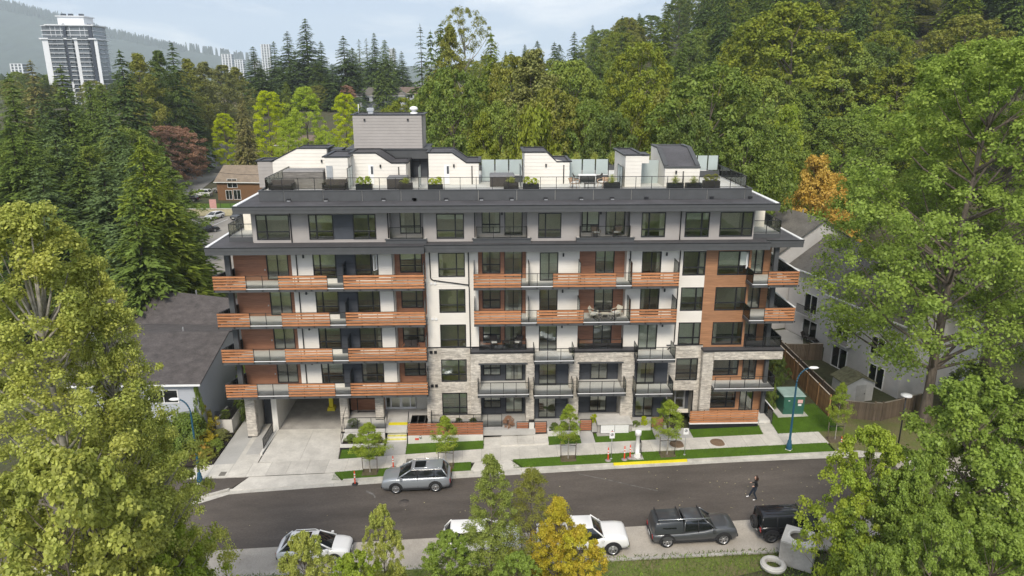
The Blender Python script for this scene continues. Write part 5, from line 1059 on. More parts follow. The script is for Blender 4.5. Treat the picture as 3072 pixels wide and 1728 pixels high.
# ---------------------------------------------------------------- the woman crossing the road
SKIN = pm('skin', (.50, .30, .22), .6, .05); TOPM = pm('black_knit', (.010, .010, .011), .85, .1, 8, .2, 40); JEAN = pm('dark_denim', (.018, .026, .042), .85, .2, 8, .2, 60); SHOE = pm('white_shoe', (.75, .74, .72), .6, .05); HAIR = pm('dark_brown_hair', (.035, .017, .010), .5, .3, 6, .3, 60, stretch=(4, 4, 1))
J = {'pel': (0, 0, 1.0, .115), 'wai': (.01, 0, 1.14, .095), 'che': (.03, 0, 1.33, .115), 'nec0': (.02, 0, 1.46, .07), 'nec': (.03, 0, 1.52, .048), 'hd0': (.05, 0, 1.59, .075), 'hd1': (.055, 0, 1.68, .092), 'hd2': (.045, 0, 1.76, .06), 'nose': (.15, 0, 1.645, .014),
     'hL': (0, .09, .96, .10), 'kL': (.10, .10, .56, .068), 'aL': (-.10, .10, .15, .045), 'fL': (.06, .10, .045, .042), 'tL': (.14, .10, .035, .03), 'hR': (0, -.09, .96, .10), 'kR': (.20, -.10, .58, .068), 'aR': (.36, -.10, .20, .045), 'fR': (.46, -.10, .15, .042), 'tR': (.54, -.10, .16, .03),
     'sL': (.02, .17, 1.41, .062), 'eL': (-.06, .24, 1.16, .044), 'wL': (.14, .20, 1.10, .03), 'mL': (.20, .19, 1.11, .034), 'sR': (.02, -.17, 1.41, .062), 'eR': (.02, -.25, 1.15, .044), 'wR': (.22, -.16, 1.18, .03), 'mR': (.28, -.14, 1.20, .034)}
ED = [('pel', 'wai'), ('wai', 'che'), ('che', 'nec0'), ('nec0', 'nec'), ('nec', 'hd0'), ('hd0', 'hd1'), ('hd1', 'hd2'), ('hd1', 'nose'), ('pel', 'hL'), ('hL', 'kL'), ('kL', 'aL'), ('aL', 'fL'), ('fL', 'tL'), ('pel', 'hR'), ('hR', 'kR'), ('kR', 'aR'), ('aR', 'fR'), ('fR', 'tR'), ('che', 'sL'), ('sL', 'eL'), ('eL', 'wL'), ('wL', 'mL'), ('che', 'sR'), ('sR', 'eR'), ('eR', 'wR'), ('wR', 'mR')]
for s in 'LR':
    mx_, my_, mz_, _ = J['m' + s]
    for k, (dy, ln, dz) in enumerate(((-.03, .07, 0), (-.01, .085, .0), (.01, .08, -.002), (.03, .065, -.004))): J['f%s%d' % (s, k)] = (mx_ + .03, my_ + dy, mz_, .010); J['g%s%d' % (s, k)] = (mx_ + .03 + ln * .8, my_ + dy, mz_ - .03, .008); ED += [('m' + s, 'f%s%d' % (s, k)), ('f%s%d' % (s, k), 'g%s%d' % (s, k))]
    J['u' + s] = (mx_ + .02, my_ + (.05 if s == 'R' else -.05), mz_ + .02, .010); ED.append(('m' + s, 'u' + s))
ks = list(J); me = bpy.data.meshes.new('person_skeleton'); me.from_pydata([J[k][:3] for k in ks], [(ks.index(a), ks.index(b)) for a, b in ED], [])
so_ = bpy.data.objects.new('person_skeleton', me); COL.objects.link(so_); sk = so_.modifiers.new('skin', 'SKIN'); sk.use_smooth_shade = True
if not me.skin_vertices: me.attributes.new
for i, k in enumerate(ks): sv = me.skin_vertices[0].data[i]; sv.radius = (J[k][3], J[k][3]); sv.use_root = (i == 0)
sb = so_.modifiers.new('sub', 'SUBSURF'); sb.levels = 2; sb.render_levels = 2
bpy.context.view_layer.update(); bm_ = bpy.data.meshes.new_from_object(so_.evaluated_get(bpy.context.evaluated_depsgraph_get())); bpy.data.objects.remove(so_)
bm_.materials.clear()
for mm in (SKIN, TOPM, JEAN, SHOE): bm_.materials.append(mm)
for pgn in bm_.polygons:
    c = pgn.center; x, y, z = c; pgn.use_smooth = True
    if z > 1.50: mi = 0
    elif z > 1.02: mi = 0 if (math.dist(c, J['mL'][:3]) < .10 and x > .15) or (math.dist(c, J['mR'][:3]) < .10 and x > .23) else 1
    elif (y > 0 and z < .10) or (y < 0 and (x > .38 or (z < .19 and x > .33))): mi = 3
    else: mi = 2
    pgn.material_index = mi
tp = thing('person', 'woman in black top and dark jeans walking across the road', 'person', (40.05, -11.1, zs(40) + .006), R(172)); bd = bpy.data.objects.new('body', bm_); COL.objects.link(bd); bd.parent = tp; bd.scale = (1.06, 1.06, 1.06)
m = MB(); m.lathe([(0, .12), (.06, .11), (.10, .05), (.112, -.02), (.105, -.12), (.09, -.22), (.05, -.33), (0, -.36)], (0, 0, 0), 14); m.v = [(a * .95 - .02 - (.05 if c < -.1 else 0) if a < .05 else a * .35 - .0, b, c) for a, b, c in m.v]; h = m.build('hair', HAIR, tp, (.03, 0, 1.80)); h.scale = (1.06, 1.06, 1.0)
for s in (-1, 1): MB().lathe([(.0, -.01), (.012, 0), (0, .01)], (.148, s * .036, 1.80), 8).build('eye', CHARD, tp)
MB().box(.148, .156, -.025, .025, 1.715, 1.727).build('mouth', pm('lips', (.35, .10, .09), .5, .1), tp)
# ---------------------------------------------------------------- terrace furniture
WICK = pm('pale_wicker', (.62, .58, .47), .8, .15, 20, .3, 60); WICKD = pm('dark_wicker', (.06, .05, .045), .8, .2, 20, .3, 60); CUSH = pm('white_cushion', (.75, .74, .70), .9, .03, 3, .2, 30)
def chair(x, y, z, rz, label, mat, cush=CUSH, group=None, s=1.0, high=.95):
    t = thing('lounge_chair', label, 'chair', (x, y, z), rz, group); t.scale = (s, s, s)
    MB().hexa([(-.27, -.25, .36), (.27, -.25, .36), (.27, .27, .36), (-.27, .27, .36)], [(-.29, -.28, .42), (.29, -.28, .42), (.27, .27, .40), (-.27, .27, .40)]).build('seat', mat, t)
    MB().hexa([(-.26, .25, .40), (.26, .25, .40), (.26, .30, .40), (-.26, .30, .40)], [(-.34, .42, high), (.34, .42, high), (.34, .47, high), (-.34, .47, high)]).build('backrest', mat, t)
    for sx_ in (-1, 1):
        MB().path([(sx_ * .30, -.26, .40), (sx_ * .35, -.24, .62), (sx_ * .34, .28, .68), (sx_ * .32, .40, high * .9)], .028, 6).build('armrest', mat, t)
        for sy in (-1, 1): MB().tube((sx_ * .25, sy * .22, .38), (sx_ * .30, sy * .30, 0), .022, .018, 6).build('leg', mat, t)
    MB().box(-.25, .25, -.24, .24, .421, .49).build('cushion', cush, t); return t
def table(x, y, z, w, d, h, label, mat, rz=0):
    t = thing('table', label, 'table', (x, y, z), rz); MB().box(-w / 2, w / 2, -d / 2, d / 2, h - .04, h).build('table_top', mat, t)
    for a in (-1, 1):
        for b in (-1, 1): MB().tube((a * (w / 2 - .06), b * (d / 2 - .06), h - .04), (a * (w / 2 - .04), b * (d / 2 - .04), 0), .025, .02, 6).build('leg', mat, t)
    return t
zc = FL(4) + .055
t = thing('rug', 'round patterned rug under wicker chairs on the balcony', 'rug', (31.0, 1.05, zc)); MB().lathe([(0, .004), (1.0, .004), (1.0, 0)], n=32).build('rug_field', pm('rug_pale', (.42, .40, .36), .95, .25, 6), t)
for r0 in (.3, .6, .85): MB().lathe([(r0, .006), (r0 + .09, .006)], n=32).build('rug_band', pm('rug_blue', (.06, .07, .10), .95, .3, 9), t)
chair(30.1, .95, zc + .008, R(70), 'pale wicker chair left of the balcony table', WICK); chair(31.95, 1.15, zc + .008, R(-60), 'pale wicker chair right of the balcony table', WICK); table(31.0, .95, zc + .008, .6, .5, .45, 'small pale wicker table between two wicker chairs', WICK)
chair(30.2, 2.05, 15.78, R(15), 'white cushioned egg chair left on the top storey recess', pm('brown_wicker', (.22, .16, .11), .8, .2, 20, .3, 60), s=.9); chair(31.9, 2.05, 15.78, R(-35), 'white cushioned egg chair right on the top storey recess', MATS['brown_wicker'], s=.9)
for x, lb in ((21.9, 'white patio chair left behind the stone parapet'), (23.9, 'white patio chair right behind the stone parapet')): chair(x, 1.95, 6.47, R(10 if x < 23 else -30), lb, WICKD, s=.9)
table(22.9, 1.9, 6.47, .6, .6, .45, 'low dark table behind the stone parapet', WICKD)
chair(15.3, 1.7, FL(3) + .06, R(20), 'dark chair on the third storey balcony corner', WICKD, WICKD); chair(14.6, 1.7, FL(3) + .06, R(-20), 'dark chair beside its twin on the third storey balcony', WICKD, WICKD)
zr_ = RD + .006
def planter_box(x, y, w, d, h, label, lf, n=2, mat=None, ph=.55):
    t = thing('roof_planter', label, 'planter', (x, y, zr_)); m = MB(); m.box(-w / 2, w / 2, -d / 2, -d / 2 + .05, 0, h); m.box(-w / 2, w / 2, d / 2 - .05, d / 2, 0, h); m.box(-w / 2, -w / 2 + .05, -d / 2 + .05, d / 2 - .05, 0, h); m.box(w / 2 - .05, w / 2, -d / 2 + .05, d / 2 - .05, 0, h); m.build('box', mat or CHARD, t); MB().box(-w / 2 + .05, w / 2 - .05, -d / 2 + .05, d / 2 - .05, 0, h - .05).build('soil', SOIL, t); return (t, lf, n, ph, w, h, x, y)
ROOFP = [planter_box(11.6, 3.4, 1.3, .5, .45, 'dark planter with lime grass beside the left glass divider', 'lime2', 2), planter_box(14.9, 3.5, 1.1, .6, .5, 'dark planter with pale grass at the lift house gap', 'yellowgreen', 1, WICKD), planter_box(17.3, 3.4, 1.2, .5, .4, 'dark planter with lime grass left of the second stair house', 'lime', 2), planter_box(23.4, 3.6, 1.2, .6, .5, 'brown planter with pale grass beside the third stair house', 'yellowgreen', 1, WICKD), planter_box(25.0, 3.5, 1.3, .5, .4, 'dark planter with lime grass before the third stair house', 'lime', 2), planter_box(31.6, 3.6, 1.3, .6, .45, 'dark planter with tall grass left of the slim stair house', 'yellowgreen', 1), planter_box(36.7, 3.2, 1.3, .5, .45, 'dark planter with grass below the sloped stair house', 'yellowgreen', 1), planter_box(38.2, 3.2, 1.3, .5, .45, 'second dark planter with grass below the sloped stair house', 'yellowgreen', 1), planter_box(39.7, 3.4, 1.3, .6, .6, 'tall dark planter with wild grass at the right terrace', 'olive', 2, WICKD)]
def hot_tub(x, y, w, d, h, label, cat, mat, topm):
    t = thing('hot_tub' if cat == 'hot tub' else 'outdoor_kitchen', label, cat, (x, y, zr_)); MB().box(-w / 2, w / 2, -d / 2, d / 2, 0, h - .12).build('cabinet', mat, t); MB().hexa([(-w / 2 - .04, -d / 2 - .04, h - .12), (w / 2 + .04, -d / 2 - .04, h - .12), (w / 2 + .04, d / 2 + .04, h - .12), (-w / 2 - .04, d / 2 + .04, h - .12)], [(-w / 2 + .04, -d / 2 + .04, h), (w / 2 - .04, -d / 2 + .04, h), (w / 2 - .04, d / 2 - .04, h), (-w / 2 + .04, d / 2 - .04, h)]).build('cover', topm, t)
    for k in range(3): MB().box(-w / 2 + .05 + k * (w - .1) / 3, -w / 2 + .03 + (k + 1) * (w - .1) / 3, -d / 2 - .02, -d / 2 - .002, .04, h - .2).build('panel', mat, t)
GREYW = pm('grey_wood', (.20, .185, .165), .8, .2, 2, stretch=(1, 1, 8)); hot_tub(14.2, 7.6 - 3.3, 1.6, 1.5, .95, 'grey hot tub with cover in the gap below the lift house', 'hot tub', WICKD, pm('tub_cover', (.17, .17, .175), .7, .1)); hot_tub(22.7, 5.4, 2.0, 1.8, .95, 'grey hot tub before the frosted screens', 'hot tub', WICKD, MATS['tub_cover']); hot_tub(6.6, 5.0, 3.2, 1.6, 1.45, 'grey wood outdoor kitchen at the left end of the roof', 'counter', GREYW, pm('stone_top', (.22, .21, .20), .6, .1))
table(29.9, 6.2, zr_, 1.5, .8, .75, 'white dining table before the frosted screens', MWHITE); 
for x, r_ in ((29.2, 90), (30.7, -90)): chair(x - .2 + (.1 if r_ > 0 else .3), 6.2, zr_, R(r_), 'dark dining chair at the %s of the white roof table' % ('left' if r_ > 0 else 'right'), WICKD, WICKD, s=.9)
chair(28.6, 3.8, zr_, R(60), 'tan lounge chair on the roof terrace', pm('tan_wicker', (.45, .30, .20), .8, .2), s=1.0, high=.8); chair(30.9, 4.0, zr_, R(-50), 'white cushioned lounge chair on the roof terrace', MATS['tan_wicker'], s=1.0, high=.8); table(29.8, 3.7, zr_, .9, .6, .4, 'low dark table between roof lounge chairs', WICKD)
for x, y, lb in ((5.1, 3.3, 'dark covered sofa at the left roof corner'), (9.3, 3.4, 'dark cushion seat beside the first stair house')):
    t = thing('sofa', lb, 'sofa', (x, y, zr_)); MB().box(-.9, .9, -.4, .4, .1, .42).build('seat', WICKD, t); MB().hexa([(-.9, .25, .42), (.9, .25, .42), (.9, .42, .42), (-.9, .42, .42)], [(-.9, .32, .8), (.9, .32, .8), (.9, .44, .8), (-.9, .44, .8)]).build('backrest', WICKD, t)
    for a in (-1, 1): MB().box(a * .9 - .08, a * .9 + .08, -.4, .42, .1, .6).build('armrest', WICKD, t); MB().box(a * .75 - .04, a * .75 + .04, -.36, .36, 0, .1).build('foot', BLACK, t)
# ================================================================ trees and plants
def leafmat(name, col, var=.35, trans=.30, hue=.03, rough=.6):
    m = bpy.data.materials.new(name); m.use_nodes = True; nt = m.node_tree; nt.nodes.clear(); L = nt.links.new
    o = _n(nt, 'ShaderNodeOutputMaterial'); gi = _n(nt, 'ShaderNodeNewGeometry'); col = tuple(min(c * f, .62) for c, f in zip(col, (2.95, 2.75, 1.8))); hs = _n(nt, 'ShaderNodeHueSaturation', Color=(*col, 1))
    tc = _n(nt, 'ShaderNodeTexCoord'); no = _n(nt, 'ShaderNodeTexNoise', Scale=.45, Detail=3); L(tc.outputs['Object'], no.inputs['Vector'])
    oi = _n(nt, 'ShaderNodeObjectInfo'); ad = _n(nt, 'ShaderNodeMath', operation='MULTIPLY_ADD'); ad.inputs[1].default_value = .55; L(gi.outputs['Random Per Island'], ad.inputs[0])
    a2 = _n(nt, 'ShaderNodeMath', operation='MULTIPLY'); a2.inputs[1].default_value = .45; L(no.outputs['Fac'], a2.inputs[0]); L(a2.outputs[0], ad.inputs[2])
    mv = _n(nt, 'ShaderNodeMapRange'); mv.inputs['To Min'].default_value = 1 - var; mv.inputs['To Max'].default_value = 1 + var * 1.1; L(ad.outputs[0], mv.inputs['Value']); L(mv.outputs['Result'], hs.inputs['Value'])
    mh = _n(nt, 'ShaderNodeMapRange'); mh.inputs['To Min'].default_value = .5 + hue; mh.inputs['To Max'].default_value = .5 - hue; L(no.outputs['Fac'], mh.inputs['Value']); L(mh.outputs['Result'], hs.inputs['Hue'])
    d = _n(nt, 'ShaderNodeBsdfDiffuse'); t = _n(nt, 'ShaderNodeBsdfTranslucent'); g = _n(nt, 'ShaderNodeBsdfGlossy', Roughness=.45, Color=(.8, .85, .8, 1)); mx = _n(nt, 'ShaderNodeMixShader'); mx.inputs[0].default_value = trans; m2 = _n(nt, 'ShaderNodeMixShader'); m2.inputs[0].default_value = .015
    L(hs.outputs['Color'], d.inputs['Color']); L(hs.outputs['Color'], t.inputs['Color']); L(d.outputs[0], mx.inputs[1]); L(t.outputs[0], mx.inputs[2]); L(mx.outputs[0], m2.inputs[1]); L(g.outputs[0], m2.inputs[2]); L(m2.outputs[0], o.inputs[0])
    MATS[name] = m; return m
LEAF = {k: leafmat('leaf_' + k, *v) for k, v in dict(
    dark=((.044, .066, .022),), green=((.062, .090, .026),), mid=((.080, .108, .030),), lime=((.185, .285, .002), .3, .5, .008), lime2=((.15, .20, .026), .3, .45, .01), soft=((.095, .122, .040), .42, .4, .02), yellowgreen=((.146, .168, .058), .5, .42, .03),
    olive=((.085, .095, .026), .35, .3), gold=((.165, .148, .022), .5, .35, .07), orange=((.34, .155, .05), .35, .35, .01), rust=((.140, .088, .085), .3, .3, .01), young=((.112, .150, .028), .4, .42, .03), maple=((.088, .128, .034), .45, .42, .015), greyolive=((.085, .095, .045), .35), golden_top=((.078, .098, .017), .4, .3, .035),
    fir=((.036, .058, .024), .4, .2, .01), fir2=((.050, .076, .024), .4, .2, .01), cedar=((.068, .092, .018), .4, .2, .02), bluefir=((.054, .082, .046), .4, .2, .01), brownfir=((.085, .085, .045), .35, .15)).items()}
BARK = pm('grey_bark', (.16, .13, .10), .9, .25, 2.5, .8, 12, stretch=(3, 3, .6)); BARKP = pm('pale_bark', (.36, .33, .28), .9, .25, 2.5, .5, 12, stretch=(1, 1, 2)); BARKF = pm('fir_bark', (.11, .085, .065), .9, .2, 2, .6, 10, stretch=(3, 3, .6))
def leafmesh(name, pos, nrm, size, asp=.62, long_dir=None, bend=.25):
    n = len(pos); rg = np.random.default_rng(n)
    nrm = nrm / (np.linalg.norm(nrm, axis=1, keepdims=True) + 1e-9)
    if long_dir is None: a = rg.normal(size=(n, 3))
    else: a = long_dir
    u = a - (a * nrm).sum(1, keepdims=True) * nrm; u /= np.linalg.norm(u, axis=1, keepdims=True) + 1e-9; v = np.cross(nrm, u)
    s = size[:, None]; V = np.stack([pos - u * s - nrm * s * bend, pos - v * s * asp, pos + u * s - nrm * s * bend, pos + v * s * asp], 1).reshape(-1, 3)
    me = bpy.data.meshes.new(name); me.vertices.add(4 * n); me.vertices.foreach_set('co', V.ravel()); me.loops.add(4 * n); me.loops.foreach_set('vertex_index', np.arange(4 * n)); me.polygons.add(n); me.polygons.foreach_set('loop_start', np.arange(n) * 4); me.update(); return me
def broadleaf(name, seed, Hh, Rad, base, nc, per, leaf, prof, cr=.2, trunk_r=.25, droop=.0, lean=0.0, branchy=10, core=True, asp=.62, gap=.25):
    """crown of leaf clumps spread through an uneven envelope, trunk with limbs reaching into the clumps"""
    rg = np.random.default_rng(seed); t = rg.random(nc) ** .85; t[:3] = (.99, .95, .9)
    r = Rad * prof(t) * np.sqrt(rg.uniform(gap, 1.0, nc)) * rg.uniform(.82, 1.12, nc); ph = rg.random(nc) * 2 * np.pi
    lob = 1 + .16 * np.sin(3 * ph + seed) + .10 * np.sin(5 * ph + 2 * seed + 4 * t); r = r * lob
    cz = base + (Hh - base) * t; C = np.stack([r * np.cos(ph) + lean * (t), r * np.sin(ph), cz], 1)
    cs = Rad * cr * rg.uniform(.65, 1.3, nc) * (1.0 - .45 * t)
    k = np.repeat(np.arange(nc), rg.poisson(per, nc)); n = len(k); d = rg.normal(size=(n, 3)); d /= np.linalg.norm(d, axis=1, keepdims=True)
    d[:, 2] = np.where(d[:, 2] < -.55, -d[:, 2] * .6, d[:, 2]); rad = rg.random(n) ** .45
    pos = C[k] + d * (cs[k] * rad)[:, None] * np.array([1, 1, .9]); out = C[k] - np.array([0, 0, base + (Hh - base) * .4]); out /= np.linalg.norm(out, axis=1, keepdims=True) + 1e-6
    if droop: pos[:, 2] -= droop * (np.hypot(pos[:, 0], pos[:, 1]) / Rad) ** 2 * Rad
    nr = d * .55 + out * .35 + np.array([0, 0, .40]) + rg.normal(size=(n, 3)) * .55
    crown = leafmesh(name + '_crown', pos, nr, leaf * rg.uniform(.6, 1.25, n), asp)
    mb = MB(); pts = []; zz = np.linspace(-.15, Hh * .86, 9)
    for i, z in enumerate(zz): q = z / Hh; pts.append((lean * max(0, (z - base) / (Hh - base)) + math.sin(q * 5 + seed) * .05 * Rad * q, math.cos(q * 4 + seed) * .05 * Rad * q, z))
    for i in range(8): f0, f1 = 1 - i / 8.6, 1 - (i + 1) / 8.6; mb.tube(pts[i], pts[i + 1], trunk_r * f0 ** .8 * (1.35 if i == 0 else 1), trunk_r * f1 ** .8, 8, False)
    for j in range(min(branchy, nc)):
        c = C[(j * 7) % nc]; zb_ = min(max(base * .8, c[2] - .55 * np.hypot(c[0], c[1]) - .05 * Hh), Hh * .8); q = zb_ / (Hh * .86) * 8; i = int(min(q, 7)); f = q - i; p0 = Vector(pts[i]).lerp(Vector(pts[i + 1]), min(f, 1)); c = Vector(c)
        mid = p0.lerp(c, .55) + Vector((0, 0, -.05 * Rad)); rr = trunk_r * .38 * (1 - zb_ / Hh * .5); mb.tube(p0, mid, rr, rr * .6, 6, False); mb.tube(mid, c, rr * .6, rr * .15, 5, False)
    return crown, mb.mesh(name + '_trunk')
def conifer(name, seed, Hh, Rad, base, nw, nb, ns, trunk_r, droop=.25, spray=.5, power=.9, ragged=.25, asp=.30):
    """whorled boughs that droop, each carrying rows of needle sprays"""
    rg = np.random.default_rng(seed); P_, D_, S_, N_ = [], [], [], []
    for w_ in range(nw):
        t = (w_ + rg.uniform(0, .8)) / nw; z = base + (Hh - base) * t; Lm = Rad * (1 - t) ** power + Rad * .07
        if rg.random() < ragged * .25 and t < .85: continue
        for b in range(max(3, int(nb * (1 - .45 * t)))):
            Ln = Lm * rg.uniform(1 - ragged * 1.3, 1 + ragged * .5); a = rg.random() * 2 * np.pi; dr = droop * rg.uniform(.6, 1.5); m = max(3, int(ns * (.35 + .65 * Ln / Rad)))
            s = (np.arange(m) + rg.random(m)) / m; s = .12 + .9 * s; rr = s * Ln; zz = z - dr * rr * s + .10 * rr * (1 - t) * (1 - s) + (.18 * Ln * t)
            side = rg.normal(0, .16, m) * Ln * (1 - s * .65); ca, sa = np.cos(a), np.sin(a)
            P_.append(np.stack([rr * ca - side * sa, rr * sa + side * ca, zz + rg.normal(0, .035, m) * Ln], 1)); sd = np.sign(side) * rg.uniform(.2, 1.1, m)
            D_.append(np.stack([ca - sd * sa, sa + sd * ca, -.35 * dr * 2 * s - rg.uniform(0, .45, m)], 1)); S_.append(spray * (.55 + .45 * (1 - t)) * rg.uniform(.6, 1.25, m) * np.clip(Ln / Rad * 1.6, .62, 1)); N_.append(np.stack([rg.normal(0, .35, m) + .3 * ca, rg.normal(0, .35, m) + .3 * sa, np.ones(m)], 1))
    P_ = np.concatenate(P_); top = np.array([[0, 0, Hh - .2 * spray]]); P_ = np.concatenate([P_, top]); D_ = np.concatenate(D_ + [np.array([[0, 0, 1.]])]); S_ = np.concatenate(S_ + [np.array([spray * .8])]); N_ = np.concatenate(N_ + [np.array([[1., 0, 0]])])
    crown = leafmesh(name + '_crown', P_, N_, S_, asp, D_, .18); mb = MB(); mb.tube((0, 0, -.2), (0, 0, Hh * .45), trunk_r, trunk_r * .6, 8, False); mb.tube((0, 0, Hh * .45), (0, 0, Hh * .99), trunk_r * .6, .02, 6, False)
    return crown, mb.mesh(name + '_trunk')
pr_round = lambda t: np.sqrt(np.clip(1 - (2 * np.clip(t, 0, 1) - .85) ** 2 / 1.35, .02, 1)); pr_egg = lambda t: np.clip(np.sin(np.pi * (.12 + .84 * t) ** .8), .08, 1); pr_cone = lambda t: np.clip(1.05 - t, .05, 1) ** .75; pr_col = lambda t: np.clip(np.sin(np.pi * (.2 + .76 * t)), .12, 1) ** .6
# base meshes: name -> (crown, trunk, bark, height, radius)
TB = {}
def base_tree(k, ct, bark, Hh, Rad): TB[k] = (ct[0], ct[1], bark, Hh, Rad); ct[0].materials.append(LEAF['green']); ct[1].materials.append(bark)
for i in range(4): base_tree('maple%d' % i, broadleaf('maple', 11 + i, 24, 9, 2.5, 420, 72, .23, pr_round, .155, .42, branchy=26, gap=.55), BARK, 24, 9)
for i in range(3): base_tree('tall%d' % i, broadleaf('alder', 31 + i, 26, 6, 4, 220, 95, .19, pr_egg, .22, .35, branchy=20, gap=.15), BARK, 26, 6)
for i in range(2): base_tree('col%d' % i, broadleaf('column_tree', 41 + i, 22, 4.2, 1.5, 200, 120, .15, pr_col, .27, .3, branchy=12), BARK, 22, 4.2)
for i in range(2): base_tree('airy%d' % i, broadleaf('airy', 51 + i, 28, 8, 6, 260, 70, .13, pr_round, .15, .4, branchy=40, gap=.3), BARKP, 28, 8)
for i in range(4): base_tree('fir%d' % i, conifer('fir', 61 + i, 34, 5.5, 3, 62, 11, 26, .42, .30, .78, .78, .30, .36), BARKF, 34, 5.5)
for i in range(2): base_tree('cedar%d' % i, conifer('cedar', 71 + i, 28, 5.5, 1.0, 66, 12, 26, .45, .5, .66, .65, .18, .40), BARKF, 28, 5.5)
base_tree('spruce', conifer('spruce', 81, 16, 3.0, .6, 54, 11, 20, .2, .32, .46, .8, .22), BARKF, 16, 3.0); base_tree('sparse', conifer('sparse_fir', 83, 36, 4.2, 9, 44, 8, 18, .35, .22, .70, .8, .5), BARKF, 36, 4.2)
base_tree('bush0', broadleaf('bush', 91, 2.2, 1.5, .1, 70, 110, .065, pr_round, .32, .05, branchy=6), BARK, 2.2, 1.5); base_tree('bush1', broadleaf('bush', 92, 2.4, 1.3, .1, 70, 110, .06, pr_col, .34, .05, branchy=6), BARK, 2.4, 1.3)
base_tree('larch', broadleaf('larch', 95, 12, 5.5, 1, 160, 110, .13, pr_cone, .2, .22, branchy=20, droop=.12), BARK, 12, 5.5)
rgT = random.Random(21)
def plant(kind, x, y, h, rad, leaf, name, label, group=None, cat='tree', z=None, rz=None):
    cr, tk, bark, H0, R0 = TB[kind]; z = terr(x, y) - .05 if z is None else z
    t = thing(name, label, cat, (x, y, z), rgT.uniform(0, 6.28) if rz is None else rz, group)
    for nm, me in (('trunk', tk), ('crown', cr)):
        o = bpy.data.objects.new(nm, me); COL.objects.link(o); o.parent = t; o.scale = (rad / R0, rad / R0, h / H0)
        if nm == 'crown': o.material_slots[0].link = 'OBJECT'; o.material_slots[0].material = LEAF[leaf]
    return t
def px_tree(kind, dx, dtop, y, rad, leaf, name, label, group=None, hmin=4, hmax=46):
    """a tree whose tip is seen at display pixel (dx, dtop) and that stands at depth y"""
    p = onY(dx * KD, dtop * KD, y); g = terr(p[0], y); h = min(max(p[2] - g, hmin), hmax); return plant(kind, p[0], y, h, rad, leaf, name, label, group)
LF = {'dark': 'dark green', 'green': 'green', 'mid': 'mid green', 'lime': 'bright lime green', 'lime2': 'light green', 'yellowgreen': 'yellow green', 'olive': 'olive green', 'gold': 'golden', 'orange': 'orange', 'rust': 'rusty red', 'golden_top': 'golden green', 'greyolive': 'grey green', 'fir': 'dark', 'fir2': 'deep green', 'cedar': 'yellowish green', 'bluefir': 'blue green', 'brownfir': 'brownish', 'maple': 'fresh green', 'young': 'bright green'}
# --- conifers at the left
for k, (dx, dt, y, r, kd, lf) in enumerate([(20, 185, 80, 6, 'fir0', 'fir2'), (75, 152, 150, 7, 'fir1', 'brownfir'), (150, 163, 100, 7, 'fir2', 'fir2'), (222, 205, 92, 6, 'cedar0', 'fir2'), (300, 128, 120, 8, 'fir3', 'fir'), (345, 138, 140, 7, 'tall0', 'olive'), (395, 130, 150, 7, 'tall1', 'dark'), (430, 108, 160, 8, 'fir0', 'fir'), (470, 150, 175, 7, 'tall2', 'olive'), (510, 158, 185, 8, 'tall0', 'greyolive'), (555, 165, 200, 9, 'tall1', 'greyolive'), (590, 170, 210, 7, 'tall2', 'olive'),
        (130, 300, 62, 6, 'fir1', 'bluefir'), (55, 310, 52, 6, 'fir3', 'fir2'), (205, 320, 66, 6.5, 'fir0', 'fir2'), (262, 235, 84, 7, 'fir2', 'fir2'), (300, 330, 60, 6, 'fir1', 'fir'), (100, 420, 38, 6, 'fir2', 'bluefir'), (195, 400, 44, 6, 'fir3', 'fir2'), (15, 430, 40, 6, 'fir0', 'fir2'), (255, 410, 40, 6.5, 'fir1', 'bluefir'), (160, 520, 30, 5, 'fir2', 'fir2'), (35, 540, 28, 5, 'fir3', 'fir'), (230, 560, 27, 5.5, 'fir0', 'fir2'), (300, 560, 24, 5, 'fir3', 'bluefir')]):
    px_tree(kd, dx, dt, y, r, lf, 'conifer' if kd[0] in 'fc' else 'tree', (LF[lf] + ' conifer in the dense stand beside the parking lot') if kd[0] in 'fc' else (LF[lf] + ' broadleaf tree rising among conifers below the white tower'), 'trees left of the building')
px_tree('cedar1', 352, 352, 26, 6.2, 'cedar', 'cedar_tree', 'large yellowish green cedar standing behind the neighbouring house'); px_tree('cedar0', 420, 460, 32, 4.5, 'cedar', 'cedar_tree', 'lower yellowish cedar between the big cedar and the slim spruce'); px_tree('spruce', 457, 470, 38, 4.2, 'fir2', 'spruce_tree', 'slim blue green spruce beside the parking lot'); px_tree('fir1', 330, 470, 20, 4.5, 'fir2', 'conifer', 'dark conifer directly behind the neighbouring roof')
px_tree('maple0', 205, 312, 105, 6, 'lime2', 'tree', 'light green tree glowing among the dark conifers'); px_tree('maple2', 230, 345, 100, 5, 'young', 'tree', 'yellow tinged round tree among the conifers'); px_tree('maple1', 420, 250, 170, 8, 'mid', 'tree', 'round green tree above the rusty tree'); px_tree('maple3', 470, 262, 180, 7, 'green', 'tree', 'green tree beside the cream walled house'); px_tree('maple2', 395, 300, 165, 7, 'green', 'tree', 'low green tree behind the rusty tree')
px_tree('maple1', 418, 318, 138, 8.5, 'rust', 'tree', 'rusty red tree beside the street behind the parking lot')
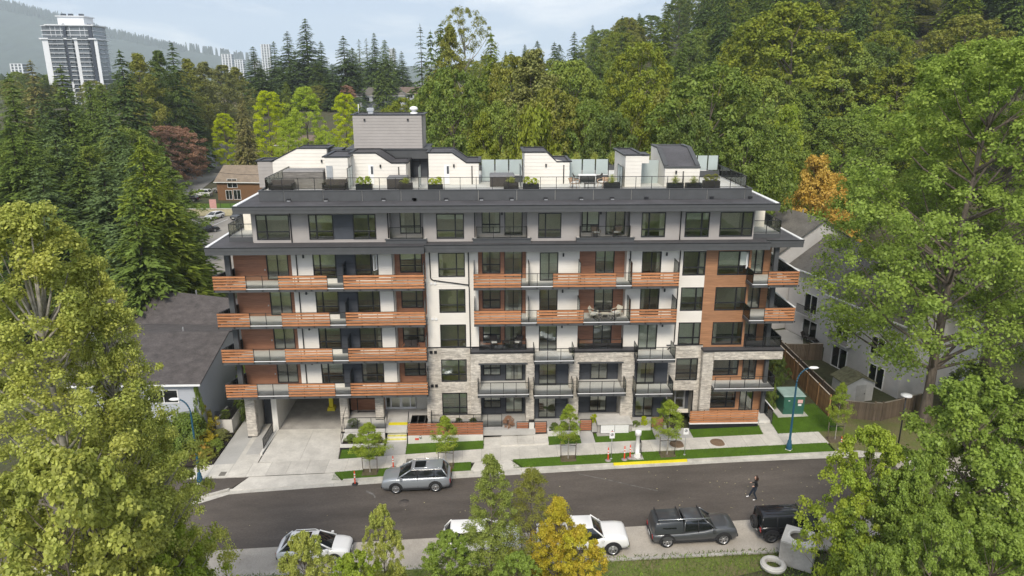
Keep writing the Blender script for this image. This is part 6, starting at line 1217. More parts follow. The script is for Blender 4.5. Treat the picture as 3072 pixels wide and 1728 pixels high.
for dx, dt, y, r, lf, kd, lb in ((560, 286, 165, 4.2, 'lime', 'col0', 'small lime green column tree left of the brown conifer'), (670, 230, 150, 5.0, 'lime', 'col1', 'brightest yellow lime column tree behind the roof'), (765, 220, 150, 5.2, 'lime2', 'col0', 'broad light green column tree between two lime ones'), (718, 300, 140, 3.6, 'lime2', 'col1', 'low light green tree at the foot of the column trees'), (866, 236, 155, 4.4, 'lime', 'col1', 'lime green column tree beside the lift house'), (818, 330, 140, 3.5, 'lime2', 'maple0', 'light green shrub tree right behind the roof stair house')): px_tree(kd, dx, dt, y, r, lf, 'column_tree', lb)
px_tree('cedar0', 606, 236, 128, 4.0, 'brownfir', 'conifer', 'brownish narrow conifer between lime green trees'); px_tree('cedar1', 718, 204, 215, 4, 'cedar', 'conifer', 'small yellow green conifer above the column trees'); px_tree('col0', 900, 245, 230, 4, 'bluefir', 'tree', 'blue green tree in front of the grey roofed houses')
# --- tall row behind
for dx, dt, y, r, kd in ((636, 118, 250, 8, 'fir0'), (688, 105, 300, 7, 'fir1'), (721, 79, 265, 8, 'fir2'), (767, 48, 262, 10, 'fir3'), (806, 104, 285, 7, 'fir1'), (740, 130, 255, 8, 'fir0'), (790, 150, 258, 8, 'cedar0'), (863, 91, 262, 9, 'fir2'), (885, 120, 270, 7, 'cedar1'), (902, 99, 330, 6, 'sparse'), (921, 97, 340, 6, 'sparse'), (940, 84, 300, 7, 'fir0'), (967, 101, 265, 7, 'cedar0'), (990, 121, 330, 6, 'fir1'), (1010, 129, 320, 6, 'fir2'), (655, 165, 240, 7, 'fir3'), (835, 160, 250, 6, 'fir1')): px_tree(kd, dx, dt, y, r, 'fir' if kd[:3] == 'fir' else 'fir2', 'fir_tree', ('thin open fir ' if kd == 'sparse' else 'dense dark fir ' if kd[0] == 'c' else 'tallest dark fir ' if dx == 767 else 'tall dark fir ') + ('left of the grey roofed houses' if dx < 745 else 'behind the row of white houses' if dx < 895 else 'at the right end of the fir row'), 'tall firs behind the houses')
for dx, dt, y, r, kd, lf in ((800, 215, 250, 5, 'maple0', 'olive'), (868, 215, 252, 4.5, 'maple1', 'rust')): px_tree(kd, dx, dt, y, r, lf, 'tree', 'rust tinged tree at the foot of the tall firs', 'rust tinged trees by the firs')
for dx, dt, y, r, kd, lf, lb in ((1057, 62, 110, 4.5, 'sparse', 'fir', 'thin open fir left of the airy tall tree'), (1082, 78, 108, 4.5, 'fir1', 'fir2', 'dark fir beside the thin open fir'), (1108, 60, 104, 5.5, 'fir3', 'fir2', 'dense fir in front of the airy tall tree'), (1165, 23, 112, 9, 'airy0', 'olive', 'tall airy broadleaf tree with visible branches against the sky'), (1130, 70, 100, 6, 'tall1', 'olive', 'brownish ivy clad tree below the airy tree'), (1235, 86, 72, 5.5, 'cedar0', 'cedar', 'pointed yellow green cedar behind the roof terrace'), (1140, 178, 56, 7, 'maple0', 'green', 'large dense maple right of the lift house'), (1090, 215, 75, 6, 'maple2', 'mid', 'green maple behind the lift house'), (1020, 250, 120, 7, 'maple3', 'golden_top', 'golden green maple left of the dense maple'), (985, 268, 140, 5, 'maple1', 'golden_top', 'small orange tinged tree near the grey roofs'), (1215, 288, 36, 3.6, 'tall2', 'golden_top', 'young golden green tree just behind the roof railing'), (1290, 150, 62, 6.5, 'maple3', 'olive', 'olive alder left of the grey willow'), (1340, 130, 52, 7.5, 'tall2', 'greyolive', 'grey green willow with fine leaves behind the roof'), (1440, 160, 66, 7.5, 'maple1', 'mid', 'green alder behind the grey willow'), (1395, 230, 42, 6, 'maple0', 'olive', 'olive tree with pale bare stems behind the roof'), (1480, 260, 40, 4.5, 'maple2', 'green', 'green tree between willow and golden maple'), (1540, 290, 36, 4.5, 'maple3', 'dark', 'dark young tree behind the frosted screens'), (1615, 115, 76, 8, 'maple3', 'golden_top', 'maple with golden crown above the roof terrace'), (1600, 245, 44, 4.5, 'maple1', 'golden_top', 'small golden round tree below the golden maple'), (1690, 230, 50, 6, 'maple3', 'olive', 'olive tree left of the big dark maple'), (1800, 172, 38, 9, 'maple0', 'green', 'big dark green maple right behind the right stair house'), (1740, 300, 30, 5, 'maple2', 'dark', 'dark lower maple behind the right roof terrace'), (1880, 330, 28, 5, 'maple3', 'green', 'green maple at the right end of the roof'), (2005, 12, 95, 14, 'maple1', 'golden_top', 'largest golden topped maple on the hillside'), (1900, 60, 105, 9, 'maple2', 'golden_top', 'golden maple leaning on the largest hillside maple'), (2130, 110, 92, 9, 'maple3', 'mid', 'green maple right of the largest hillside maple'), (2240, 80, 110, 7, 'maple0', 'golden_top', 'golden tinged maple below the dark hillside'), (1935, 205, 62, 7, 'maple2', 'mid', 'olive tree above the orange larch'), (1985, 270, 52, 5.5, 'larch', 'young', 'bright yellow green larch above the orange one'), (1945, 320, 44, 6, 'maple1', 'green', 'green tree left of the orange larch'), (2060, 395, 34, 6, 'larch', 'orange', 'orange autumn larch behind the townhouse roofs'), (2110, 440, 40, 5, 'larch', 'orange', 'second lower orange larch right behind the first'), (2130, 300, 60, 8, 'maple1', 'green', 'green maple behind the orange larches'), (1040, 300, 60, 4, 'maple3', 'dark', 'dark round tree right behind the lift house'), (1260, 260, 46, 5, 'maple1', 'mid', 'mid green tree behind the roof terrace rail'), (1350, 300, 34, 4, 'bush1', 'golden_top', 'golden shrub tree behind the frosted screens')): px_tree(kd, dx, dt, y, r, lf, 'tree', lb)
for dx, dt, y, r, kd, lf in ((2300, -20, 175, 7, 'fir2', 'fir'), (2345, 5, 185, 8, 'maple3', 'golden_top'), (2380, -30, 190, 7, 'fir0', 'fir2'), (2270, 20, 165, 7, 'cedar0', 'fir2'), (2325, 40, 160, 8, 'maple1', 'olive')): px_tree(kd, dx, dt, y, r, lf, 'hillside_conifer' if kd[0] in 'fc' else 'hillside_tree', LF[lf] + (' conifer' if kd[0] in 'fc' else ' broadleaf tree') + ' closing the gap above the golden tinged maple', 'trees above the golden tinged maple', 4, 60)
# --- wooded hillside at the right and filling stands
rf = random.Random(5)
def pj(x, y, z):
    d = np.array([x, y, z]) - CAM; zz = d @ _f; return (1536 + FPX * (d @ _r) / zz) / KD, (864 - FPX * (d @ _u) / zz) / KD
SZ = lambda h, con: ('tall' if h > (31 if con else 20) else 'short' if h < (26 if con else 17) else 'middling')
HP = lambda y: 'at the foot of the wooded hillside' if y < 140 else 'midway up the wooded hillside' if y < 240 else 'high on the wooded hillside' if y < 330 else 'on the crest of the wooded hillside'
cnt = 0
while cnt < 260:
    y = rf.uniform(75, 420) ; tx = rf.uniform(-.10, .80); x = 21.5 + (y + 55.7) * tx; g = terr(x, y)
    if x < 28 and y < 150: continue
    kd = rf.choice(['fir0', 'fir1', 'fir2', 'fir3', 'fir2', 'cedar0', 'cedar1', 'maple1', 'maple3', 'maple0'] if y > 120 else ['maple1', 'tall1', 'maple0', 'maple3', 'maple2'])
    con = kd[0] in 'fc'; h = rf.uniform(22, 36) if con else rf.uniform(16, 24); u, v = pj(x, y, g + h)
    if u < 1010 + 3 or u > 2700 or (u < 1700 and v < 205 - .30 * (u - 1010)) : continue
    lf = rf.choice(['fir', 'fir', 'fir2', 'cedar']) if con else rf.choice(['green', 'olive', 'mid', 'golden_top', 'dark'])
    plant(kd, x, y, h, rf.uniform(4.5, 6.5) if con else rf.uniform(6.5, 9.5), lf, 'hillside_conifer' if con else 'hillside_tree', SZ(h, con) + ' ' + LF[lf] + (' conifer ' if con else ' broadleaf tree ') + HP(y), 'trees on the wooded hillside'); cnt += 1
cnt = 0
while cnt < 60:                                  # left stand
    y = rf.uniform(34, 330); tx = rf.uniform(-.80, -.26); x = 21.5 + (y + 55.7) * tx; g = terr(x, y); kd = rf.choice(['fir0', 'fir1', 'fir2', 'cedar0', 'tall1', 'maple2']); con = kd[0] in 'fc'; h = rf.uniform(15, 24); u, v = pj(x, y, g + h); u0, v0 = pj(x, y, g)
    if u > 400 or v < 190 or (y > 120 and u > 260): continue
    lf = rf.choice(['fir', 'fir2', 'bluefir', 'fir2']) if con else rf.choice(['green', 'mid'])
    plant(kd, x, y, h, rf.uniform(4.2, 6), lf, 'conifer' if con else 'tree', ('tall ' if h > 19.5 else 'low ') + LF[lf] + (' conifer ' if con else ' broadleaf tree ') + ('at the front of the stand beside the neighbouring house' if y < 80 else 'in the middle of the stand below the white tower' if y < 170 else 'deep in the stand behind the parking lot'), 'trees left of the building'); cnt += 1
cnt = 0
while cnt < 70:                                   # suburb trees behind the houses
    y = rf.uniform(230, 420); x = 21.5 + (y + 55.7) * rf.uniform(-.62, -.05); kd = rf.choice(['maple0', 'tall0', 'fir1', 'maple3', 'cedar1', 'maple1']); con = kd[0] in 'fc'; h = rf.uniform(8, 15); u, v = pj(x, y, terr(x, y) + h)
    if v < 215 and u > 600: continue
    if (740 < u < 1040 or 520 < u < 600) and y < 330: continue
    lf = rf.choice(['fir2', 'cedar']) if con else rf.choice(['green', 'mid', 'olive', 'golden_top', 'dark']); plant(kd, x, y, h, rf.uniform(3.5, 6), lf, 'garden_tree', LF[lf] + ' garden tree among the distant houses', 'garden trees in the suburb'); cnt += 1
# --- right-hand trees near the townhouses
base_tree('bigmaple', broadleaf('big_maple', 123, 31, 11.5, 6.5, 560, 165, .135, pr_round, .115, .42, branchy=60, gap=.15, lean=2.0), BARK, 31, 11.5)
p = onZ(2272 + 1600 * 800 / 2576, 828 + 1440 * 800 / 2576, .15); plant('bigmaple', p[0], p[1], 30.5, 11.5, 'maple', 'maple_tree', 'huge maple with thick forked trunk in front of the townhouses', rz=.4)
plant('bigmaple', 69, 8, 29, 11, 'maple', 'maple_tree', 'tall maple crowding the huge one behind the townhouses', rz=2.0); plant('maple0', 66, -10, 14, 6, 'green', 'maple_tree', 'dark rounded maple at the corner of the lawn', rz=1.0)
for x, y, h, r, lf, kd in ((60.5, -3, 2.6, 2.2, 'dark', 'bush0'), (62.5, -1.5, 3.2, 2.4, 'dark', 'bush0'), (65, -2.5, 3.0, 2.6, 'green', 'bush1'), (64, 2, 3.5, 2.2, 'dark', 'bush0')): plant(kd, x, y, h, r, lf, 'shrub', 'dark rounded shrub by the townhouse end wall', 'shrubs by the townhouse end wall', 'shrub')
# --- foreground trees across the road
base_tree('poplar', broadleaf('poplar', 201, 26, 6.8, 1.5, 680, 165, .066, pr_cone, .105, .32, branchy=120, gap=.08, asp=.75), BARKP, 26, 6.8)
base_tree('street_maple', broadleaf('street_maple', 203, 10, 2.9, 2.4, 300, 125, .070, pr_round, .17, .11, branchy=60, gap=.12, asp=.8), BARK, 10, 2.9)
base_tree('slim_tree', broadleaf('slim_tree', 205, 10, 1.9, 2.0, 260, 140, .052, pr_egg, .22, .10, branchy=50, gap=.1, asp=.5), BARK, 10, 1.9); base_tree('fine_tree', broadleaf('fine_tree', 207, 10, 2.4, 2.0, 260, 110, .042, pr_egg, .2, .10, branchy=70, gap=.12, asp=.5), BARK, 10, 2.4)
px_tree('poplar', 55, 512, -29, 6.6, 'yellowgreen', 'poplar_tree', 'tall yellow green poplar with pale trunk across the road'); px_tree('poplar', 225, 645, -27.5, 4.0, 'yellowgreen', 'poplar_tree', 'shorter yellow green poplar in front of the neighbouring house')
px_tree('street_maple', 300, 1010, -26, 2.8, 'yellowgreen', 'street_tree', 'yellow green maple spreading over the kerb at the left'); px_tree('street_maple', 405, 1335, -28, 2.4, 'young', 'street_tree', 'bright green low maple at the road edge'); px_tree('street_maple', 120, 1150, -33, 3.4, 'yellowgreen', 'street_tree', 'yellow green maple under the poplars')
for dx, dt, y, r, lf, kd, lb in ((1232, 1148, -22, 1.75, 'soft', 'slim_tree', 'slim light green tree in front of the white suv'), (1130, 1345, -22.5, 1.7, 'maple', 'street_maple', 'short deep green maple left of the slim tree'), (1338, 1180, -21, 2.1, 'olive', 'fine_tree', 'fine leaved olive tree between slim and yellow trees'), (1405, 1255, -23, 1.7, 'gold', 'slim_tree', 'yellow autumn maple in front of the white pickup'), (1300, 1400, -25, 1.6, 'maple', 'street_maple', 'low green maple below the olive tree'), (1462, 1330, -24, 1.5, 'gold', 'street_maple', 'orange yellow maple crown beside the white pickup'), (958, 1275, -23.5, 1.1, 'yellowgreen', 'street_maple', 'thin young maple with yellowing leaf tips'), (760, 1345, -25, 1.5, 'yellowgreen', 'street_maple', 'yellowing maple in front of the white hatchback'), (890, 1395, -26, 1.6, 'young', 'street_maple', 'leafy green maple below the white hatchback'),
        (2205, 1080, -24, 2.3, 'young', 'street_maple', 'yellow tipped maple right of the black jeep'), (2275, 1185, -25.5, 2.1, 'maple', 'street_maple', 'green maple beside the yellow tipped one'), (2345, 1150, -26, 1.7, 'maple', 'street_maple', 'slim green maple over the side road'), (2470, 960, -24, 3.5, 'maple', 'street_maple', 'large green maple at the right road bend'), (2560, 1040, -23, 3.2, 'green', 'street_maple', 'dark green maple at the far right corner'), (2370, 1300, -30, 2.0, 'maple', 'street_maple', 'pale green maple with bright leaf tops'), (2215, 1375, -30, 1.5, 'maple', 'street_maple', 'pale topped maple beside the concrete vault'), (2520, 1340, -30, 2.6, 'maple', 'street_maple', 'leafy maple at the bottom right of the verge')): px_tree(kd, dx, dt, y, r, lf, 'street_tree', lb, None, 3)
# --- staked young street trees
base_tree('sapling', broadleaf('sapling', 221, 4.6, 1.05, 1.6, 110, 90, .042, pr_egg, .28, .045, branchy=26, gap=.1), BARKP, 4.6, 1.05)
SOILT = pm('tree_pit_soil', (.13, .10, .065), .95, .2, 5, .5, 30)
for x, y, h, r, lb in ((12.22, -5.1, 4.1, 1.35, 'young street tree in front of the terraced planter'), (18.05, -4.75, 4.2, 1.1, 'young street tree in front of the dark slat fence'), (27.62, -4.45, 4.6, 1.0, 'young street tree left of the parking sign'), (35.43, -4.5, 4.6, 1.25, 'young bright street tree right of the charging post'), (49.3, -3.4, 4.9, .9, 'thin young tree with yellowing leaves near the lawn end')):
    plant('sapling', x, y, h, r, 'young', 'young_tree', lb, z=zs(x) + .1)
    t = thing('tree_stake', 'wooden stakes and strap around the ' + lb.replace('young street tree', 'young tree').replace('young bright street tree', 'bright tree').replace('thin young tree', 'thin tree'), 'stake', (x, y, zs(x) + .1)); MB().tube((-.55, .1, -.05), (-.6, .1, 1.5), .03, .03, 6).build('post', BARK, t); MB().tube((.55, -.1, -.05), (.6, -.1, 1.5), .03, .03, 6).build('post', BARK, t); MB().path([(-.58, .1, 1.15), (0, .05, 1.18), (.58, -.1, 1.2)], .028, 6).build('strap', BLACK, t)
    structure(MB().slab([(x - .6, y - .5), (x + .6, y - .5), (x + .65, y + .45), (x - .6, y + .5)], .14, lambda a, b: zs(a) + .002).build('tree_pit', SOILT))
# --- shrubs, hedges, planter plants
for x, y, h, r, lf, kd, lb in ((-3.4, -.3, 3.4, 1.7, 'green', 'bush0', 'ivy covered shrub at the corner of the neighbouring house'), (-5.7, -.8, 3.0, 2.0, 'green', 'bush0', 'leafy shrub below the neighbouring house windows'), (-8.5, -1.2, 2.8, 2.4, 'mid', 'bush0', 'wide shrub in front of the neighbouring house'), (-12, -1, 2.0, 2.4, 'green', 'bush1', 'green shrub at the far end of the neighbouring house'), (-2.75, .85, 5.2, .45, 'green', 'bush1', 'ivy climbing the corner of the neighbouring house'), (-2.1, .2, 1.6, .8, 'gold', 'bush1', 'golden grass plume beside the walkway'), (-2.3, -1.3, 1.3, .8, 'orange', 'bush1', 'orange tinged plume in the planting bed'), (-1.5, -.2, 1.0, .9, 'mid', 'bush0', 'low green mound in the planting bed'), (-1.5, -1.6, .9, .8, 'olive', 'bush0', 'olive mound at the end of the planting bed'), (-1.4, 1.4, 1.1, .8, 'greyolive', 'bush0', 'grey green mound beside the planter box'), (-2.9, 1.6, 3.2, 1.0, 'gold', 'bush1', 'golden tall shrub by the house corner'),
        (-.4, 5.2, 3.6, .9, 'dark', 'bush1', 'dark clipped evergreen beside the left columns'), (-1.2, 7.5, 4.5, 1.1, 'dark', 'bush1', 'dark evergreen behind the left columns'), (-1.2, 10.5, 5, 1.2, 'green', 'bush1', 'evergreen hedge plant along the left wall'), (46.0, 4.4, 3.0, .55, 'green', 'bush1', 'clipped green cone beside the ramp'), (46.1, 6.0, 3.3, .6, 'green', 'bush1', 'second clipped green cone behind the first'), (46.3, 2.6, 2.4, .55, 'green', 'bush1', 'smaller clipped cone in front by the ramp'), (48.5, 7.5, 3.0, 1.2, 'dark', 'bush0', 'dark shrub between building and cedar fence'), (48.8, 10.5, 3.6, 1.3, 'olive', 'bush0', 'olive shrub between building and cedar fence'), (48.5, 14, 4.0, 1.4, 'dark', 'bush1', 'tall dark shrub between building and cedar fence')): plant(kd, x, y, h, r, lf, 'shrub', lb, None, 'shrub')
for x, y, z, h, r, lf, lb in ((23.05, .0, -.16, 1.1, .45, 'rust', 'reddish shrub in the small white planter'), (26.9, -.3, -.2, .6, .4, 'dark', 'dark tuft at the left of the long planter'), (27.7, -.3, -.2, .7, .45, 'green', 'green tuft in the middle of the long planter'), (28.5, -.3, -.2, .6, .4, 'dark', 'dark tuft at the right of the long planter'), (33.8, 0, -.16, .5, .35, 'green', 'low plant beside the mailbox shelter'), (34.5, 0, -.16, .9, .3, 'lime', 'small lime plant beside the mailbox shelter'), (30.35, .6, -.1, .8, .3, 'lime', 'lime shrub left of the mailbox shelter'), (10.0, -.8, -.83, .7, .5, 'green', 'green mound in the lower terraced planter'), (10.9, -.8, -.83, .6, .45, 'mid', 'second mound in the lower terraced planter'), (12.2, -.8, -.83, .7, .4, 'olive', 'grassy plant in the lower terraced planter'), (10.0, .6, .0, .6, .5, 'dark', 'dark planting behind the terrace rail'), (17.6, .4, .0, .8, .4, 'green', 'shrub behind the dark slat fence'), (18.9, .4, .0, .6, .4, 'dark', 'dark shrub behind the dark slat fence'), (20.1, .4, .0, .6, .35, 'green', 'small shrub at the fence end'), (36.3, .6, .0, 2.0, .35, 'dark', 'dark slim evergreen beside the right entry'), (-1.6, 3.4, zs(-1.6) + 1.1, .8, .5, 'green', 'green plant inside the square planter box')): plant('bush0', x, y, h, r, lf, 'planter_plant', lb, None, 'plant', z=z)
base_tree('grass_tuft', conifer('grass_tuft', 97, .8, .35, .05, 14, 10, 5, .004, -.6, .22, .3, .3, .10), BARK, .8, .35)
for (t, lf, n, ph, w_, h_, x, y) in ROOFP:
    for k in range(n): plant('grass_tuft' if lf == 'yellowgreen' else 'bush0', x + (k - (n - 1) / 2) * w_ * .45, y, ph * rgT.uniform(.8, 1.3), .33, lf, 'roof_plant', ('grassy tuft in the ' if k == 0 else 'second tuft in the ') + t['label'].split(' with ')[0].replace('second ', 'other ') + ' ' + t['label'].split(' grass ')[-1].split(' wild grass ')[-1], None, 'plant', z=RD + h_ - .06)
for k in range(12): plant('grass_tuft', 21.3 + k * 1.75, 15.2, 1.1, .4, 'yellowgreen', 'roof_grass', 'tall feathery grass in the planters along the rear roof edge', 'feathery grasses along the rear roof edge', 'plant', z=RD + .5)
t = thing('roof_planter', 'long dark planter along the rear edge of the roof', 'planter', (31, 15.2, RD)); MB().box(-10.5, 10.5, -.35, .35, 0, .5).build('box', CHAR, t); MB().box(-10.4, 10.4, -.28, .28, .5, .52).build('soil', SOIL, t)
# ================================================================ neighbouring and distant buildings
SHING = pm('dark_shingle', (.085, .075, .072), .9, .18, 1.2, .5, 18, fine=.25, fscale=7, stretch=(1, 1, 3)); SHINGB = pm('brown_shingle', (.17, .125, .10), .9, .15, 1, .5, 18, fine=.2, fscale=6); SHINGG = pm('grey_shingle', (.15, .14, .125), .9, .15, 1, .5, 18, fine=.25, fscale=7); SHINGT = pm('tan_shingle', (.24, .19, .14), .9, .12, 1, .4, 18, fine=.2, fscale=6)
VINYL = pm('pale_vinyl', (.40, .42, .46), .7, .03, .6); STUC = pm('white_stucco', (.62, .60, .585), .85, .05, .8, .2, 60); STUCG = pm('grey_stucco', (.36, .345, .34), .85, .08, .8, .2, 60); CREAM = pm('cream_wall', (.55, .50, .36), .8, .06, .8); BRWN = pm('brown_board', (.20, .105, .05), .8, .15, 2, stretch=(6, 6, .6))
def frame(o, rz): c, s = math.cos(rz), math.sin(rz); return lambda a, b: (o[0] + a * c - b * s, o[1] + a * s + b * c)
def gable_house(label, loc, rz, w, d, eave, ridge, wallm, roofm, name='house', over=.45, wins=(), axis='x', course=.2, lap=True, cat='house', group=None, trim=None, hip=0.0):
    """local frame: x along the ridge (width w), y depth d, front wall at y=0"""
    t = thing(name, label, cat, loc, rz, group); trim = trim or MWHITE
    def lapwall(x0, x1, z0, z1, y, ops, flip):
        mb = MB(); sgn = -1 if not flip else 1
        n = max(1, int((z1 - z0) / course)); h = (z1 - z0) / n
        for a, b, c, e in cells(x0, x1, z0, z1, ops): mb.box(a, b, min(y, y - sgn * .2), max(y, y - sgn * .2), c, e)
        if lap:
            for k in range(n):
                za, zb_ = z0 + k * h, z0 + (k + 1) * h; xs_ = [(x0, x1)]
                for o in ops:
                    if o[2] < zb_ and o[3] > za: xs_ = [q for a, b in xs_ for q in ((a, min(b, o[0])), (max(a, o[1]), b)) if q[1] - q[0] > .01]
                for a, b in xs_: mb.quad((a, y + sgn * .03, za), (b, y + sgn * .03, za), (b, y + sgn * .004, zb_), (a, y + sgn * .004, zb_)); mb.quad((a, y, za), (b, y, za), (b, y + sgn * .03, za), (a, y + sgn * .03, za))
        return mb
    ops = [(a, b, c, e) for (wall_, a, b, c, e) in wins if wall_ == 'f']; lapwall(0, w, -1.5, eave, 0, ops, False).build('front_wall', wallm, t); lapwall(0, w, -1.5, eave, d, [], True).build('back_wall', wallm, t)
    ym = d / 2
    for x, s in ((0, -1), (w, 1)):
        m = MB(); so_ = [(a, b, c, e) for (wall_, a, b, c, e) in wins if wall_ == ('l' if s < 0 else 'r')]
        for a, b, c, e in cells(0.2, d - .2, -1.5, eave, so_): m.box(min(x, x - s * .2), max(x, x - s * .2), a, b, c, e)
        if hip == 0: m.poly([(x, 0, eave), (x, d, eave), (x, ym, ridge - .05)] if s > 0 else [(x, d, eave), (x, 0, eave), (x, ym, ridge - .05)])
        if lap and not so_:
            n = int((ridge - eave) / course) + int((eave + 1.5) / course)
            for k in range(n):
                za = -1.5 + k * course; zb_ = za + course; f = lambda z: 0 if z <= eave else (z - eave) / (ridge - eave) * ym
                if hip and zb_ > eave: break
                m.quad((x + s * .03, f(za), za), (x + s * .03, d - f(za), za), (x + s * .004, d - f(zb_), zb_), (x + s * .004, f(zb_), zb_))
        m.build('gable_wall', wallm, t)
        for a, b, c, e in so_: m = MB(); m.box(x - .05, x + .05, a, b, c, e); wn = m.build('window', CGLASS, t); MB().box(x + s * .05, x + s * .09, a - .06, b + .06, c - .08, c).build('sill', trim, wn); MB().box(x + s * .05, x + s * .09, (a + b) / 2 - .03, (a + b) / 2 + .03, c, e).build('mullion', trim, wn); MB().box(x + s * .05, x + s * .09, a - .06, b + .06, e, e + .08).build('head', trim, wn)
    sl = (ridge - eave) / ym; ze = eave - over * sl
    m = MB(); hx = hip
    for s in (0, 1):
        ye = -over if s == 0 else d + over
        A, B_, C_, D_ = (-over, ye, ze), (w + over, ye, ze), (w + over - hx * 1.0, ym, ridge), (-over + hx, ym, ridge); up = (0, 0, .12)
        m.hexa([A, B_, C_, D_] if s == 0 else [B_, A, D_, C_], [tuple(np.add(q, up)) for q in ([A, B_, C_, D_] if s == 0 else [B_, A, D_, C_])])
    if hip:
        for x, s in ((-over, 1), (w + over, -1)): m.poly([(x, -over, ze + .12), (x, d + over, ze + .12), (x + s * hx, ym, ridge + .12)])
    rf_ = m.build('roof', roofm, t); m = MB(); m.box(-over, w + over, -over - .1, -over - .001, ze - .04, ze + .1); m.build('gutter', trim, rf_)
    MB().box(w * .6, w * .6 + .1, ym + .6, ym + .7, ridge - .5, ridge + .35).build('vent_pipe', GALV, rf_)
    for (wall_, a, b, c, e) in wins:
        if wall_ != 'f': continue
        m = MB(); m.box(a - .07, b + .07, -.06, .02, c - .07, c); m.box(a - .07, b + .07, -.06, .02, e, e + .07); m.box(a - .07, a, -.06, .02, c, e); m.box(b, b + .07, -.06, .02, c, e); m.box((a + b) / 2 - .03, (a + b) / 2 + .03, -.04, .02, c, e); wn = m.build('window', trim, t); MB().box(a, b, .05, .07, c, e).build('pane', CGLASS, wn)
    return t
# left neighbour: two storey house with dark shingle roof
HX = -2.7
t = gable_house('pale grey sided house with dark shingle roof left of the building', (HX - 10.0, 1.0, -1.7), 0, 10.0, 14.5, 5.7, 7.4, VINYL, SHING, wins=[('f', 6.0, 8.3, 3.9, 5.0), ('f', 2.2, 4.4, 3.9, 5.0), ('f', 6.6, 8.4, .9, 2.1), ('f', 8.7, 9.5, .9, 2.1)])
gable_house('dark roofed rear wing of the pale grey house', (HX - 17, 17, -1.6), R(-20), 15, 10, 4.8, 7.8, VINYL, SHING, name='house_wing')
# right: stepped townhouses, turned 15 degrees
RZ = math.atan2(.26, .965) + math.pi / 2          # long axis of the row
fr = frame((58.2, 3.7), math.atan2(.26, .965)); 
def row_house(label, a0, b0, ln, dp, eave, ridge, wins, roofm=SHINGG, wallm=STUCG, rzx=0):
    """wall facing the yard runs from (a0,b0) along the row; ridge across"""
    p = fr(a0, b0 + ln); t = gable_house(label, (p[0], p[1], .05), math.atan2(.26, .965) - math.pi / 2, ln, dp, eave, ridge, wallm, roofm, name='townhouse', over=.4, wins=wins, lap=False, cat='townhouse', trim=MWHITE)
    return t
w3 = [('f', 1.2, 3.2, .2, 2.3), ('f', 1.4, 3.0, 3.2, 5.0), ('f', 6.2, 8.0, .3, 2.3), ('f', 6.0, 7.6, 3.3, 5.0)]
row_house('grey stucco townhouse with gabled end nearest the road', 0, 0, 9.8, 9, 7.4, 10.2, w3, SHINGG, STUC); row_house('grey stucco townhouse behind the near gabled one', 2.6, 9.9, 9.5, 9.5, 7.8, 10.8, [('f', 3.0, 5.2, .2, 2.3), ('f', 2.8, 4.8, 3.2, 5.2), ('f', 6.5, 8.0, 5.6, 7.2)], SHINGG, STUC); row_house('white walled townhouse with brown grey roof further back', .8, 19.6, 11, 11, 9.2, 12.6, [('f', 5, 7, 3.2, 5.2)], SHINGG, STUC); row_house('large roofed townhouse block at the rear of the row', -1.5, 31, 14, 12, 9.6, 13.2, [], SHINGB, STUC)
# balcony rails and patio bits on the townhouses
for a, b in ((-.05, 7.3), (2.55, 15.6)):
    p = fr(a, b); t = thing('juliet_balcony', 'black picket balcony on the %s townhouse wall' % ('near' if a < 1 else 'second'), 'balcony', (p[0], p[1], 3.1), math.atan2(.26, .965)); m = MB(); m.box(-.75, 0, -1.3, 1.3, -.1, 0); m.build('floor', STUC, t); m = MB(); m.box(-.75, -.70, -1.3, 1.3, .9, .95)
    for k in range(20): m.box(-.74, -.71, -1.28 + k * .132, -1.25 + k * .132, 0, .9)
    m.build('pickets', BLACK, t)
p = fr(-3.0, 15.5); structure(MB().slab([fr(-3.2, 11.5), fr(2.5, 11.5), fr(2.5, 19), fr(-3.2, 19)], .14, lambda x, y: .0).build('patio', WALKM)); structure(MB().slab([(52.0, 1.0), (57.6, 2.5), (55.6, 12.9), (52.0, 13.2)], .1, lambda x, y: .0).build('lawn', LAWN))
chair(56.3, 19.0, .15, R(40), 'dark patio chair on the townhouse patio', WICKD, WICKD); chair(57.2, 17.8, .15, R(-40), 'dark patio chair beside the townhouse door', WICKD, WICKD); table(56.6, 18.0, .15, .9, .9, .6, 'dark round patio table by the townhouse', WICKD)
# garden shed
t = thing('garden_shed', 'white garden shed with mossy roof in the townhouse yard', 'shed', (54.4, 3.4, .05), R(8)); MB().box(-1.2, 1.5, 0, 2.1, -.1, 1.9).build('walls', pm('shed_white', (.58, .57, .54), .8, .08, 1), t); m = MB(); m.prism([(-1.35, 1.85), (.15, 2.55), (1.65, 1.85), (1.65, 1.95), (.15, 2.67), (-1.35, 1.95)], -.2, 2.3); m.build('roof', pm('mossy_roof', (.20, .19, .11), .95, .25, 3, .4, 20), t); m = MB(); m.prism([(-1.2, 1.9), (1.5, 1.9), (.15, 2.5)], 0, .05); m.build('gable', MATS['shed_white'], t); MB().box(-.2, .75, -.04, -.002, .0, 1.75).build('door', pm('shed_door', (.45, .44, .41), .8, .1, 2), t); MB().box(.6, .66, -.07, -.04, .85, .95).build('handle', BLACK, t)
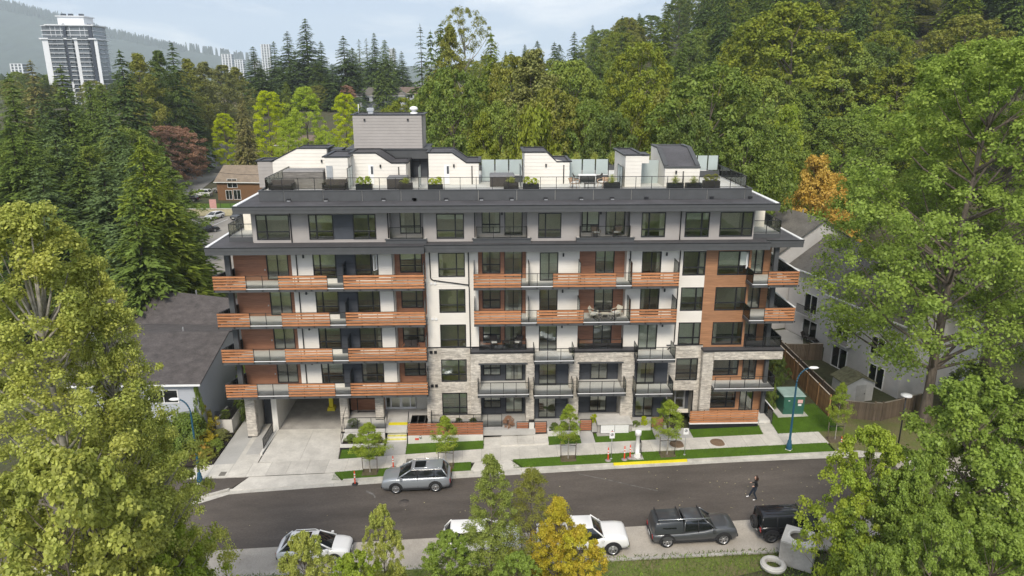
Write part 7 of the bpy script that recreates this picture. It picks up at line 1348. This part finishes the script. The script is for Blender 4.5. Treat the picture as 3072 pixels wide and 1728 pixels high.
# ---------------------------------------------------------------- behind: streets, parking lot, houses
LOT = pm('pale_asphalt', (.30, .28, .25), .9, .1, .15, .2, 20, fine=.1, fscale=4)
def patch(name, mat, pts, h=.08, n=10):
    """paved sheet that follows the land"""
    mb = MB(); (a, b, c, d) = [np.array(p) for p in pts]
    for i in range(n):
        for j in range(n):
            q = lambda s, t_: a * (1 - s) * (1 - t_) + b * s * (1 - t_) + c * s * t_ + d * (1 - s) * t_
            P4 = [q(i / n, j / n), q((i + 1) / n, j / n), q((i + 1) / n, (j + 1) / n), q(i / n, (j + 1) / n)]; mb.quad(*[(p_[0], p_[1], terr(*p_) + h) for p_ in P4])
    return structure(mb.build(name, mat))
patch('parking_lot', LOT, [(-52, 44), (-14, 44), (-14, 94), (-52, 94)]); patch('street', pm('grey_street', (.24, .23, .215), .9, .1, .2, .2, 20), [(-56, 108), (-46.5, 108), (-62, 200), (-72, 200)], .1); patch('side_street', MATS['grey_street'], [(-80, 128), (-50, 118), (-50, 127), (-80, 140)], .13)
for k in range(9):
    x = -48 + k * 3.3; m = MB(); m.quad((x, 84, terr(x, 84) + .1), (x + .14, 84, terr(x, 84) + .1), (x + .9, 91, terr(x, 91) + .1), (x + .76, 91, terr(x, 91) + .1)); structure(m.build('bay_line', MWHITE))
t = thing('retaining_wall', 'pale yellow retaining wall behind the parking lot', 'wall', (-36, 95.2, terr(-36, 95))); MB().box(-14, 16, 0, .35, -.3, 1.35).build('wall_body', pm('pale_yellow_wall', (.55, .50, .33), .85, .1, 1), t); MB().box(-14, 16, -.05, .4, 1.35, 1.45).build('wall_cap', CONC, t)
t = thing('wire_fence', 'dark wire fence above the retaining wall', 'fence', (-36, 97, terr(-36, 97))); m = MB()
for k in range(16): m.box(-14 + k * 2 - .03, -14 + k * 2 + .03, -.03, .03, 0, 2.4)
build_each(m, 'post', BLACK, t); MB().box(-14, 16, -.02, .02, 2.3, 2.36).build('rail', BLACK, t); MB().box(-14, 16, -.02, .02, 1.4, 1.44).build('rail', BLACK, t)
t = thing('board_sign', 'small pink notice board above the retaining wall', 'sign', (-35.2, 96.2, terr(-35, 96))); MB().box(-.06, .06, -.03, .03, 0, 1.2).build('post', BARK, t); MB().box(-.7, .7, -.06, -.03, 1.2, 3.2).build('plate', pm('pink_sign', (.62, .35, .32), .7, .1, 6), t)
structure(MB().slab([(-46, 98), (-22, 98), (-24, 108), (-46, 108)], .3, lambda x, y: terr(x, y)).build('lawn', LAWN))
gable_house('brown timber house with steep tan roof beyond the lot', (-40.5, 114, terr(-36, 115)), R(-6), 15, 11, 4.4, 7.3, BRWN, SHINGT, wins=[('f', 2.6, 4.8, 3.0, 4.9), ('f', 2.0, 3.4, .3, 2.3), ('f', 3.8, 5.4, .3, 2.4)], lap=False)
gable_house('house with brown roof beside the far street', (-77, 168, terr(-75, 170)), R(-12), 12, 10, 5.4, 9.0, VINYL, SHINGB, wins=[('f', 8, 10, 2.5, 4.5), ('f', 4, 6, 2.5, 4.5), ('r', 3, 5, 1, 3)], lap=False, hip=4)
def dh(dx, dy, y, w, d, e, r_, wm, rm, label, rz=0, wins=(), hip=0):
    p = onY(dx * KD, dy * KD, y); gable_house(label, (p[0], y, terr(p[0], y)), rz, w, d, e, r_, wm, rm, wins=wins, lap=False, hip=hip, trim=MWHITE)
WN = [('f', 1.5, 3.5, 3.3, 4.8), ('f', 5, 7.5, 3.3, 4.8), ('f', 9, 11, 3.3, 4.8)]
dh(527, 285, 270, 15, 10, 4.5, 7.2, CREAM, SHINGG, 'cream house with grey hip roof among green trees', 0, [('f', 2, 4, 2, 3.6), ('f', 9, 10, 2, 3.6)], 4); dh(770, 252, 262, 9, 9, 5.4, 8.4, CREAM, SHINGB, 'cream house with brown roof at the end of the row', R(25), WN[:2]); dh(818, 258, 258, 15, 10, 5.6, 8.2, VINYL, SHINGG, 'white house with balcony and front gable in the row', 0, WN); dh(908, 248, 262, 18, 10, 5.6, 8.6, VINYL, SHINGG, 'wide white house with grey roof in the row', 0, WN, 3); dh(1000, 240, 300, 10, 9, 5.4, 8.0, VINYL, SHINGB, 'small house with brown roof beside the maples', R(-15), WN[:2]); dh(798, 318, 175, 9, 8, 3.6, 6.2, VINYL, SHINGG, 'low house with dark roof between lime column trees', R(-30), WN[:1]); dh(690, 330, 185, 12, 9, 4, 6.4, CREAM, SHINGB, 'low brown roofed house hidden behind lime trees', R(10), WN[:2])
gable_house('brown roofed house among the dark conifers', (-62, 96, terr(-55, 98)), R(10), 12, 9, 4.5, 7, CREAM, SHINGB, lap=False)
# --- residential tower at the left
TW = pm('tower_white', (.72, .74, .76), .6, .04, .2); TG = pm('tower_glass', (.12, .14, .155), .15, .3, .15, spec=.6); TGD = pm('tower_dark_panel', (.05, .06, .08), .4, .1)
y0 = 300; pL = onY(97 * KD, 60 * KD, y0); tz = terr(pL[0], y0) - 2; ht = onY(180 * KD, 64 * KD, y0)[2] - tz
t = thing('residential_tower', 'white and glass residential tower above the conifers', 'tower', (pL[0] + 1, y0, tz), R(8)); Wd, Dp = 21.0, 17.0; nfl = 19; fh = ht / nfl
MB().box(0, Wd, 0, Dp, 0, ht - .3).build('core', TG, t)
for k in range(nfl):
    z = (k + 1) * fh; sl = MB().box(-.4, Wd + .4, -.4, Dp + .4, z - .25, z).build('floor_band', TW, t)
    if 1 < k < nfl - 3:
        for a, b in ((2.5, 8.8), (10.2, 12.4), (14.6, 19)): 
            MB().box(a, b, -1.7, -.41, z - .25, z - .02).build('balcony_slab', TW, sl); MB().box(a, b, -1.72, -1.66, z, z + 1.0).build('balcony_rail', TG, sl)
        for a, b in ((2.0, 7.0), (11, 16)): MB().box(Wd + .41, Wd + 1.7, a, b, z - .25, z - .02).build('balcony_slab', TW, sl)
    for a in (3.4, 5.4, 7.6, 11.4, 15.6, 17.6, 21.0): MB().box(a, a + .16, -.06, -.01, z - fh + .02, z - .26).build('mullion', TW, sl)
for a, b in ((-.5, 2.0), (9.0, 10.0), (12.8, 14.2), (19.6, 20.8), (21.2, 22.6)): MB().box(a, b, -.7, -.42, 0, ht - 3 * fh).build('white_pier', TW, t)
for a, b in ((8.9, 10.1), (19.4, 21)): MB().box(a, b, -.95, -.71, ht * .35, ht + .8).build('dark_fin', TGD, t)
MB().box(-1.4, Wd + 1.4, -1.4, Dp + 1, ht - 3 * fh - .1, ht - 3 * fh + .5).build('cornice', TW, t); MB().box(1.5, Wd + 1, -1, Dp, ht, ht + .5).build('roof_slab', TW, t); MB().box(6, 17, 3, 15, ht + .5, ht + 4).build('plant_room', TW, t); MB().box(5.4, 17.6, 2.4, 15.6, ht + 4, ht + 4.4).build('plant_roof', TW, t)
for a in (7, 10, 14.5): MB().box(a, a + 1.6, 5, 7, ht + 4.4, ht + 5.4).build('roof_unit', TGD, t)
# --- small far towers
def far_tower(dx, dtop, w_, y, label):
    a = onY((dx - w_ / 2) * KD, dtop * KD, y); b = onY((dx + w_ / 2) * KD, dtop * KD, y); z0 = terr(a[0], y); wd = b[0] - a[0]; h_ = a[2] - z0; t = thing('far_tower', label, 'tower', (a[0], y, z0), 0, 'distant towers'); MB().box(0, wd, 0, wd * .8, 0, h_).build('core', TG, t); n = max(6, int(h_ / 3.1))
    for k in range(n): MB().box(-.3, wd + .3, -.3, wd * .8 + .3, h_ * (k + 1) / n - .7, h_ * (k + 1) / n).build('floor_band', TW, t)
    for q in (0, .3, .62, .93): MB().box(wd * q - .3, wd * q + wd * .09, -.7, -.31, 0, h_).build('white_pier', TW, t)
for dx, dt, w_, y, lb in ((666, 111, 21, 1500, 'tallest of the distant towers behind the firs'), (569, 136, 24, 1500, 'pale distant tower left of its taller twin'), (600, 150, 20, 1400, 'low distant tower in front of the ridge'), (644, 152, 14, 1550, 'narrow distant tower between two others'), (986, 122, 14, 1700, 'lone distant tower behind the fir row'), (40, 160, 30, 900, 'low far building left of the white tower')): far_tower(dx, dt, w_, y, lb)
# --- mountain ridge
MTN = pm('far_forest', (.035, .055, .035), .95, .0, .004, .3, .05, col2=(.022, .038, .026), fine=.35, fscale=.03)
px_x = [-400, -100, 0, 60, 165, 260, 330, 400, 450, 470, 520, 560, 620, 700, 800, 1000, 1250]; px_y = [30, 8, 4, 18, 48, 80, 96, 112, 124, 127, 136, 143, 152, 158, 163, 166, 168]
YR = 4200; rgm = np.random.default_rng(3); cols = 150; rows_ = 26; V = []; us = np.linspace(-380, 1250, cols)
rz_ = np.array([onY(u * KD, float(np.interp(u, px_x, px_y)) * KD, YR)[2] for u in us]); xr_ = np.array([onY(u * KD, 100, YR)[0] for u in us])
nz = np.convolve(rgm.normal(size=cols + 8), np.ones(5) / 5, 'valid')[:cols]
for j in range(rows_):
    f = j / (rows_ - 1); y = YR - 1700 * (1 - f); q = f ** 1.25
    for i in range(cols):
        sc = (y + 55.7) / (YR + 55.7); x = 21.5 + (xr_[i] - 21.5) * (.55 + .45 * sc); z = -30 + (rz_[i] + 30) * q + (nz[i] * 7 + rgm.normal() * 5) * min(1, 4 * f * (1 - f) + .25) * (.35 if f > .95 else 1); V.append((x, y, z))
for i in range(cols): V.append((xr_[i], YR + 1500, -30))
F = [(j * cols + i, j * cols + i + 1, (j + 1) * cols + i + 1, (j + 1) * cols + i) for j in range(rows_) for i in range(cols - 1)]
me = bpy.data.meshes.new('mountain'); me.from_pydata(V, [], F); me.polygons.foreach_set('use_smooth', [True] * len(F)); me.update(); structure(link('mountain', me, MTN))
mb = MB()                                          # trees along the ridge
for _ in range(1900):
    u = rgm.uniform(-20, 640); i = np.searchsorted(us, u) - 1; f = rgm.uniform(.86, 1.0) ** .5 if u < 465 else rgm.uniform(.99, 1.0); z = -30 + (rz_[i] + 30) * f ** 1.25; y = YR - 1700 * (1 - f); x = 21.5 + (np.interp(u, us, xr_) - 21.5) * (.55 + .45 * (y + 55.7) / (YR + 55.7)); h = rgm.uniform(16, 34) * (1.0 if u < 465 else 1.25); r_ = h * rgm.uniform(.14, .22)
    if u > 465 and math.sin(u * .16) + math.sin(u * .41) < -.2: continue
    mb.tube((x, y, z - 6), (x, y, z + h), r_, r_ * .25, 5, False)
stuff(tag(mb.build('ridge_forest', MTN), 'thin line of trees along the far mountain ridge', 'forest'))
mb = MB(); rk = random.Random(9)                   # flat wooded land far off
LC, LT = TB['maple1'][0], TB['fir1'][0]
for k in range(420):
    y = rk.uniform(430, 1300); x = 21.5 + (y + 55.7) * rk.uniform(-.75, .25); z = terr(x, y); r_ = rk.uniform(5, 10); h = rk.uniform(9, 20)
    mb.lathe([(r_ * .5, 0), (r_, h * .35), (r_ * .85, h * .6), (r_ * .45, h * .85), (.1, h)], (x, y, z - 1), 7)
stuff(tag(mb.build('far_woods', pm('far_woods', (.04, .06, .025), .95, .2, .06, .6, .5)), 'wooded flat land reaching to the foot of the mountain', 'forest'))
# --- overhead wires
for a, b, pole in (((-52, 118, 8.5), (-95, 150, 9), True), ((-52, 118, 8.0), (-20, 100, 8.0), True), ((90, 120, 42), (140, 118, 52), False)):
    A, B_ = Vector(a), Vector(b); pts = [A.lerp(B_, k / 10) - Vector((0, 0, 1.2 * 4 * (k / 10) * (1 - k / 10))) for k in range(11)]; t = thing('overhead_wire', 'thin overhead wire %s' % ('on the hillside' if not pole else 'towards the brown house' if b[1] < 120 else 'across the far street'), 'wire', a); m = MB(); m.path([tuple(p_ - A) for p_ in pts], .05, 4); m.build('cable', BLACK, t)
t = thing('utility_pole', 'wooden utility pole beside the rusty tree', 'pole', (-52, 118, terr(-52, 118))); MB().tube((0, 0, -.2), (0, 0, 9.4), .17, .12, 8).build('shaft', BARK, t); MB().box(-1, 1, -.06, .06, 8.6, 8.75).build('crossarm', BARK, t)
# ================================================================ haze over the whole place
hz = MB().box(-7200, 5400, -320, 7300, -45, 480)
hm = bpy.data.materials.new('haze'); hm.use_nodes = True; n_ = hm.node_tree; n_.nodes.clear(); o_ = _n(n_, 'ShaderNodeOutputMaterial'); pv = _n(n_, 'ShaderNodeVolumePrincipled', Color=(.82, .92, 1.0, 1), Density=.00015, Anisotropy=.0); n_.links.new(pv.outputs[0], o_.inputs['Volume'])
stuff(hz.build('haze', hm))
